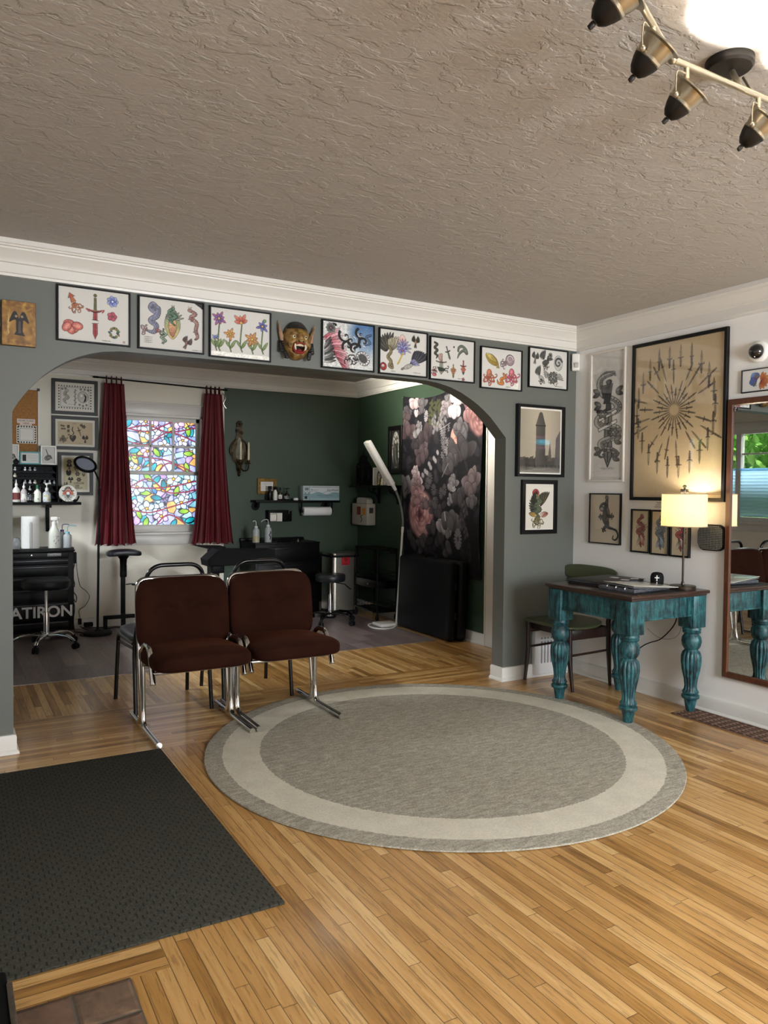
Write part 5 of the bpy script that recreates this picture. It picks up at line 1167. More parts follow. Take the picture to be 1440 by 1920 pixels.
# green chair behind the table, facing left
def green_chair():
    t = thing('green_dining_chair', (-.27, -.26, 0), 'mid-century chair with green vinyl seat and dark legs behind the teal table', 'chair'); wd = mat('dark_walnut', '#2a1710', .35, noise=(9, .7, '#180c08'), stretch=(5, 5, 1)); gv = mat('olive_green_vinyl', '#484e35', .35, bump=(100, .15, .002))
    def st(p, x, y, z): p.z += .012 * x * x - .006 * y * y; p.y *= 1 - .12 * (x > 0) * x; return p
    b = MB(); cushion(b, (-.315, -.25, .435), (.235, .235, .02), .6, .62, 30, st); obj('seat', b, gv, t, sharp=180)
    for x, y, dx, dy in ((-.47, -.055, -.015, .012), (-.44, -.44, .015, -.02)):
        b = MB(); b.tube([(x + dx, y + dy, 0), (x, y, .22), (x, y, .42)], [.011, .017, .0165], 12); obj('front_leg', b, wd, t)
    for y in (-.06, -.44):
        b = MB(); b.tube([(-.055, y, 0), (-.075, y, .25), (-.08, y, .45), (-.05, y + (.02 if y > -.2 else -.02), .78)], [.011, .018, .017, .011], 12); obj('rear_leg', b, wd, t)
        b = MB(); b.box((-.46, y - .008, .345), (-.08, y + .008, .415), .006); obj('side_rail', b, wd, t)
        b = MB(); b.cyl((-.46, y, .24), (-.08, y, .25), .008, n=10); obj('stretcher', b, wd, t)
    for x in (-.455, -.09): b = MB(); b.box((x, -.43, .37), (x + .015, -.06, .415), .005); obj('cross_rail', b, wd, t)
    def bk(p, x, y, z): p.x += .035 * (1 - y * y) - .02; return p
    b = MB(); cushion(b, (-.055, -.25, .765), (.014, .265, .055), .6, .5, 26, bk); obj('backrest', b, gv, t, sharp=180)
green_chair()

# ------------------------------------------------------------------ track light on the ceiling
def track_light():
    t = thing('ceiling_track_light', (-2.17, -2.83, 2.55), 'bronze ceiling track light with four bell spot heads', 'ceiling light'); br = mat('brushed_bronze_fixture', '#a39a86', .3, .85); dk = mat('dark_bronze_fixture', '#1d1914', .5, .5)
    b = MB(); b.lathe([(.064, 0), (.064, -.018), (.058, -.025), (.03, -.028), (0, -.028)], (-2.175, -2.84, 2.55), 40); r = obj('ceiling_rose', b, dk, t)
    b = MB(); b.cyl((-2.17, -2.845, 2.52), (-2.17, -2.87, 2.466), .008, n=12); b.cyl((-2.115, -2.84, 2.52), (-2.115, -2.87, 2.466), .004, n=10); obj('rose_stem', b, br, r)
    J = (-2.44, -2.868, 2.465); E = (-2.98, -3.12, 2.465)
    b = MB(); b.cyl(J, (-1.72, -2.868, 2.465), .0085, n=14); obj('track_bar', b, br, t)
    b = MB(); b.cyl(J, E, .0085, n=14); b.ball(J, .013, 12); obj('track_bar', b, br, t)
    ax = Vector((.52, .02, .85)).normalized()
    for k, (hx_, hy, top) in enumerate(((-2.86, -3.064, (-2.86, -3.064)), (-2.625, -2.954, (-2.60, -2.943)), (-2.405, -2.868, (-2.385, -2.868)), (-2.095, -2.868, (-2.085, -2.868)))):
        a = Vector((.30, -.66, .69)).normalized() if k != 0 else Vector((.42, -.6, .6)).normalized()
        q = Vector((0, 0, 1)).rotation_difference(a).to_matrix(); c = Vector((hx_, hy, 2.365 if k != 1 else 2.375)); s_ = 1.0
        h = MB(); prof = [(0, -.062), (.005, -.06), (.006, -.05), (.004, -.046), (.012, -.044), (.022, -.034), (.030, -.018), (.034, -.006), (.0365, -.004), (.0365, .001), (.035, .003), (.039, .016), (.042, .03), (.043, .034), (.055, .037), (.055, .04), (.041, .041), (.036, .03), (.028, .0), (.0, -.01)]
        h.lathe([(r_ * s_, z_ * s_) for r_, z_ in prof], c, 32, rot=q); hd = obj('spot_head', h, br, t, sharp=35)
        h = MB(); h.lathe([(0, -.0625), (.0058, -.0605), (.0068, -.05), (.0048, -.0455), (.0128, -.0445), (.0228, -.0345), (.0308, -.0182), (.0346, -.0062)], c, 32, rot=q); obj('rear_cap', h, dk, hd)
        side = a.cross(Vector((0, 0, 1))).normalized(); y_ = MB()
        for q2 in (-1, 1): 
            for o_ in (-.005, .005): y_.tube(catmull([c + side * q2 * .047 + Vector((0, 0, o_)), c + side * q2 * .049 + Vector((0, 0, .03)) , c + side * q2 * .034 + Vector((0, 0, .065)), Vector((top[0], top[1], 2.455 - .012))], 5), .0022, 8)
            y_.ball(c + side * q2 * .047, .0085, 10)
        y_.cyl((top[0], top[1], 2.43), (top[0], top[1], 2.458), .007, n=12); obj('yoke', y_, br, hd)
        bl = MB(); bl.ball(c + a * .022, .024, 14); obj('bulb', bl, mat('spot_bulb', '#fff4e0', .4, emit=18, emit_color='#ffe8c8'), hd)
        l = bpy.data.lights.new('spot_bulb_light', 'SPOT'); l.energy = 55; l.color = (1, .95, .88); l.spot_size = math.radians(112); l.spot_blend = .7; l.shadow_soft_size = .03
        o = bpy.data.objects.new('spot_bulb_light', l); o.location = c + a * .048; o.rotation_euler = (-a).to_track_quat('Z', 'Y').to_euler(); COL.objects.link(o)
track_light()

# neon sign in the front window behind the camera, seen only as a reflection
t = thing('neon_open_sign', (-5.03, -6.05, 2.1), 'glowing blue neon OPEN sign in a pink border, seen reflected in the tower photograph', 'sign')
cx, cz = -5.05, 2.205; M_ = face_matrix((cx, -6.06, cz), (-1, 0, 0), (0, 0, 1), (0, 1, 0))
text_mesh('letters', 'OPEN', .12, mat('neon_cyan', '#9ff2ff', .5, emit=60, emit_color='#59e0ff'), t, M_, .006)
b = MB(); b.tube([M_ @ Vector((u, v, 0)) for u, v in rrect(.54, .19, .05)], .008, 8, closed=True); obj('border_tube', b, mat('neon_pink', '#ffc8d8', .5, emit=25, emit_color='#ff9fc0'), t)
b = MB(); b.box((cx - .30, -6.199, cz - .12), (cx + .30, -6.085, cz + .12), .01); obj('backing_panel', b, M_blackgloss, t)
# ------------------------------------------------------------------ back room: window wall, left cluster
BK = 3.46
M_board = mat('mount_white', '#e4e0d4', .7)
def art_bandana(w, h):
    A = Art(w, h, '#e6e2d6', 130); k = INK; a = A.a
    for i in range(13): 
        u = .05 + (a - .1) * i / 12
        for v in (.05, .95): A.poly([(u - .022, v - .02), (u + .022, v - .02), (u + .022, v + .02), (u - .022, v + .02)], k)
    for i in range(9):
        v = .05 + .9 * i / 8
        for u in (.05, a - .05): A.poly([(u - .02, v - .024), (u + .02, v - .024), (u + .02, v + .024), (u - .02, v + .024)], k)
    A.line([(.12, .1), (a - .12, .1), (a - .12, .9), (.12, .9), (.12, .1)], .008); A.snake([(.35, .75), (.28, .6), (.4, .48), (.25, .36), (.34, .22)], .11, '#b8b4aa', k); A.ell(.36, .76, .07, .06, '#c9c4b8', out=True); A.ell(.98, .52, .2, .24, '#d0ccc0', out=True, ow=.012); A.poly([(1.0, .7), (1.12, .55), (1.1, .36), (1.0, .3), (1.06, .5)], k); A.ell(.92, .58, .07, .08, '#f0ece0', out=True)
    for i in range(8): A.ell(.66 + .03 * (i % 2), .2 + .085 * i, .035, .035, '#a8a49a', out=True, ow=.006)
    for x, y in ((.18, .82), (.3, .84), (.9, .84), (1.05, .84), (1.18, .82), (.85, .2), (.98, .16), (1.12, .2)): A.flower(x, y, .05, 6, '#cfcabd', '#a8a498', k, ow=.005)
    A.scribble(.4, .2, .18); return A
def art_heart(w, h):
    A = Art(w, h, '#cbb48c', 130); k = INK; A.speck(.012)
    for x, y in ((.16, .82), (.24, .8), (.18, .68), (.28, .68)): A.ell(x, y, .05, .035, '#6a5a44', out=True)
    A.words(.4, .72, .1, .12, k, 2); A.words(.4, .54, .1, .1, k, 2); A.line([(.42, .46), (.5, .38)], .02); A.line([(.5, .46), (.42, .38)], .02); A.words(.6, .9, .2, .04, '#7a6a50', 4)
    A.line([(.62, .76), (.6, .62), (.66, .52), (.62, .42)], .035, k, sm=True); A.poly([(.62, .12), (.5, .26), (.5, .38), (.57, .41), (.62, .36), (.68, .41), (.75, .37), (.74, .26)], '#3a342c', out=True, sm=True); A.ell(.58, .32, .04, .04, '#8a7a60', soft=.6)
    A.dagger(.96, .38, .8, .05, '#a8946c', '#4a4034', .3); A.flower(1.08, .8, .09, 5, '#6a5a44', '#3a342c', '#a89468'); A.flower(.98, .86, .07, 5, '#6a5a44', '#3a342c', '#a89468'); A.bird(1.14, .24, .12, '#5a4c3a', '#3a342c', '#8a7858'); A.octopus(.22, .26, .1, '#6a5c46', '#8f7e60'); A.scribble(.85, .06, .18)
    for i in range(50): A.ell(A.rng.rand() * A.a, A.rng.rand(), .007, .007, '#7a6644')
    return A
def art_sheet(w, h):
    A = Art(w, h, '#d8cc9f', 150); rg = np.random.RandomState(6)
    for i, (x, y) in enumerate(((.16, .88), (.4, .9), (.16, .72), (.36, .7), (.56, .74), (.14, .52), (.4, .5), (.58, .5), (.2, .3), (.44, .32))):
        c, d = ('#8f856a', '#4a4438')
        (A.flower(x, y, .075, 6, c, d, '#caa'  'cca') if i % 3 == 0 else A.skull(x, y, .05, '#b8ae90') if i % 3 == 1 else A.bird(x, y, .06, c, d, '#6a624e'))
    A.ell(.14, .5, .07, .06, INK); A.words(.3, .18, .3, .05, '#4a4438', 6); A.words(.34, .1, .12, .05, '#4a4438', 3); A.words(.3, .03, .26, .05, '#4a4438', 5); A.curl(.4, .62, .1, 0, 1, .03, '#7a7058'); return A
MFW = mat('matt_black_frame', '#1b1a18', .5)
framed('framed_ink_print', 'y', BK, -3.222, -2.817, 2.024, 2.352, 'grey-black framed ink print with a checkered border, top of three left of the window', 'picture', art_bandana, depth=.025, w=.03, mf=MFW, mount=.022, mmat=M_board)
framed('framed_ink_print', 'y', BK, -3.222, -2.812, 1.695, 2.008, 'black framed tan flash sheet with a heart, middle of three left of the window', 'picture', art_heart, depth=.025, w=.03, mf=MFW, mount=.022, mmat=M_board)
framed('framed_ink_print', 'y', BK, -3.170, -2.860, 1.268, 1.670, 'black framed portrait flash sheet half behind the magnifier lamp head', 'picture', art_sheet, depth=.025, w=.03, mf=MFW, mount=.022, mmat=M_board)
# cork board and pinned papers
t = thing('cork_board', (-3.65, BK, 1.60), 'white framed cork board on the cream wall at the left edge', 'board'); f = fmap('y', BK)
b = MB(); ring(b, f, -4.05, -3.326, 1.60, 2.243, .014, .0005, .02); obj('frame', b, M_whitepl, t, sharp=30)
b = MB(); b.box((-4.04, BK - .012, 1.61), (-3.336, BK - .001, 2.233)); obj('cork', b, mat('cork', '#b07f4b', .9, noise=(70, .7, '#8a5c30'), bump=(120, .4, .002)), t)
b = MB(); b.box((-3.348, BK - .023, 2.221), (-3.323, BK, 2.246), .004); obj('corner_cap', b, mat('corner_cap_grey', '#2b2b2b', .5), t)
def art_note(w, h): A = Art(w, h, '#ead9d2', 60); return A
t = thing('pinned_note', (-3.44, BK - .013, 1.915), 'pink paper note lettered MORE FLASH HERE pinned to the cork board', 'paper')
b = MB(); b.box((-3.513, BK - .0145, 1.921), (-3.363, BK - .0125, 1.962)); b.box((-3.49, BK - .0146, 1.905), (-3.39, BK - .0126, 1.93)); obj('paper', b, mat('pink_note', '#ead8d0', .7), t)
for s_, z in (('MORE FLASH', 1.945), ('HERE', 1.921)): text_mesh('lettering', s_, .022, mat('pen_grey', '#57504e', .6), t, face_matrix((-3.438, BK - .0152, z), (1, 0, 0), (0, 0, 1), (0, -1, 0)), .0003)
def art_card(w, h):
    A = Art(w, h, '#ece8e0', 90)
    for i in range(7):
        u = .1 + (A.a - .2) * i / 6
        for v in (.06, .94): A.poly([(u - .04, v - .04), (u + .04, v - .04), (u + .04, v + .04), (u - .04, v + .04)], INK)
        v = .1 + .8 * i / 6
        for u in (.06, A.a - .06): A.poly([(u - .035, v - .045), (u + .035, v - .045), (u + .035, v + .045), (u - .035, v + .045)], INK)
    A.line([(.16, .16), (A.a - .16, .16), (A.a - .16, .84), (.16, .84), (.16, .16)], .02, '#8a8680'); return A
t = thing('pinned_card', (-3.433, BK - .013, 1.737), 'white card with a checkered border pinned to the cork board below the note', 'paper')
b = MB(); b.box((-3.517, BK - .0148, 1.739), (-3.350, BK - .0125, 1.902)); obj('card', b, M_paper, t)
art_card(.164, .16).build('printed_border', M_print, t, wall_map('y', BK - .0152, -3.5155, -3.3515, 1.7405, 1.9005))

# shelf with the black rack of little bottles
t = thing('black_wall_shelf', (-3.45, BK - .12, 1.17), 'black wall shelf holding bottles and a black rack left of the window', 'shelf')
b = MB(); b.box((-3.95, 3.20, 1.182), (-3.0, BK - .001, 1.207), .003); obj('shelf_board', b, M_black, t)
b = MB(); b.box((-3.275, 3.25, 1.155), (-3.245, BK - .002, 1.182), .003); b.box((-3.275, BK - .03, .93), (-3.245, BK - .002, 1.17), .003); obj('bracket', b, M_black, t)
ZS = 1.207
t = thing('tiered_bottle_rack', (-3.55, 3.38, ZS), 'black tiered rack with scalloped slots and small bottle caps on the wall shelf', 'rack')
b = MB(); b.box((-3.93, 3.44, ZS), (-3.19, 3.452, 1.54)); b.box((-3.20, 3.31, ZS), (-3.188, 3.452, 1.545), .002); b.box((-3.93, 3.31, 1.532), (-3.188, 3.452, 1.545), .002); b.box((-3.93, 3.33, ZS), (-3.188, 3.452, ZS + .01), .002); obj('case', b, M_black, t)
for k in range(5):
    z = 1.24 + k * .058; pl = [(-3.93, 0)]; pl += [(-3.93, .022)]
    for i in range(17): c = -3.905 + i * .041; pl += [(c + .018 * math.cos(a), .026 - .012 * abs(math.sin(a))) for a in np.linspace(PI, 2 * PI, 5)] + [(c + .0205, .028)]
    pl = [q for q in pl if q[0] <= -3.2] + [(-3.2, 0)]
    b = MB(); b.prism(pl, 3.335, 3.345, lambda u, v, d: (u, d, z + v)); b.box((-3.93, 3.335, z - .004), (-3.2, 3.44, z)); obj('tier', b, M_black, t)
capm = [mat('cap_silver', '#c9c9cc', .3, .6), mat('cap_cream', '#d8d2c0', .4), mat('cap_clear', '#9aa0a8', .2), mat('cap_dark', '#2a2a30', .3)]
cap_spots = [(0, 3, 0), (0, 5, 0), (0, 6, 2), (0, 7, 2), (1, 3, 1), (2, 3, 3), (2, 5, 2), (2, 6, 0), (2, 7, 1), (2, 9, 2), (2, 10, 0), (2, 11, 2), (3, 4, 3), (3, 8, 3)]
proto = {}
for tier, slot, m_ in cap_spots:
    z = 1.24 + (4 - tier) * .058; x = -3.66 + slot * .041
    if m_ not in proto:
        o = thing('polish_bottle', (x, 3.372, z), 'small round bottle lying in a slot of the black tiered rack', 'bottle', 'small bottles in the black rack'); bb = MB(); bb.lathe([(0, 0), (.014, 0), (.015, .004), (.015, .03), (.008, .036), (.009, .037), (.0095, .05), (0, .051)], (x, 3.372, z), 14); obj('glass', bb, capm[m_], o); proto[m_] = o
    else: dup(proto[m_], (x, 3.372, z))
# small frames on top of the rack
def standing_frame(name, x0, x1, z0, z1, y, lab, fr, art, w=.014):
    return framed(name, 'y', y, x0, x1, z0, z1, lab, 'picture frame', art, depth=.018, w=w, mf=fr)
def art_shoe(w, h): A = Art(w, h, '#dedad2', 80); A.line([(A.a * .3, .85), (A.a * .5, .4)], .04); A.ell(A.a * .45, .35, .2, .14, '#8a8680', rot=.6, out=True, ow=.02); A.curl(A.a * .5, .3, .18, 0, 1, .04, '#4a4846'); return A
def art_cert(w, h): A = Art(w, h, '#e4e4e2', 60); A.poly([(.12, .2), (.45, .2), (.45, .8), (.12, .8)], INK); A.scribble(.6, .7, .8, 8); A.scribble(.6, .5, .8, 8); A.scribble(.9, .25, .5, 6); return A
silver = mat('brushed_silver_frame', '#c2bfb8', .4, .2)
standing_frame('small_photo_frame', -3.62, -3.502, 1.546, 1.725, 3.375, 'small silver framed drawing cut off by the arch edge, on the tiered rack', silver, art_shoe)
standing_frame('small_photo_frame', -3.500, -3.328, 1.546, 1.662, 3.355, 'small teal framed card standing on the tiered rack', mat('teal_frame', '#2f8f92', .4), art_cert, .012)
standing_frame('small_photo_frame', -3.326, -3.192, 1.546, 1.722, 3.375, 'small silver framed shoe drawing at the right end of the tiered rack', silver, art_shoe)
b = MB(); b.lathe([(0, 0), (.018, 0), (.024, .012), (.024, .03), (.012, .042), (.008, .05), (0, .051)], (-3.53, 3.335, 1.546), 18); tag(obj('black_figurine', b, M_dark), 'small round black ornament on the rack in front of the teal frame', 'ornament')
def bottle(label, x, y, z, r, h, bm, cm, lm=None, neck=.35, pump=0, cap_h=.2, taper=1.0, cat='bottle', name='bottle', group=None):
    t = thing(name, (x, y, z), label, cat, group); hb = h * (1 - cap_h)
    b = MB(); b.lathe([(0, 0), (r * .94, 0), (r, r * .12), (r, hb * .62), (r * taper, hb * .72), (r * .75, hb * .84), (r * neck, hb * .94), (r * neck, hb)], (x, y, z), 24); obj('body', b, bm, t)
    if lm: b = MB(); b.lathe([(r * 1.012, hb * .15), (r * 1.012, hb * .58)], (x, y, z), 24); obj('paper_band', b, lm, t)
    b = MB()
    if pump == 1: b.lathe([(r * neck * 1.15, hb), (r * neck * 1.15, hb + h * cap_h * .35), (r * .12, hb + h * cap_h * .38), (r * .12, hb + h * cap_h * .75), (r * .4, hb + h * cap_h * .78), (r * .4, h)], (x, y, z), 16); b.tube([(x, y, z + h * .985), (x + r * .9, y - .004, z + h * .975), (x + r, y - .004, z + h * .955)], r * .14, 8)
    elif pump == 2: b.lathe([(r * neck * 1.2, hb), (r * neck * 1.2, hb + h * cap_h * .3), (r * .2, hb + h * cap_h * .4), (r * .08, h), (0, h)], (x, y, z), 16)
    else: b.lathe([(r * neck * 1.25, hb), (r * neck * 1.25, h * .99), (r * neck, h), (0, h)], (x, y, z), 16)
    obj('cap', b, cm, t); return t
M_lab = mat('white_band_print', '#dcdad4', .6, noise=(60, .8, '#6b6a68'), lo=.55, hi=.6); M_frost = mat('frosted_bottle', '#cfd3d6', .35, trans=.35)
bottle('tall white squeeze bottle with dark side band, nearest the arch edge on the shelf', -3.535, 3.25, ZS, .03, .20, M_whitepl, M_whitepl, mat('dark_band', '#6b2a2a', .5), pump=2, cap_h=.28)
bottle('frosted squeeze bottle with pointed nozzle second on the shelf', -3.475, 3.24, ZS, .027, .18, mat('pinkish_bottle', '#b9aeb0', .35), M_whitepl, M_lab, pump=2, cap_h=.3)
bottle('black bottle with grey lettering and pump third on the shelf', -3.425, 3.25, ZS, .029, .145, M_blackgloss, mat('grey_pump', '#9a9a9c', .4), mat('dark_print', '#3a3c40', .5, noise=(70, 1, '#b0b0b0'), lo=.56, hi=.6), pump=2, cap_h=.26)
bottle('white bottle with green cap and green lettering on the shelf', -3.364, 3.25, ZS, .031, .155, mat('white_bottle', '#dfe0d6', .4), mat('green_cap', '#1f5a3c', .4), mat('green_print', '#dfe3d6', .5, noise=(55, 1, '#2f7a4a'), lo=.55, hi=.6), cap_h=.24)
bottle('clear hand pump bottle with blue and yellow front on the shelf', -3.287, 3.25, ZS, .034, .17, M_frost, M_whitepl, mat('blue_yellow_print', '#c3cbd6', .4, noise=(35, 1, '#b8b06a'), lo=.5, hi=.6), pump=1, cap_h=.38)
# painted plate on a stand with a dark bottle behind
t = thing('painted_plate', (-3.106, 3.29, ZS), 'round white plate painted with a red lotus on the end of the shelf', 'plate')
A = Art(.156, .156, '#dedbd2', 120)
for k in range(9): A.petal(.5, .42, .34, .13, .15 + k * .355, '#b9483a', '#d8836a', ow=.012)
for k in range(7): A.petal(.5, .4, .42, .12, PI + .2 + k * .46, '#8a8782', '#c9c6be', ow=.012)
for k in range(9): a = .5 + k * .27; A.petal(.5 + .44 * math.cos(a), .5 + .44 * math.sin(a), .17, .07, a + PI, '#3a2a2a', '#7a2a26', ow=.01)
A.poly([(.38, .36), (.5, .2), (.62, .36), (.5, .42)], '#55565c', out=True)
A.build('painted_face', M_print, t, lambda u, v: (lambda X, Y: (lambda R, TH: np.stack([-3.106 + R * np.cos(TH), 3.2605 + .0 * R + R * np.sin(TH) * .12 - .006 * (R / .076) ** 2, 1.287 + R * np.sin(TH)], 1))(np.maximum(np.abs(X), np.abs(Y)) * .074, np.arctan2(Y, X)))(2 * u - 1, 2 * v - 1))
b = MB(); b.lathe([(0, .004), (.045, .006), (.076, .0), (.078, .002), (.07, .012), (0, .014)], (-3.106, 3.274, 1.287), 40, rot=Matrix.Rotation(PI / 2 - .12, 3, 'X')); obj('plate_body', b, M_whitepl, t)
t = thing('plate_stand', (-3.106, 3.29, ZS), 'black scrolled stand holding the painted plate', 'stand')
for q in (-1, 1): b = MB(); b.tube(catmull([(-3.106 + q * .03, 3.33, ZS + .08), (-3.106 + q * .045, 3.30, ZS + .02), (-3.106 + q * .07, 3.25, ZS + .012), (-3.106 + q * .09, 3.235, ZS + .055)], 6), .008, 8); b.ball((-3.106 + q * .06, 3.26, ZS + .014), .014, 10); obj('scroll_arm', b, M_black, t)
b = MB(); b.tube([(-3.14, 3.33, ZS + .07), (-3.07, 3.33, ZS + .07)], .007, 8); obj('crossbar', b, M_black, t)
bottle('dark green dropper bottle peeking above the painted plate', -3.10, 3.385, ZS, .03, .185, mat('dark_green_glass', '#12241c', .2), M_dark, cap_h=.3, pump=2)

# tool chest
def chest_left():
    t = thing('tool_chest', (-3.5, 3.2, 0), 'black drawer tool chest lettered FLATIRON under the bottle shelf', 'tool chest'); bk = mat('black_enamel', '#050506', .4, spec=.16); x0, x1, y0, y1 = -3.86, -3.092, 2.985, 3.43
    b = MB(); b.box((x0, y0 + .012, .07), (x1, y1, .775), .006); obj('body', b, bk, t)
    b = MB(); b.box((x0 - .006, y0 - .006, .775), (x1 + .006, y1, .792), .004); b.box((x0 - .006, y0 + .05, .79), (x1 + .006, y0 + .062, .803)); b.box((x1 - .004, y0 + .05, .79), (x1 + .006, y1, .806)); obj('top_tray', b, bk, t)
    zs = [.745, .655, .555, .455, .325, .165, .085]; lip = mat('drawer_pull_edge', '#3f3f42', .3, .6)
    b = MB(); b.box((x0 + .02, y0, .715), (x1 - .045, y0 + .014, .77), .004); obj('lid_panel', b, bk, t)
    for za, zb in zip([.71] + zs[1:-1], zs[1:]):
        d = MB(); d.box((x0 + .02, y0, zb + .006), (x1 - .05, y0 + .014, za - .004), .004); dr = obj('drawer', d, bk, t)
        d = MB(); d.box((x0 + .02, y0 - .012, za - .018), (x1 - .05, y0 + .002, za - .006), .003); obj('drawer_pull', d, lip, dr)
    text_mesh('lettering', 'FLATIRON', .135, mat('vinyl_white', '#e8e8e8', .5), t, face_matrix((-3.418, y0 - .0015, .246), (1, 0, 0), (0, 0, 1), (0, -1, 0)), .0005, .0032)
    b = MB(); b.box((-3.31, y0 - .004, .737), (-3.20, y0 + .001, .762), .001); bd = obj('badge', b, mat('badge_grey', '#9a9a98', .35, .5), t); b = MB(); b.box((-3.306, y0 - .0045, .740), (-3.204, y0 - .003, .759)); obj('badge_field', b, mat('badge_black', '#161616', .4), bd)
    text_mesh('badge_lettering', 'CRAFTSMAN', .0165, mat('badge_letter', '#c9c9c6', .4), t, face_matrix((-3.255, y0 - .0052, .7495), (1, 0, 0), (0, 0, 1), (0, -1, 0)), .0003)
    b = MB(); b.lathe([(.012, 0), (.012, .006), (.006, .008), (0, .008)], (-3.44, y0, .748), 16, rot=Matrix.Rotation(PI / 2, 3, 'X')); obj('lock', b, M_chrome, t)
    for x in (x0 + .08, x1 - .08):
        for y in (y0 + .08, y1 - .06): b = MB(); b.cyl((x - .018, y, .036), (x + .018, y, .036), .036, n=18); b.box((x - .024, y - .02, .05), (x + .024, y + .02, .072), .003); obj('caster', b, M_dark, t)
    b = MB(); b.box((x1, 3.05, .66), (x1 + .03, 3.11, .76), .004); obj('power_strip', b, M_dark, t)
chest_left()
ZCH = .803
t = thing('paper_towel_holder', (-3.435, 3.12, ZCH - .011), 'white paper towel roll on an upright wire holder on the tool chest', 'paper towels')
b = MB(); b.lathe([(.018, .012), (.071, .012), (.073, .016), (.073, .288), (.071, .292), (.018, .292), (.018, .012)], (-3.435, 3.12, ZCH - .011), 40); obj('roll', b, mat('paper_towel', '#e9e8e6', .9, bump=(90, .5, .003)), t)
b = MB(); b.lathe([(0, 0), (.07, 0), (.07, .006), (0, .008)], (-3.435, 3.12, ZCH - .011), 32); b.tube(rounded([(-3.443, 3.042, ZCH - .008), (-3.443, 3.04, ZCH + .23), (-3.427, 3.04, ZCH + .23), (-3.427, 3.042, ZCH - .008)], .007, 5), .0022, 8); obj('holder', b, M_steel, t)
def spray(x, y, z):
    t = thing('spray_bottle', (x, y, z), 'white trigger spray bottle on the tool chest', 'spray bottle')
    b = MB(); b.lathe([(0, 0), (.048, 0), (.05, .006), (.05, .13), (.046, .155), (.03, .185), (.02, .205), (.0165, .225)], (x, y, z), 28); obj('body', b, mat('white_bottle', '#dfe0d6', .4), t)
    b = MB(); b.grid(9, 5, lambda u, v: (x + .0505 * math.sin(-.2 + u * 1.0), y - .0505 * math.cos(-.2 + u * 1.0), z + .02 + .1 * v)); obj('printed_panel', b, M_lab, t)
    b = MB(); b.lathe([(.02, .215), (.02, .236), (.012, .24), (.012, .252)], (x, y, z), 18); b.box((x - .028, y - .014, z + .25), (x + .034, y + .014, z + .285), .01, 3); b.cyl((x + .03, y, z + .272), (x + .044, y, z + .272), .008, n=12); b.tube([(x + .026, y, z + .252), (x + .034, y, z + .236), (x + .03, y, z + .215)], .005, 8); obj('trigger_head', b, M_whitepl, t)
spray(-3.24, 3.13, ZCH - .011)
def wash(label, x, y, z, r, h, capc, curve, liquid=None, mark=False):
    t = thing('wash_bottle', (x, y, z), label, 'bottle'); body = mat('translucent_white_bottle', '#c9ced0', .35, trans=.3)
    b = MB(); b.lathe([(0, 0), (r * .95, 0), (r, .006), (r, h * .72), (r * .92, h * .8), (r * .5, h * .88), (r * .45, h * .92)], (x, y, z), 26); obj('body', b, body, t)
    if liquid: b = MB(); b.lathe([(r * 1.01, .008), (r * 1.01, h * .4)], (x, y, z), 26); obj('liquid_level', b, mat('pale_amber_liquid', liquid, .3), t)
    if mark: b = MB(); b.tube(catmull([(x + .008, y - r * 1.0, z + h * .15), (x + .012, y - r * 1.0, z + h * .32), (x - .002, y - r * 1.01, z + h * .42), (x + .016, y - r * .97, z + h * .55), (x + .004, y - r * 1.0, z + h * .62)], 5), [.0045] * 20 + [.002], 6); obj('drawn_mark', b, M_dark, t)
    b = MB(); b.lathe([(r * .52, h * .9), (r * .52, h), (r * .2, h * 1.01), (0, h * 1.01)], (x, y, z), 18); cp = obj('cap', b, mat('cap_' + capc[1:], capc, .4), t)
    b = MB(); b.tube(catmull([(x, y, z + h)] + [(x + u, y, z + h + v) for u, v in curve], 6), .0035, 8); obj('bent_nozzle', b, mat('nozzle_' + capc[1:], capc if capc != '#dfe2e4' else '#cfd4d6', .4), cp)
wash('wash bottle with purple cap and bent tube behind the blue capped one', -3.165, 3.20, ZCH - .011, .032, .165, '#5a4a86', [(.0, .03), (.006, .045), (.03, .05), (.06, .045)])
wash('wash bottle with pale blue cap and bent tube on the tool chest', -3.13, 3.12, ZCH - .011, .036, .15, '#6fb4c4', [(.0, .03), (.006, .05), (.03, .056), (.075, .05)])

b = MB(); b.lathe([(0, 0), (.034, 0), (.038, .006), (.038, .075), (.028, .09), (.028, .1), (0, .101)], (-3.545, 3.16, ZCH - .0105), 22); tag(obj('clear_jar', b, mat('clear_jar_plastic', '#b9bcbc', .15, trans=.6)), 'small clear jar at the arch edge left of the towel roll on the tool chest', 'jar')
b = MB(); cushion(b, (-.60, 2.93, .036), (.055, .075, .033), .6, .6, 16); tag(obj('foot_pedal', b, M_dark), 'small black foot pedal on the floor before the black cabinet corner', 'pedal')
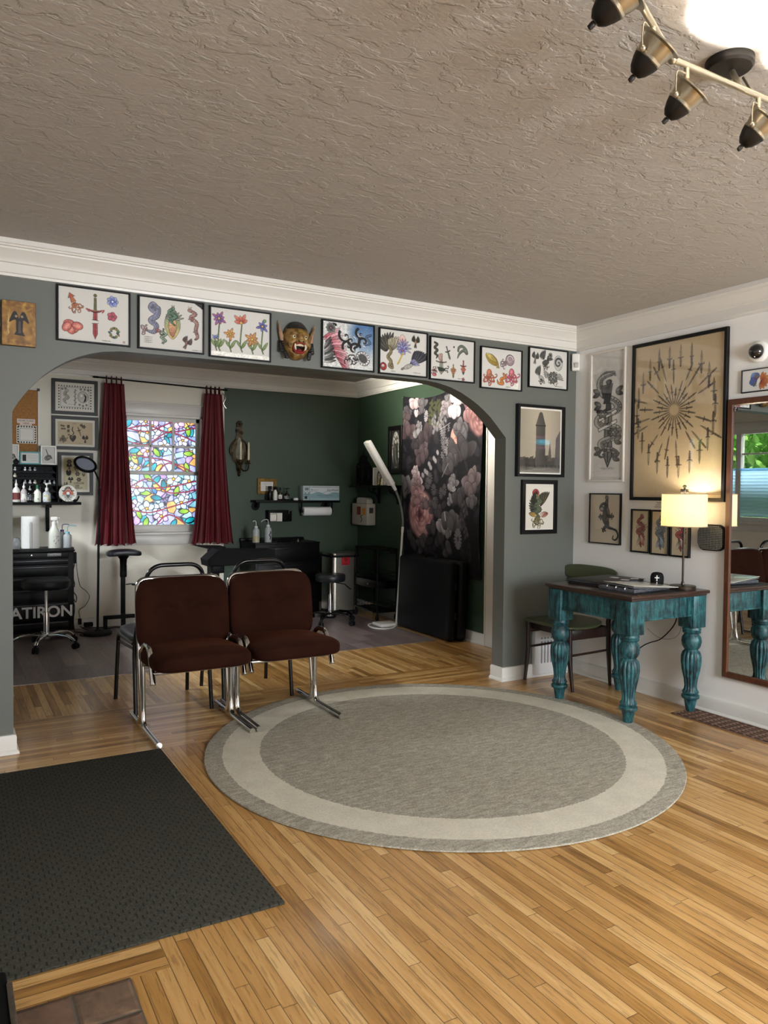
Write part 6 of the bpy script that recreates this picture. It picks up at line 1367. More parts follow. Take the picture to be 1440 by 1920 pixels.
# cords hanging from the chest
def cord(label, pts, r=.003, m=None): b = MB(); b.tube(catmull(pts, 8), r, 6); tag(obj('black_cable', b, m or M_dark), label, 'cord')
cord('long thin black cord looping from the tool chest down to the plug', [(-3.06, 3.1, .70), (-3.03, 3.25, .56), (-2.99, 3.36, .42), (-2.93, 3.40, .36), (-2.90, 3.41, .30), (-2.94, 3.41, .22), (-2.99, 3.42, .18), (-2.985, 3.42, .12), (-2.985, 3.42, .08)])
cord('black cord coiled against the side of the tool chest', [(-3.065, 3.1, .68), (-3.075, 3.2, .55), (-3.06, 3.2, .45), (-3.075, 3.22, .40), (-3.04, 3.24, .34), (-3.05, 3.2, .29), (-3.075, 3.2, .33), (-3.06, 3.2, .24), (-3.07, 3.2, .12), (-3.06, 3.2, .02)], .004)
cord('black cord lying in loops on the vinyl floor beside the tool chest', [(-3.05, 3.25, .007), (-2.98, 3.15, .007), (-2.93, 3.05, .007), (-3.0, 3.0, .007), (-3.03, 3.08, .007), (-2.92, 3.2, .007), (-2.95, 3.36, .007), (-2.985, 3.40, .03)], .004)
cord('black cord along the baseboard from the plug to the lamp base', [(-2.955, 3.42, .012), (-2.93, 3.41, .012), (-2.8, 3.38, .007), (-2.74, 3.30, .007), (-2.68, 3.36, .007), (-2.6, 3.3, .007)], .004)
b = MB(); b.box((-3.0, 3.40, .045), (-2.97, 3.43, .10), .005); tag(obj('black_plug', b, M_dark), 'black plug standing at the baseboard below the thin cord', 'plug')
b = MB(); b.box((-2.95, 3.385, .02), (-2.87, 3.43, .06), .006); tag(obj('power_adapter', b, M_dark), 'black power adapter block at the baseboard behind the lamp pole', 'adapter')

# magnifier floor lamp
t = thing('magnifier_floor_lamp', (-2.885, 3.05, .003), 'black floor lamp with oval ring magnifier head beside the red curtain', 'floor lamp')
b = MB(); b.lathe([(0, 0), (.122, 0), (.124, .006), (.122, .024), (.112, .03), (.03, .034), (.014, .05), (.01, .06)], (-2.885, 3.05, .003), 44); obj('base', b, M_dark, t)
b = MB(); b.cyl((-2.885, 3.05, .05), (-2.870, 3.05, 1.33), .0105, n=14); b.lathe([(.014, 0), (.014, .04)], (-2.874, 3.05, .88), 14); obj('pole', b, M_black, t)
b = MB(); b.tube(catmull([(-2.870, 3.05, 1.32), (-2.872, 3.05, 1.40), (-2.895, 3.05, 1.46), (-2.915, 3.05, 1.50)], 6), .0075, 10); obj('gooseneck', b, M_black, t)
q = Matrix.Rotation(.30, 3, 'Y') @ Matrix.Rotation(.95, 3, 'X'); c = Vector((-2.988, 3.05, 1.55))
b = MB(); b.tube([c + q @ Vector((.092 * math.cos(a), .075 * math.sin(a), 0)) for a in np.linspace(0, 2 * PI, 41)[:-1]], .0125, 10, closed=True); hd = obj('ring_head', b, M_black, t)
b = MB(); b.lathe([(0, -.003), (.083, -.003), (.083, .003), (0, .004)], (0, 0, 0), 36)
for v in b.bm.verts: v.co = c + q @ Vector((v.co.x, v.co.y * .8, v.co.z))
obj('lens', b, mat('grey_lens', '#8d93a3', .15, spec=.8), hd)

# tattoo armrest, left
t = thing('padded_armrest', (-2.63, 3.2, .003), 'black padded armrest on a T stand under the window, left', 'armrest')
vin = mat('black_vinyl', '#0b0c0f', .42, spec=.3, bump=(90, .2, .002))
b = MB(); cushion(b, (-2.625, 3.2, .735), (.155, .09, .03), .5, .45, 24, lambda p, x, y, z: p + Vector((0, 0, -.015 * x * x))); obj('pad', b, vin, t, sharp=180)
b = MB(); b.tube([(-2.63, 3.2, .71), (-2.63, 3.2, .67), (-2.632, 3.2, .56)], [.06, .034, .026], 14); b.box((-2.66, 3.18, .5), (-2.60, 3.22, .62), .008); obj('pad_bracket', b, M_black, t)
b = MB(); b.box((-2.652, 3.182, .15), (-2.614, 3.218, .60), .003); obj('column', b, M_black, t)
b = MB(); b.box((-2.81, 3.185, .11), (-2.45, 3.215, .145), .003); b.box((-2.81, 3.185, .003), (-2.775, 3.215, .13), .003); b.box((-2.485, 3.185, .003), (-2.45, 3.215, .13), .003); b.box((-2.65, 3.18, .003), (-2.612, 3.22, .16), .003); obj('base', b, M_black, t)
b = MB(); b.tube([(-2.61, 3.19, .43), (-2.56, 3.185, .435), (-2.55, 3.18, .43), (-2.52, 3.18, .425)], [.005, .005, .011, .009], 10); obj('clamp_lever', b, M_dark, t)

# stool with chrome base
def stool(name, label, cx, cy, zs, rs, chrome, rot=0, zf=.003):
    t = thing(name, (cx, cy, zf), label, 'stool'); leg = M_chrome if chrome else M_blackgloss
    b = MB(); b.lathe([(0, zs - .075), (rs * .93, zs - .075), (rs, zs - .06), (rs * 1.01, zs - .035), (rs, zs - .012), (rs * .94, zs - .002), (rs * .6, zs + .002), (0, zs + .003)], (cx, cy, 0), 48); obj('seat', b, vin if not chrome else mat('stool_vinyl', '#0e0f11', .5, spec=.3, bump=(90, .2, .002)), t)
    b = MB(); b.cyl((cx, cy, .10), (cx, cy, .30), .0245, n=20); b.lathe([(.033, .075), (.036, .09), (.034, .125), (.026, .13)], (cx, cy, 0), 20); obj('gas_column', b, M_chrome, t)
    b = MB(); b.cyl((cx, cy, .30), (cx, cy, zs - .07), .0125, n=16); b.lathe([(.06, zs - .086), (.06, zs - .075)], (cx, cy, 0), 20); obj('piston', b, M_chrome, t)
    for k in range(5):
        a = rot + k * 2 * PI / 5; d = Vector((math.cos(a), math.sin(a), 0)); s_ = Vector((-d.y, d.x, 0)); c = Vector((cx, cy, 0))
        b = MB(); b.tube([c + d * .02 + Vector((0, 0, .105)), c + d * .12 + Vector((0, 0, .115)), c + d * .20 + Vector((0, 0, .105)), c + d * .245 + Vector((0, 0, .082)), c + d * .26 + Vector((0, 0, .066))], [.021, .018, .015, .0135, .012], 12, flat=(1.15, .8)); lg = obj('base_arm', b, leg, t)
        w = MB(); o_ = c + d * .272 + Vector((0, 0, .0255 + zf))
        for q_ in (-1, 1): w.cyl(o_ + s_ * (q_ * .014 - .008), o_ + s_ * (q_ * .014 + .008), .0255, n=18)
        w.box(o_ + Vector((-.012, -.012, .016)), o_ + Vector((.012, .012, .042)), .004); obj('caster', w, M_dark, lg)
    return t
stool('chrome_base_stool', 'round black stool with chrome five-arm wheeled base before the tool chest', -3.355, 2.66, .575, .188, True, 1.17 - PI)
s2 = stool('black_base_stool', 'small black stool with black wheeled base before the steel trash can', -.735, 2.64, .50, .15, False, -1.1)
b = MB(); b.tube([(-.70, 2.60, .415), (-.62, 2.55, .40), (-.58, 2.52, .36), (-.565, 2.51, .35)], [.004, .005, .008, .006], 8); obj('height_lever', b, M_dark, s2)

# curtains, rod and brackets
t = thing('curtain_rod', (-2.2, 3.38, 2.33), 'thin dark curtain rod across the top of the window', 'curtain rod'); f = lambda x: 2.384 - .030 * (x + 2.85) / 1.24
b = MB(); b.cyl((-2.84, 3.38, f(-2.84)), (-1.60, 3.38, f(-1.6)), .0075, n=12); obj('rod', b, M_black, t)
for x in (-2.845, -1.595): b = MB(); b.lathe([(0, -.03), (.008, -.024), (.011, -.01), (.008, .0), (.011, .01), (.007, .03), (0, .034)], (x, 3.38, f(x)), 14, axis='x'); obj('finial', b, M_black, t)
b = MB(); b.tube([(-1.63, 3.38, f(-1.63)), (-1.63, 3.455, f(-1.63) - .01)], .005, 8); b.tube(catmull([(-1.60, 3.44, 2.33), (-1.57, 3.42, 2.28), (-1.59, 3.43, 2.22), (-1.56, 3.43, 2.17)], 5), .004, 8); obj('bracket', b, M_steel, t)
M_curt = mat('crimson_taffeta', '#641820', .55, spec=.3, sheen=.35, sheen_tint='#c04a50', noise=(6, .6, '#470f17'), stretch=(6, 6, .5), bump=(160, .15, .002))
def curtain(label, xt0, xt1, xb0, xb1, zt, zb, seed, nf):
    rg = np.random.RandomState(seed); ph = rg.rand(8) * 6.28; t = thing('tab_top_curtain', ((xb0 + xb1) / 2, 3.37, zb), label, 'curtain', 'crimson curtains at the stained window')
    def fold(u, v):
        x0, x1 = xb0 + (xt0 - xb0) * v ** .75, xb1 + (xt1 - xb1) * v ** .75; spread = 1 - v
        w = sum(math.sin(2 * PI * nf * (k * .5 + .7) * u + ph[k] + .9 * math.sin(2.2 * v + ph[k])) * a for k, a in enumerate((1, .6, .35))) * .5
        amp = .016 + .032 * spread
        x = x0 + (x1 - x0) * u + .010 * math.sin(2 * PI * nf * u + ph[3] + v * 2) ; z = zb + (zt - zb) * v + .012 * (1 - v) * math.sin(2 * PI * nf * u * .8 + ph[4]) * (v < .02 or 1)
        return (x, 3.365 + w * amp - .012 * spread, z)
    b = MB(); b.grid(110, 60, fold); b.grid(110, 2, lambda u, v: tuple(Vector(fold(u, v * .02)) + Vector((0, .006, 0)))); obj('cloth', b, M_curt, t, sharp=180)
    for k in range(4):
        xx = xt0 + (xt1 - xt0) * (k + .35) / 4; b = MB(); zz = f(xx); b.tube([(xx, 3.355, zt - .02), (xx, 3.365, zz + .004), (xx, 3.38, zz + .011), (xx, 3.395, zz + .004), (xx, 3.39, zt - .02)], .020, 8, flat=(1.0, .2)); obj('tab', b, M_curt, t)
curtain('crimson tab top curtain hanging on the left side of the stained window', -2.765, -2.585, -2.86, -2.475, 2.335, .795, 3, 7)
curtain('crimson tab top curtain hanging on the right side of the stained window', -1.80, -1.625, -1.945, -1.505, 2.305, .785, 8, 7)

# ------------------------------------------------------------------ green wall
def sconce():
    t = thing('candle_wall_sconce', (-1.40, BK, 1.47), 'ornate dark gilt wall sconce with a small mirror and two candles', 'sconce'); g = mat('dark_gilt', '#4a3a20', .4, .55, noise=(45, .8, '#1c150c'), bump=(70, .6, .005)); cx = -1.415
    b = MB(); oc = catmull([(0, 2.05), (.03, 2.0), (.028, 1.93), (.035, 1.88), (.06, 1.80), (.085, 1.75), (.08, 1.68), (.055, 1.62), (.03, 1.6), (.03, 1.56), (.012, 1.5), (0, 1.48), (-.012, 1.5), (-.03, 1.56), (-.03, 1.6), (-.055, 1.62), (-.08, 1.68), (-.085, 1.75), (-.06, 1.80), (-.035, 1.88), (-.028, 1.93), (-.03, 2.0)], 4, True)
    b.prism([(cx + u, v) for u, v in oc], BK - .016, BK - .001, lambda u, v, d: (u, d, v), .004); obj('back_plate', b, g, t)
    b = MB(); b.prism([(cx + u, v) for u, v in catmull([(0, 1.88), (.022, 1.84), (.028, 1.78), (.042, 1.74), (.034, 1.67), (0, 1.65), (-.034, 1.67), (-.042, 1.74), (-.028, 1.78), (-.022, 1.84)], 4, True)], BK - .022, BK - .0165, lambda u, v, d: (u, d, v)); obj('mirror', b, mat('silvered_glass', '#eef2f2', .0, 1.0), t)
    def blossom(x, z, r, nm='carved_flower'):
        b = MB()
        for k in range(6): a = k * PI / 3; b.ball((x + r * .6 * math.cos(a), BK - .025, z + r * .6 * math.sin(a)), r * .42, 10, (1, .5, 1))
        b.ball((x, BK - .034, z), r * .3, 10); obj(nm, b, g, t)
    blossom(cx, 2.02, .034); blossom(cx, 1.60, .034); blossom(cx - .022, 1.95, .02); blossom(cx + .022, 1.93, .02)
    b = MB()
    for q in (-1, 1): b.tube(catmull([(cx + q * .03, BK - .02, 1.86), (cx + q * .07, BK - .022, 1.82), (cx + q * .098, BK - .022, 1.76), (cx + q * .088, BK - .022, 1.70), (cx + q * .07, BK - .02, 1.72), (cx + q * .06, BK - .02, 1.66), (cx + q * .03, BK - .02, 1.62)], 5), .0085, 8)
    b.lathe([(0, -.02), (.008, -.012), (.016, 0), (.01, .014), (.018, .024), (.01, .04)], (cx, BK - .02, 1.49), 12); obj('scroll_work', b, g, t)
    for dx, dy in ((-.02, -.12), (.082, -.075)):
        x, y = cx + dx, BK + dy; a = MB(); a.tube(catmull([(cx + dx * .2, BK - .02, 1.575), (cx + dx * .5, BK + dy * .4, 1.535), (cx + dx * .9, BK + dy * .85, 1.54), (x, y, 1.585), (x, y, 1.60)], 6), .007, 8); a.lathe([(.01, 0), (.026, .006), (.03, .012), (.012, .016), (.015, .024), (.016, .045), (.012, .046)], (x, y, 1.60), 18); ar = obj('candle_arm', a, g, t)
        a = MB(); a.lathe([(.0105, 0), (.0105, .17), (.008, .185), (.003, .19), (0, .195)], (x, y, 1.64), 14); obj('candle', a, mat('ivory_candle', '#d6cba8', .5), ar)
sconce()
def art_gcert(w, h): A = Art(w, h, '#dcd9d2', 70); A.line([(.2, .75), (A.a - .2, .75)], .03, '#8a8a88'); A.scribble(.2, .5, .7); A.scribble(.2, .3, .7); return A
framed('gilt_framed_certificate', 'y', BK, -1.212, -.998, 1.288, 1.456, 'small gold framed certificate on the green wall above the bottles', 'picture', art_gcert, depth=.024, w=.034, mf=mat('gilt_frame', '#8a6a2a', .35, .6, noise=(60, .7, '#4a3614'), bump=(60, .5, .003)))
# shelf with bottles and glove boxes
t = thing('green_wall_shelf', (-.8, BK - .09, 1.19), 'long thin black shelf on the green wall holding bottles and glove boxes', 'shelf')
b = MB(); b.box((-1.285, 3.29, 1.202), (-.308, BK - .001, 1.226), .003); obj('shelf_board', b, M_black, t)
for x in (-1.23, -.42): b = MB(); b.lathe([(.045, 0), (.045, .008), (.02, .012), (.014, .05), (.014, .1)], (x, BK - .001, 1.16), 20, rot=Matrix.Rotation(PI / 2, 3, 'X')); b.tube([(x, BK - .09, 1.16), (x, BK - .1, 1.205)], .013, 10); obj('pipe_bracket', b, M_dark, t)
Z2 = 1.226
bottle('tall black bottle, leftmost on the green wall shelf', -1.105, 3.36, Z2, .026, .15, M_blackgloss, M_dark, cap_h=.25, neck=.6)
bottle('white bottle with black cap on the green wall shelf', -1.04, 3.37, Z2, .023, .145, mat('white_bottle', '#dfe0d6', .4), M_dark, cap_h=.24, neck=.5)
bottle('brown bottle with white paper band on the green wall shelf', -.985, 3.37, Z2, .023, .135, mat('brown_glass', '#2a1a10', .2), M_dark, M_lab, cap_h=.25)
bottle('dark round pump bottle, rightmost of the four on the green wall shelf', -.912, 3.36, Z2, .03, .128, M_blackgloss, M_dark, mat('dark_print', '#3a3c40', .5, noise=(70, 1, '#b0b0b0'), lo=.56, hi=.6), pump=1, cap_h=.36)
b = MB(); b.lathe([(0, 0), (.026, 0), (.027, .004), (.027, .02), (.025, .024), (0, .025)], (-.812, 3.35, Z2), 20); tag(obj('small_white_jar', b, M_whitepl), 'small white jar alone in the middle of the green wall shelf', 'jar')
def glove_box(label, x0, x1, z1, y0, full):
    t = thing('glove_box', ((x0 + x1) / 2, y0 + .06, Z2), label, 'box'); f = lambda u, v: (x0 + (x1 - x0) * u, y0 - .0005, Z2 + (z1 - Z2) * v)
    b = MB(); b.box((x0, y0, Z2), (x1, y0 + .12, z1), .002); obj('carton', b, mat('carton_grey', '#b9c0c2', .6), t)
    A = Art(x1 - x0, z1 - Z2, '#c2c8c9', 90); a = A.a
    A.poly([(0, 0), (a, 0), (a, .52)] + [(a * (1 - k / 12), .5 + .08 * math.sin(k * .9)) for k in range(13)], '#7f9ca3'); A.poly([(0, 0), (a, 0), (a, .18), (0, .16)], '#8fa9ae'); A.line([(a * k / 16, .55 + .09 * math.sin(k * .8)) for k in range(17)], .02, '#5d8088', sm=True); A.poly([(0, .86), (a, .86), (a, 1), (0, 1)], '#aab2b6')
    if full: A.scribble(.15, .72, .5, 5, '#5a6a72', .02); A.scribble(.55, .35, 1.2, 12, '#4a5f66', .022); A.scribble(.7, .22, .8, 9, '#4a5f66', .02); A.scribble(.2, .93, 1.4, 14, '#6a767c', .02); A.ell(.12, .73, .045, .045, '#6a8a92', out=True)
    else: A.words(.1, .7, a * .7, .14, '#2f4a58', 4); A.scribble(.1, .4, a * .7, 4, '#4a5f66', .03); A.words(.1, .1, a * .4, .16, INK, 5)
    A.build('printed_front', M_print, t, wall_map('y', y0 - .0012, x0 + .002, x1 - .002, Z2 + .002, z1 - .002))
    if full: text_mesh('lettering', 'GenShield', .034, mat('navy_letter', '#1f2f3c', .5), t, face_matrix((x1 - .082, y0 - .002, z1 - .045), (1, 0, 0), (.2, 0, 1), (0, -1, 0)), .0003)
glove_box('narrow pale blue carton left of the larger glove box', -.735, -.662, 1.384, 3.325, False)
glove_box('large blue and white glove box at the right end of the shelf', -.66, -.306, 1.384, 3.318, True)
t = thing('hanging_towel_roll', (-.555, 3.36, 1.05), 'white paper towel roll hanging horizontally under the green wall shelf', 'paper towels')
b = MB(); b.lathe([(.018, -.165), (.046, -.165), (.049, -.161), (.049, .161), (.046, .165), (.018, .165), (.018, -.165)], (-.556, 3.37, 1.106), 36, axis='x'); obj('roll', b, mat('paper_towel', '#e9e8e6', .9, bump=(90, .5, .003)), t)
b = MB(); b.cyl((-.74, 3.37, 1.106), (-.36, 3.37, 1.106), .014, n=12); b.box((-.375, 3.36, 1.1), (-.362, 3.385, 1.203), .002); b.box((-.74, 3.36, 1.1), (-.728, 3.385, 1.203), .002); obj('holder', b, M_dark, t)
t = thing('wall_paper_dispenser', (-.985, 3.40, .995), 'black wire wall dispenser with a white sheet under the green wall shelf', 'dispenser')
b = MB(); b.box((-1.118, 3.36, .998), (-.85, BK - .001, 1.118), .006); obj('case', b, M_black, t)
b = MB(); b.box((-1.10, 3.352, 1.0), (-.965, 3.359, 1.09), .002); obj('sheet', b, M_paper, t)
b = MB(); b.tube(rounded([(-1.10, 3.345, 1.075), (-1.03, 3.345, 1.085), (-1.03, 3.345, 1.005), (-1.10, 3.345, 1.005)], .01, 4), .003, 6); b.tube(rounded([(-.89, 3.35, 1.08), (-.89, 3.345, 1.115), (-.855, 3.345, 1.115), (-.855, 3.35, 1.08)], .006, 4), .003, 6); obj('wire_clip', b, M_steel, t)

# black cabinet with wash bottles, tubing
t = thing('black_drawer_cabinet', (-1.02, 3.2, .003), 'wide black drawer cabinet against the dark green wall', 'cabinet'); bk = mat('black_enamel', '#050506', .4, spec=.16)
b = MB(); b.box((-1.40, 2.985, .05), (-.695, 3.43, .79), .005); b.box((-1.36, 3.02, .003), (-.73, 3.40, .06)); obj('body', b, bk, t)
for z0, z1 in ((.60, .755), (.42, .58), (.24, .40), (.07, .22)): b = MB(); b.box((-1.38, 2.972, z0), (-.715, 2.987, z1), .003); d = obj('drawer', b, bk, t); b = MB(); b.box((-1.2, 2.962, z1 - .022), (-.9, 2.973, z1 - .01), .003); obj('drawer_pull', b, mat('dim_handle', '#1f1f22', .3, .5), d)
b = MB(); b.box((-1.41, 3.40, .785), (-.69, 3.445, .825), .004); b.box((-1.405, 2.98, .785), (-.69, 3.44, .80), .003); obj('top', b, bk, t)
wash('wash bottle half full of pale liquid, left of two on the black cabinet', -1.345, 3.12, .80, .036, .165, '#dfe2e4', [(0, .03), (-.004, .05), (-.022, .055), (-.034, .045)], '#b9b38e')
wash('wash bottle with black ink drawing, right of two on the black cabinet', -1.215, 3.12, .80, .036, .178, '#dfe2e4', [(0, .035), (-.01, .052), (-.05, .048), (-.075, .03)], None, True)
b = MB(); b.tube(catmull([(-1.12, 3.1, .806), (-1.05, 3.06, .815), (-.98, 3.1, .812), (-.93, 3.05, .83), (-.88, 3.08, .815), (-.85, 3.16, .808), (-.95, 3.2, .81), (-1.05, 3.16, .812)], 7), .006, 8); tag(obj('black_tubing', b, M_blackgloss), 'coil of shiny black tubing lying on top of the black cabinet', 'tubing')
b = MB(); b.lathe([(0, 0), (.012, 0), (.014, .008), (.008, .016), (.008, .03), (.012, .036), (0, .038)], (-.925, 3.02, .80), 14); tag(obj('small_metal_knob', b, M_steel), 'small shiny metal piece at the front edge of the black cabinet top', 'tool')

# armrest, right: big slanted pad on a post, with a flat tray behind
t = thing('padded_armrest', (-2.02, 2.3, .003), 'black slab armrest on a post before the dark green wall, right', 'armrest')
b = MB(); b.prism([(-2.11, .668), (-2.12, .725), (-2.02, .812), (-1.5, .795), (-1.5, .69), (-1.62, .672)], 2.2, 2.44, lambda u, v, d: (u, d, v), .012); obj('pad', b, mat('pad_vinyl', '#0b0c0d', .65, spec=.14), t)
b = MB(); b.box((-2.06, 2.27, .60), (-1.95, 2.37, .672), .006); b.box((-2.03, 2.30, .05), (-1.985, 2.345, .62), .004); obj('column', b, M_black, t)
b = MB(); b.tube([(-2.03, 2.3, .58), (-2.07, 2.29, .55), (-2.09, 2.28, .53)], .006, 8); obj('clamp_lever', b, M_dark, t)
b = MB(); b.box((-2.25, 2.30, .003), (-1.75, 2.345, .05), .004); b.box((-2.03, 2.08, .003), (-1.985, 2.56, .05), .004); obj('base', b, M_black, t)
t = thing('instrument_tray', (-1.85, 3.1, .003), 'flat black tray table behind the slab armrest under the curtain hem', 'tray table')
b = MB(); b.prism([(-2.0, .79), (-1.70, .775), (-1.70, .755), (-1.79, .735)], 3.0, 3.2, lambda u, v, d: (u, d, v), .004); obj('tray', b, M_black, t)
b = MB(); b.box((-1.85, 3.09, .02), (-1.82, 3.12, .745), .003); b.box((-2.0, 3.085, .003), (-1.68, 3.125, .03), .003); obj('stand', b, M_black, t)

# trash can
def trash():
    t = thing('steel_trash_can', (-.345, 3.2, .003), 'brushed steel pedal trash can with a red biohazard sticker', 'trash can'); x0, x1, y0, y1 = -.515, -.185, 3.05, 3.35
    pl = rrect(x1 - x0, y1 - y0, .05, 6, (x0 + x1) / 2, (y0 + y1) / 2); top = lambda u, v, d: (u, v, d)
    b = MB(); b.prism(pl, .045, .625, top, .004); obj('body', b, mat('brushed_can_steel', '#d2ccbf', .33, 1.0, noise=(3, .3, '#bdb6a8'), stretch=(40, 40, .6)), t, sharp=50)
    b = MB(); b.prism(rrect(.336, .306, .05, 6, (x0 + x1) / 2, (y0 + y1) / 2), .003, .046, top, .004); b.prism(rrect(.338, .308, .05, 6, (x0 + x1) / 2, (y0 + y1) / 2), .618, .64, top, .004); obj('rim', b, M_dark, t)
    b = MB(); b.prism(rrect(.334, .304, .05, 6, (x0 + x1) / 2, (y0 + y1) / 2), .64, .664, top, .008); obj('lid', b, M_steel, t)
    b = MB(); b.box((-.46, 3.02, .02), (-.28, 3.06, .032), .004); obj('pedal', b, M_steel, t)
    A = Art(.1, .1, '#b5202a', 110)
    for k in range(3): a = PI / 2 + k * 2.094; A.ell(.5 + .13 * math.cos(a), .58 + .13 * math.sin(a), .155, .155, '#14100f'); 
    for k in range(3): a = PI / 2 + k * 2.094; A.ell(.5 + .17 * math.cos(a), .58 + .17 * math.sin(a), .115, .115, '#b5202a'); A.line([(.5 + .2 * math.cos(a), .58 + .2 * math.sin(a)), (.5 + .34 * math.cos(a), .58 + .34 * math.sin(a))], .09, '#b5202a')
    A.ell(.5, .58, .15, .15, '#14100f'); A.ell(.5, .58, .11, .11, '#b5202a'); A.ell(.5, .58, .05, .05, '#14100f'); A.line([(.06, .06), (.94, .06), (.94, .94), (.06, .94), (.06, .06)], .02, '#14100f'); A.words(.2, .12, .6, .08, '#14100f', 7)
    A.build('biohazard_sticker', M_print, t, wall_map('y', y0 - .001, -.405, -.305, .535, .635))
trash()

# cart
def cart():
    t = thing('black_wheeled_cart', (-.13, 2.8, .003), 'black three tier wheeled cart between the trash can and the tapestry', 'cart'); x0, x1, y0, y1 = -.255, -.03, 2.53, 3.0
    for x in (x0, x1):
        for y in (y0, y1): b = MB(); b.cyl((x, y, .055), (x, y, .735), .009, n=12); obj('post', b, M_black, t); b = MB(); b.cyl((x - .009, y, .03), (x + .009, y, .03), .027, n=16); b.box((x - .014, y - .014, .035), (x + .014, y + .014, .06), .003); obj('caster', b, M_dark, t)
    b = MB(); b.box((x0 - .01, y0 - .01, .725), (x1 + .01, y1 + .01, .742), .003); obj('top_tray', b, M_black, t)
    b = MB(); b.box((x0, y0, .40), (x1, y1, .41)); b.box((x0 - .004, y0 - .004, .33), (x1 + .004, y0 + .012, .405), .002); b.box((x0 - .004, y0, .33), (x0 + .008, y1, .405), .002); obj('drawer_tier', b, M_black, t); b = MB(); b.ball((x0 - .008, 2.72, .365), .01, 10); obj('knob', b, M_steel, t)
    b = MB(); b.box((x0 - .01, y0 - .01, .085), (x1 + .01, y1 + .01, .1), .003); obj('bottom_tray', b, M_black, t)
    b = MB()
    for z in (.14, .18): b.tube([(x0, y0, z), (x1, y0, z), (x1, y1, z), (x0, y1, z)], .0025, 6, closed=True)
    for k in range(8): y = y0 + (y1 - y0) * k / 7; b.cyl((x0, y, .1), (x0, y, .18), .002, n=6)
    for k in range(5): x = x0 + (x1 - x0) * k / 4; b.cyl((x, y0, .1), (x, y0, .18), .002, n=6)
    for z in (.45, .49): b.tube([(x0, y0, z), (x1, y0, z), (x1, y1, z), (x0, y1, z)], .0025, 6, closed=True)
    obj('wire_rails', b, M_black, t)
    b = MB(); b.lathe([(.0, .69), (.03, .69), (.033, .72), (.033, .745), (.0, .745)], (x1 - .05, y0 - .005, 0), 18); obj('cup_hook', b, M_dark, t)
cart()
# corner shelf and what is on it
t = thing('corner_shelf', (-.08, 2.8, 1.36), 'black shelf with scrolled brackets on the right green wall', 'shelf')
b = MB(); b.box((-.16, 2.44, 1.375), (-.001, 3.36, 1.395), .003); obj('shelf_board', b, M_black, t)
for y in (2.55, 2.95): b = MB(); b.tube(catmull([(-.13, y, 1.372), (-.12, y, 1.33), (-.06, y, 1.31), (-.02, y, 1.26), (-.012, y, 1.22)], 5), .011, 8); b.tube(catmull([(-.1, y, 1.36), (-.075, y, 1.335), (-.06, y, 1.355), (-.08, y, 1.365)], 4), .007, 8); b.box((-.02, y - .014, 1.2), (-.001, y + .014, 1.375), .003); obj('bracket', b, M_dark, t)
Z3 = 1.395
def lantern(x, y):
    t = thing('metal_lantern', (x, y, Z3), 'black pierced metal lantern with pointed top on the corner shelf', 'lantern'); r = .062
    b = MB(); b.box((x - r, y - r, Z3), (x + r, y + r, Z3 + .02), .003); b.box((x - r, y - r, Z3 + .205), (x + r, y + r, Z3 + .22), .003)
    for q in (-1, 1):
        for s_ in (-1, 1): b.box((x + q * r * .86 - .007, y + s_ * r * .86 - .007, Z3 + .018), (x + q * r * .86 + .007, y + s_ * r * .86 + .007, Z3 + .208))
    obj('cage', b, M_black, t)
    for (dx, dy) in ((-1, 0), (0, -1), (1, 0), (0, 1)):
        b = MB(); g = lambda u, v: (x + dx * r * .84 + (u if dy else 0), y + dy * r * .84 + (u if dx else 0), Z3 + .11 + v)
        for k in range(5): b.tube([g(.048 * math.sin(a) * (1 - .12 * k), .09 * math.cos(a) * (1 - .19 * k)) for a in np.linspace(0, 2 * PI, 17)[:-1]], .0035, 6, closed=True)
        for k in range(3): b.tube([g(-.05 + .05 * k, -.09), g(-.05 + .05 * k, .09)], .003, 6)
        obj('pierced_panel', b, M_black, t)
    b = MB(); V = [(r * 1.02, .22), (r * .55, .27), (r * .5, .30), (r * .62, .305), (r * .1, .345), (r * .06, .37), (0, .372)]; b.lathe([(r_ * 1.3, Z3 + h) for r_, h in V], (x, y, 0), 4, rot=Matrix.Rotation(PI / 4, 3, 'Z')); obj('roof', b, M_black, t, sharp=20)
    b = MB(); b.tube([(x + .012 * math.cos(a), y, Z3 + .385 + .012 * math.sin(a)) for a in np.linspace(0, 2 * PI, 15)[:-1]], .0025, 6, closed=True); obj('ring', b, M_black, t)
lantern(-.085, 3.17)
def art_face(w, h): A = Art(w, h, '#cfccc4', 90); c = A.a / 2; A.ell(c, .4, .26, .45, '#4a4644', soft=.3); A.ell(c, .5, .15, .2, '#b8b0a6', out=True); A.ell(c - .06, .54, .03, .02, INK); A.ell(c + .06, .54, .03, .02, INK); A.line([(c - .2, .1), (c - .17, .6), (c, .78), (c + .17, .6), (c + .2, .1)], .05, '#2a2826', sm=True); return A
framed('white_portrait_frame', 'x', -.02, 3.05, 2.79, Z3, 1.588, 'white framed pencil portrait standing on the corner shelf beside the lantern', 'picture frame', art_face, depth=.014, w=.006, mf=M_whitepl)
b = MB(); b.lathe([(.016, 0), (.02, .01), (.012, .03), (.018, .05), (.014, .065), (.006, .075), (0, .076)], (-.11, 2.78, Z3), 14); tag(obj('brass_figurine', b, mat('aged_brass', '#8a7a4a', .4, .6, noise=(40, .7, '#4a4028'))), 'small brass figurine on the corner shelf', 'figurine')
b = MB(); b.lathe([(.014, 0), (.016, .03), (.01, .05), (.013, .06), (0, .072)], (-.115, 2.70, Z3), 12); tag(obj('ivory_figurine', b, mat('ivory_resin', '#c9c0a4', .5)), 'small ivory figurine right of the brass one on the corner shelf', 'figurine')
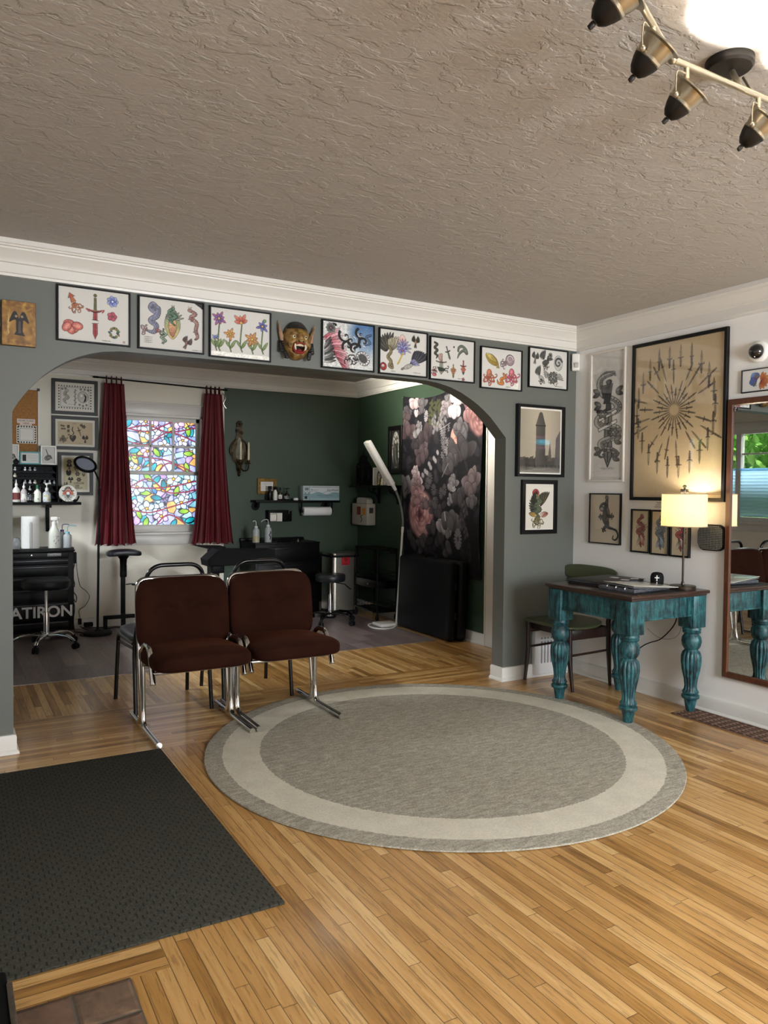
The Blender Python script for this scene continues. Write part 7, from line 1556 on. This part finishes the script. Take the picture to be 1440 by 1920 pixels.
b = MB(); b.prism(catmull([(-.13, 2.55), (-.08, 2.5), (-.05, 2.56), (-.06, 2.66), (-.12, 2.66)], 3, True), Z3, Z3 + .012, lambda u, v, d: (u, v, d), .003); tag(obj('pale_stone', b, mat('pale_stone', '#c3c0b6', .7)), 'flat pale stone on the corner shelf behind the lamp head', 'stone')
# sharps container
t = thing('sharps_container', (-.06, 3.2, .955), 'beige wall sharps container with red and orange stickers', 'container'); bg_ = mat('beige_plastic', '#aaa598', .4)
b = MB(); b.box((-.115, 3.03, .957), (-.001, 3.38, 1.195), .012, 3); obj('body', b, bg_, t)
b = MB(); b.prism([(3.08, 1.19), (3.08, 1.235), (3.11, 1.255), (3.28, 1.262), (3.32, 1.25), (3.32, 1.19)], -.09, -.01, lambda u, v, d: (d, u, v), .006); obj('flap_lid', b, mat('translucent_lid', '#b5b2aa', .3), t)
b = MB(); b.box((-.1165, 3.17, 1.07), (-.1145, 3.26, 1.16), .0005); obj('red_sticker', b, mat('sticker_red', '#7a2a22', .5), t)
b = MB(); b.box((-.1165, 3.06, 1.07), (-.1145, 3.13, 1.145), .0005); obj('orange_sticker', b, mat('sticker_orange', '#c9862e', .5), t)
b = MB(); b.box((-.085, 3.0285, 1.09), (-.035, 3.0305, 1.15), .0005); obj('grid_sticker', b, mat('sticker_dark', '#35322f', .5), t)
b = MB(); b.tube(catmull([(-.1155, 3.16, .99), (-.1155, 3.14, 1.03), (-.1155, 3.17, 1.05), (-.1155, 3.13, 1.07)], 5), .004, 6); obj('drawn_mark', b, M_dark, t)
# portrait frame on the right wall
def art_madonna(w, h):
    A = Art(w, h, '#2a2926', 150); c = A.a / 2; rg = np.random.RandomState(3); A.ell(c, .5, .18, .46, '#b5b2a8')
    for k in range(70): a = rg.rand() * 6.28; r = .7 + .3 * rg.rand(); A.ell(c + .17 * r * math.cos(a), .5 + .44 * r * math.sin(a), .025, .03, ('#dedbd0', '#55534c', '#8a8880')[k % 3], soft=.4)
    A.poly([(c - .1, .1), (c - .12, .5), (c - .05, .74), (c, .8), (c + .06, .74), (c + .11, .5), (c + .1, .1)], '#3a3834', sm=True); A.ell(c, .7, .04, .05, '#c9c5ba'); A.line([(c - .04, .6), (c - .02, .3), (c + .04, .15)], .02, '#a8a498'); return A
framed('framed_black_white_print', 'x', 0, 2.736, 2.462, 1.52, 2.014, 'thick black framed black and white arched figure print left of the tapestry', 'picture', art_madonna, depth=.03, w=.045, pm=M_printgl)

# white gooseneck lamp
t = thing('white_task_lamp', (-.3, 2.25, .003), 'white floor task lamp with grey gooseneck and long flat head', 'floor lamp')
b = MB(); b.box((-.41, 2.165, .003), (-.20, 2.36, .035), .012, 3); obj('base', b, M_whitepl, t)
b = MB(); b.cyl((-.222, 2.20, .03), (-.160, 2.20, .98), .011, n=14); b.cyl((-.163, 2.20, .93), (-.160, 2.20, .985), .0135, n=14); obj('pole', b, M_whitepl, t)
b = MB(); b.tube(catmull([(-.160, 2.20, .98), (-.162, 2.20, 1.08), (-.192, 2.20, 1.22), (-.237, 2.20, 1.33), (-.252, 2.20, 1.355)], 8), .0105, 12); obj('gooseneck', b, mat('grey_gooseneck', '#6f706e', .4), t)
d = Vector((-.27, 0, .405)).normalized(); q = Vector((0, 0, 1)).rotation_difference(d).to_matrix().to_4x4()
hd = MB(); m0 = Vector((-.252, 2.20, 1.355)); c = m0 + d * .30; hd.box(c + Vector((-.038, -.05, -.25)), c + Vector((.010, .05, .25)), .012, 3, rot=q); ho = obj('lamp_head', hd, M_whitepl, t)
hd = MB(); c2_ = c + q.to_3x3() @ Vector((-.037, 0, .03)); hd.box(c2_ + Vector((-.003, -.036, -.19)), c2_ + Vector((.004, .036, .19)), .003, rot=q); obj('led_panel', hd, mat('led_diffuser', '#d9d7cf', .5), ho)
hd = MB(); hd.tube([m0 - d * .01, m0 + d * .06], [.015, .02], 12); obj('swivel', hd, M_whitepl, ho)
b = MB(); b.tube(catmull([(-.22, 2.19, .03), (-.3, 2.12, .009), (-.42, 2.09, .009), (-.49, 2.18, .009), (-.45, 2.36, .009), (-.32, 2.43, .009), (-.2, 2.46, .009)], 8), .006, 8); obj('cord', b, M_whitepl, t)

# massage-table case leaning on the right wall
t = thing('folded_table_case', (-.11, 1.7, 0), 'large black folding massage table case leaning below the flower tapestry', 'case'); cs = mat('black_case_vinyl', '#06080c', .5, spec=.2, bump=(120, .15, .002)); lean = Matrix.Rotation(.03, 4, 'Y')
for k, (xa, xb) in enumerate(((-.245, -.148), (-.142, -.048))):
    b = MB(); b.box((xa, 1.27 - .025 * k, .012), (xb, 2.15, .715), .035, 4, rot=lean); obj('case_half', b, cs, t)
b = MB(); b.tube(catmull([(-.15, 1.60, .70), (-.15, 1.62, .745), (-.15, 1.7, .765), (-.15, 1.78, .745), (-.15, 1.80, .70)], 6), .009, 8, flat=(1.4, .6)); obj('carry_handle', b, M_dark, t)
for z in (.2, .46):
    for x in (-.17, -.12): b = MB(); b.box((x - .012, 1.262, z), (x + .012, 1.272, z + .07), .003); b.ball((x, 1.26, z + .012), .005, 8); b.ball((x, 1.26, z + .058), .005, 8); obj('latch', b, M_dark, t) if False else obj('latch', b, M_steel if False else mat('latch_dark', '#2b2b2e', .3, .8), t)

# ------------------------------------------------------------------ flower tapestry
def tapestry():
    t = thing('flower_tapestry', (-.04, 1.75, .45), 'dark floral cloth with pink roses hanging on the right wall', 'tapestry')
    y0, y1, zt, zb = 2.42, 1.09, 2.30, .56; A = Art(y0 - y1, zt - zb, '#17161a', 420); a = A.a; rg = np.random.RandomState(11); H = lambda px, py: ((px - 85) / (965 - 85) * a, 1 - (py - 60) / 1830 * .91)
    for k in range(170):                # dim leaves and petals
        x, y = rg.rand() * a, rg.rand(); g_ = .11 + .10 * rg.rand() * (1.2 - .5 * y); c = (g_ * 1.02, g_ * .98, g_ * (1.02 + .1 * rg.rand())); A.ell(x, y, .007 + .018 * rg.rand(), .012 + .03 * rg.rand(), c, rot=rg.rand() * 3.1, soft=.15, al=.75)
    gr = lambda v, w=0: (v + w, v - .01, v)
    def pet(px, py, rx, ry, v, rot=0, tint=0, soft=.25):
        rx, ry = rx * .7, ry * .7; x, y = H(px, py);
        np_ = rg.randint(3, 6)
        for k in range(np_):
            q = rot + 1.57 + (k - (np_ - 1) / 2) * (.5 + .3 * rg.rand()) + .3 * rg.randn(); A.petal(x, y - ry * .25, max(rx, ry) * (1.05 + .45 * rg.rand()), max(rx, ry) * (.7 + .5 * rg.rand()), q, gr(v * .5, tint * .6), gr(min(.85, v * 1.12), tint), out=gr(v * .45, tint * .5), ow=.0022)
        rx, ry = rx * .62, ry * .62; A.ell(x, y, rx, ry, gr(v * .62, tint * .7), rot=rot, soft=.06); A.ell(x - rx * .1, y + ry * .1, rx * .86, ry * .88, gr(v, tint), rot=rot, soft=.3)
        for k in range(4): q = rot + (k - 1.5) * .25; A.line([(x - rx * .6 * math.sin(q) * 0, y - ry * .7), (x + (k - 1.5) * rx * .35, y + ry * .7)], .002, gr(v * .75, tint), al=.5)
    def aster(px, py, r, v, n=14, sq=.6):
        r = r * .6; x, y = H(px, py)
        for k in range(n): q = 2 * PI * k / n; A.line([(x, y), (x + r * sq * math.cos(q), y + r * math.sin(q))], [r * .1, r * .26], gr(v))
        A.ell(x, y, r * .25 * sq, r * .25, gr(v * .5), soft=.4)
    def sprig(px, py, L, ang, v, n=8):
        L = L * .75; x, y = H(px, py); 
        for k in range(n): t_ = k / n; q = ang + .3 * t_; cx, cy = x + L * t_ * math.cos(q), y + L * t_ * math.sin(q); s_ = 1 if k % 2 else -1; A.ell(cx + s_ * .012, cy, .010, .016, gr(v * (.8 + .3 * rg.rand())), rot=s_ * .6, soft=.3)
        A.line([(x, y), (x + L * math.cos(ang + .2), y + L * math.sin(ang + .2))], .004, gr(v * .7))
    # big pale blooms near the top
    pet(225, 140, .055, .07, .62, .2, .06); pet(235, 265, .035, .04, .66, 0, .04); pet(300, 130, .05, .07, .36); pet(300, 215, .04, .05, .34); pet(130, 230, .05, .05, .3); pet(145, 300, .06, .05, .27, .3, .03); pet(150, 450, .06, .09, .28, 0, .04)
    aster(362, 290, .055, .52); pet(272, 470, .05, .06, .5, .1); pet(275, 400, .03, .04, .45)
    for k in range(60): x, y = H(400 + rg.rand() * 140, 110 + rg.rand() * 330); A.ell(x, y, .008, .015, (.25, .26, .18), rot=rg.rand() * 3, soft=.4)
    pet(605, 230, .075, .075, .5, 0, .02); pet(605, 150, .04, .04, .42); pet(590, 300, .06, .035, .46, 0, .02); pet(740, 170, .11, .12, .78, -.3, .02); pet(700, 340, .06, .08, .74, .3, .02); pet(650, 55, .06, .03, .75); A.ell(*H(770, 150), .018, .02, (.3, .26, .2), soft=.4)
    for (px, py, w) in ((885, 300, .08), (930, 380, .1), (860, 420, .06)): pet(px, py, w, w * 1.4, .42, .2, .12)
    A.rose(*H(930, 400), .12, '#7a5654', '#3a2426', '#b08a86', 2)
    for k in range(3): sprig(430 + k * 40, 520 - k * 30, .16, 1.1 - .4 * k, .42)
    pet(320, 680, .09, .07, .27, .3, .02); pet(345, 780, .05, .09, .26, .2, .03); pet(370, 530, .045, .1, .22, .5, .02); pet(250, 640, .07, .05, .2)
    for k in range(26): aster(545 + rg.rand() * 110, 480 + rg.rand() * 330, .03, .42 + .1 * rg.rand(), 6, .7)
    pet(735, 620, .07, .12, .46, .1, .1); A.rose(*H(735, 600), .075, '#a07a70', '#5a3a30', '#c9a498', 5); pet(790, 560, .06, .1, .32, .4); pet(750, 490, .04, .06, .35); pet(700, 800, .1, .13, .24, .2); pet(800, 740, .08, .12, .22); pet(670, 900, .06, .09, .26)
    pet(265, 1010, .075, .07, .6, 0, .06); pet(255, 950, .05, .035, .62, 0, .05); pet(275, 1080, .07, .05, .5, 0, .06); pet(290, 1140, .07, .035, .42, 0, .06)
    for px, py in ((415, 860), (430, 900), (375, 940), (395, 960), (350, 985), (465, 800), (480, 825), (505, 735)): A.ell(*H(px, py), .012, .016, gr(.5), rot=.5, soft=.2)
    pet(130, 1150, .06, .13, .44, -.1, .0); A.line([H(125, 1180), H(160, 1130)], .008, gr(.2)); pet(290, 1240, .10, .07, .4, .1, .1); A.rose(*H(315, 1430), .165, '#a07578', '#4a2c30', '#d3abab', 7, .72); pet(290, 1290, .09, .05, .46, .1, .1); pet(380, 1330, .045, .06, .4, .3, .05)
    for px, py in ((400, 1080), (460, 1150), (420, 1020), (545, 1190), (590, 1150), (480, 1290)): aster(px, py, .05, .3, 12, .7)
    for px, py, v in ((470, 1330, .3), (520, 1420, .26), (450, 1600, .28), (540, 1700, .24), (200, 1700, .3), (230, 1800, .26), (330, 1760, .3), (640, 1800, .3)): pet(px, py, .05, .07, v, rg.rand())
    pet(690, 1070, .06, .06, .42, .2); pet(670, 1130, .05, .05, .46); aster(700, 1180, .05, .6, 9); pet(670, 1260, .035, .05, .46, .4); pet(760, 1250, .05, .1, .26); pet(875, 1060, .07, .1, .36, .1, .03); pet(870, 1180, .06, .09, .34, .1, .03); pet(890, 1290, .05, .07, .34)
    pet(580, 1560, .07, .1, .56, .4, .01); pet(660, 1520, .085, .12, .34, -.2, .0); pet(625, 1640, .05, .05, .44); A.line([H(590, 1400), H(600, 1480)], .012, gr(.6)); aster(740, 1670, .085, .42, 16, .62)
    for px, py in ((830, 1420), (800, 1550), (840, 1640)): sprig(px, py, .12, 1.8, .26, 6)
    A.line([H(640, 870), H(560, 1010)], .004, gr(.5)); A.line([H(660, 435), H(520, 480)], .004, gr(.5)); A.speck(.012)
    ph = rg.rand(5) * 6
    def fn(u, v):
        sag = .055 * np.sin(np.clip(u / .72, 0, 1) * PI) * v ** 4; z = zb + (zt - zb) * v - sag - .05 * np.clip((u - .72) / .28, 0, 1) * 0
        w = .014 * np.sin(u * 9 + ph[0] + v * 2.6) + .010 * np.sin(u * 17 + ph[1] - v * 3.2) + .012 * np.sin(u * 5 - v * 6 + ph[2])
        y = y0 + (y1 - y0) * u - .02 * (1 - v) * np.cos(PI * u) ; x = -.030 + (-.6 * w - .012 * np.sin(v * PI)) * np.clip((v - .02) / .25, .1, 1) + .014 * np.clip(1 - v / .2, 0, 1)
        return np.stack([np.minimum(x, -.006), y, z], 1)
    A.build('cloth', attr_mat('printed_cloth', .8, .15), t, fn)
    for y, z in ((2.41, 2.285), (1.47, 2.285)): b = MB(); b.cyl((-.001, y, z), (-.05, y, z), .004, n=8); b.ball((-.05, y, z), .007, 8); obj('hanging_pin', b, M_steel, t)
tapestry()

# spot track on the back-room ceiling, just visible under the arch
t = thing('back_room_spot_track', (-1.6, 1.75, 2.47), 'small black ceiling spot track seen just under the arch top', 'ceiling light')
b = MB(); b.box((-2.0, 1.735, 2.525), (-1.2, 1.765, 2.55), .003); obj('rail', b, M_black, t)
for x in (-1.78, -1.43):
    b = MB(); b.cyl((x, 1.75, 2.525), (x, 1.75, 2.46), .008, n=10); q = Vector((0, 0, 1)).rotation_difference(Vector((.75, -.1, .15)).normalized()).to_matrix(); b.lathe([(0, -.05), (.02, -.048), (.03, -.03), (.034, 0), (.04, .045), (.037, .046), (.03, .01), (0, .005)], (x, 1.75, 2.42), 22, rot=q); hd = obj('spot_head', b, M_black, t)
    b = MB(); b.ball(Vector((x, 1.75, 2.42)) + q @ Vector((0, 0, .03)), .026, 12); obj('bulb', b, mat('spot_bulb', '#fff4e0', .4, emit=18, emit_color='#ffe8c8'), hd)
    l = bpy.data.lights.new('back_spot_light', 'SPOT'); l.energy = 135; l.color = (1, .93, .82); l.spot_size = math.radians(120); l.spot_blend = .7; l.shadow_soft_size = .04
    o = bpy.data.objects.new('back_spot_light', l); o.location = Vector((x, 1.75, 2.42)) + q @ Vector((0, 0, .06)); o.rotation_euler = (-(q @ Vector((0, 0, 1)))).to_track_quat('Z', 'Y').to_euler(); COL.objects.link(o)
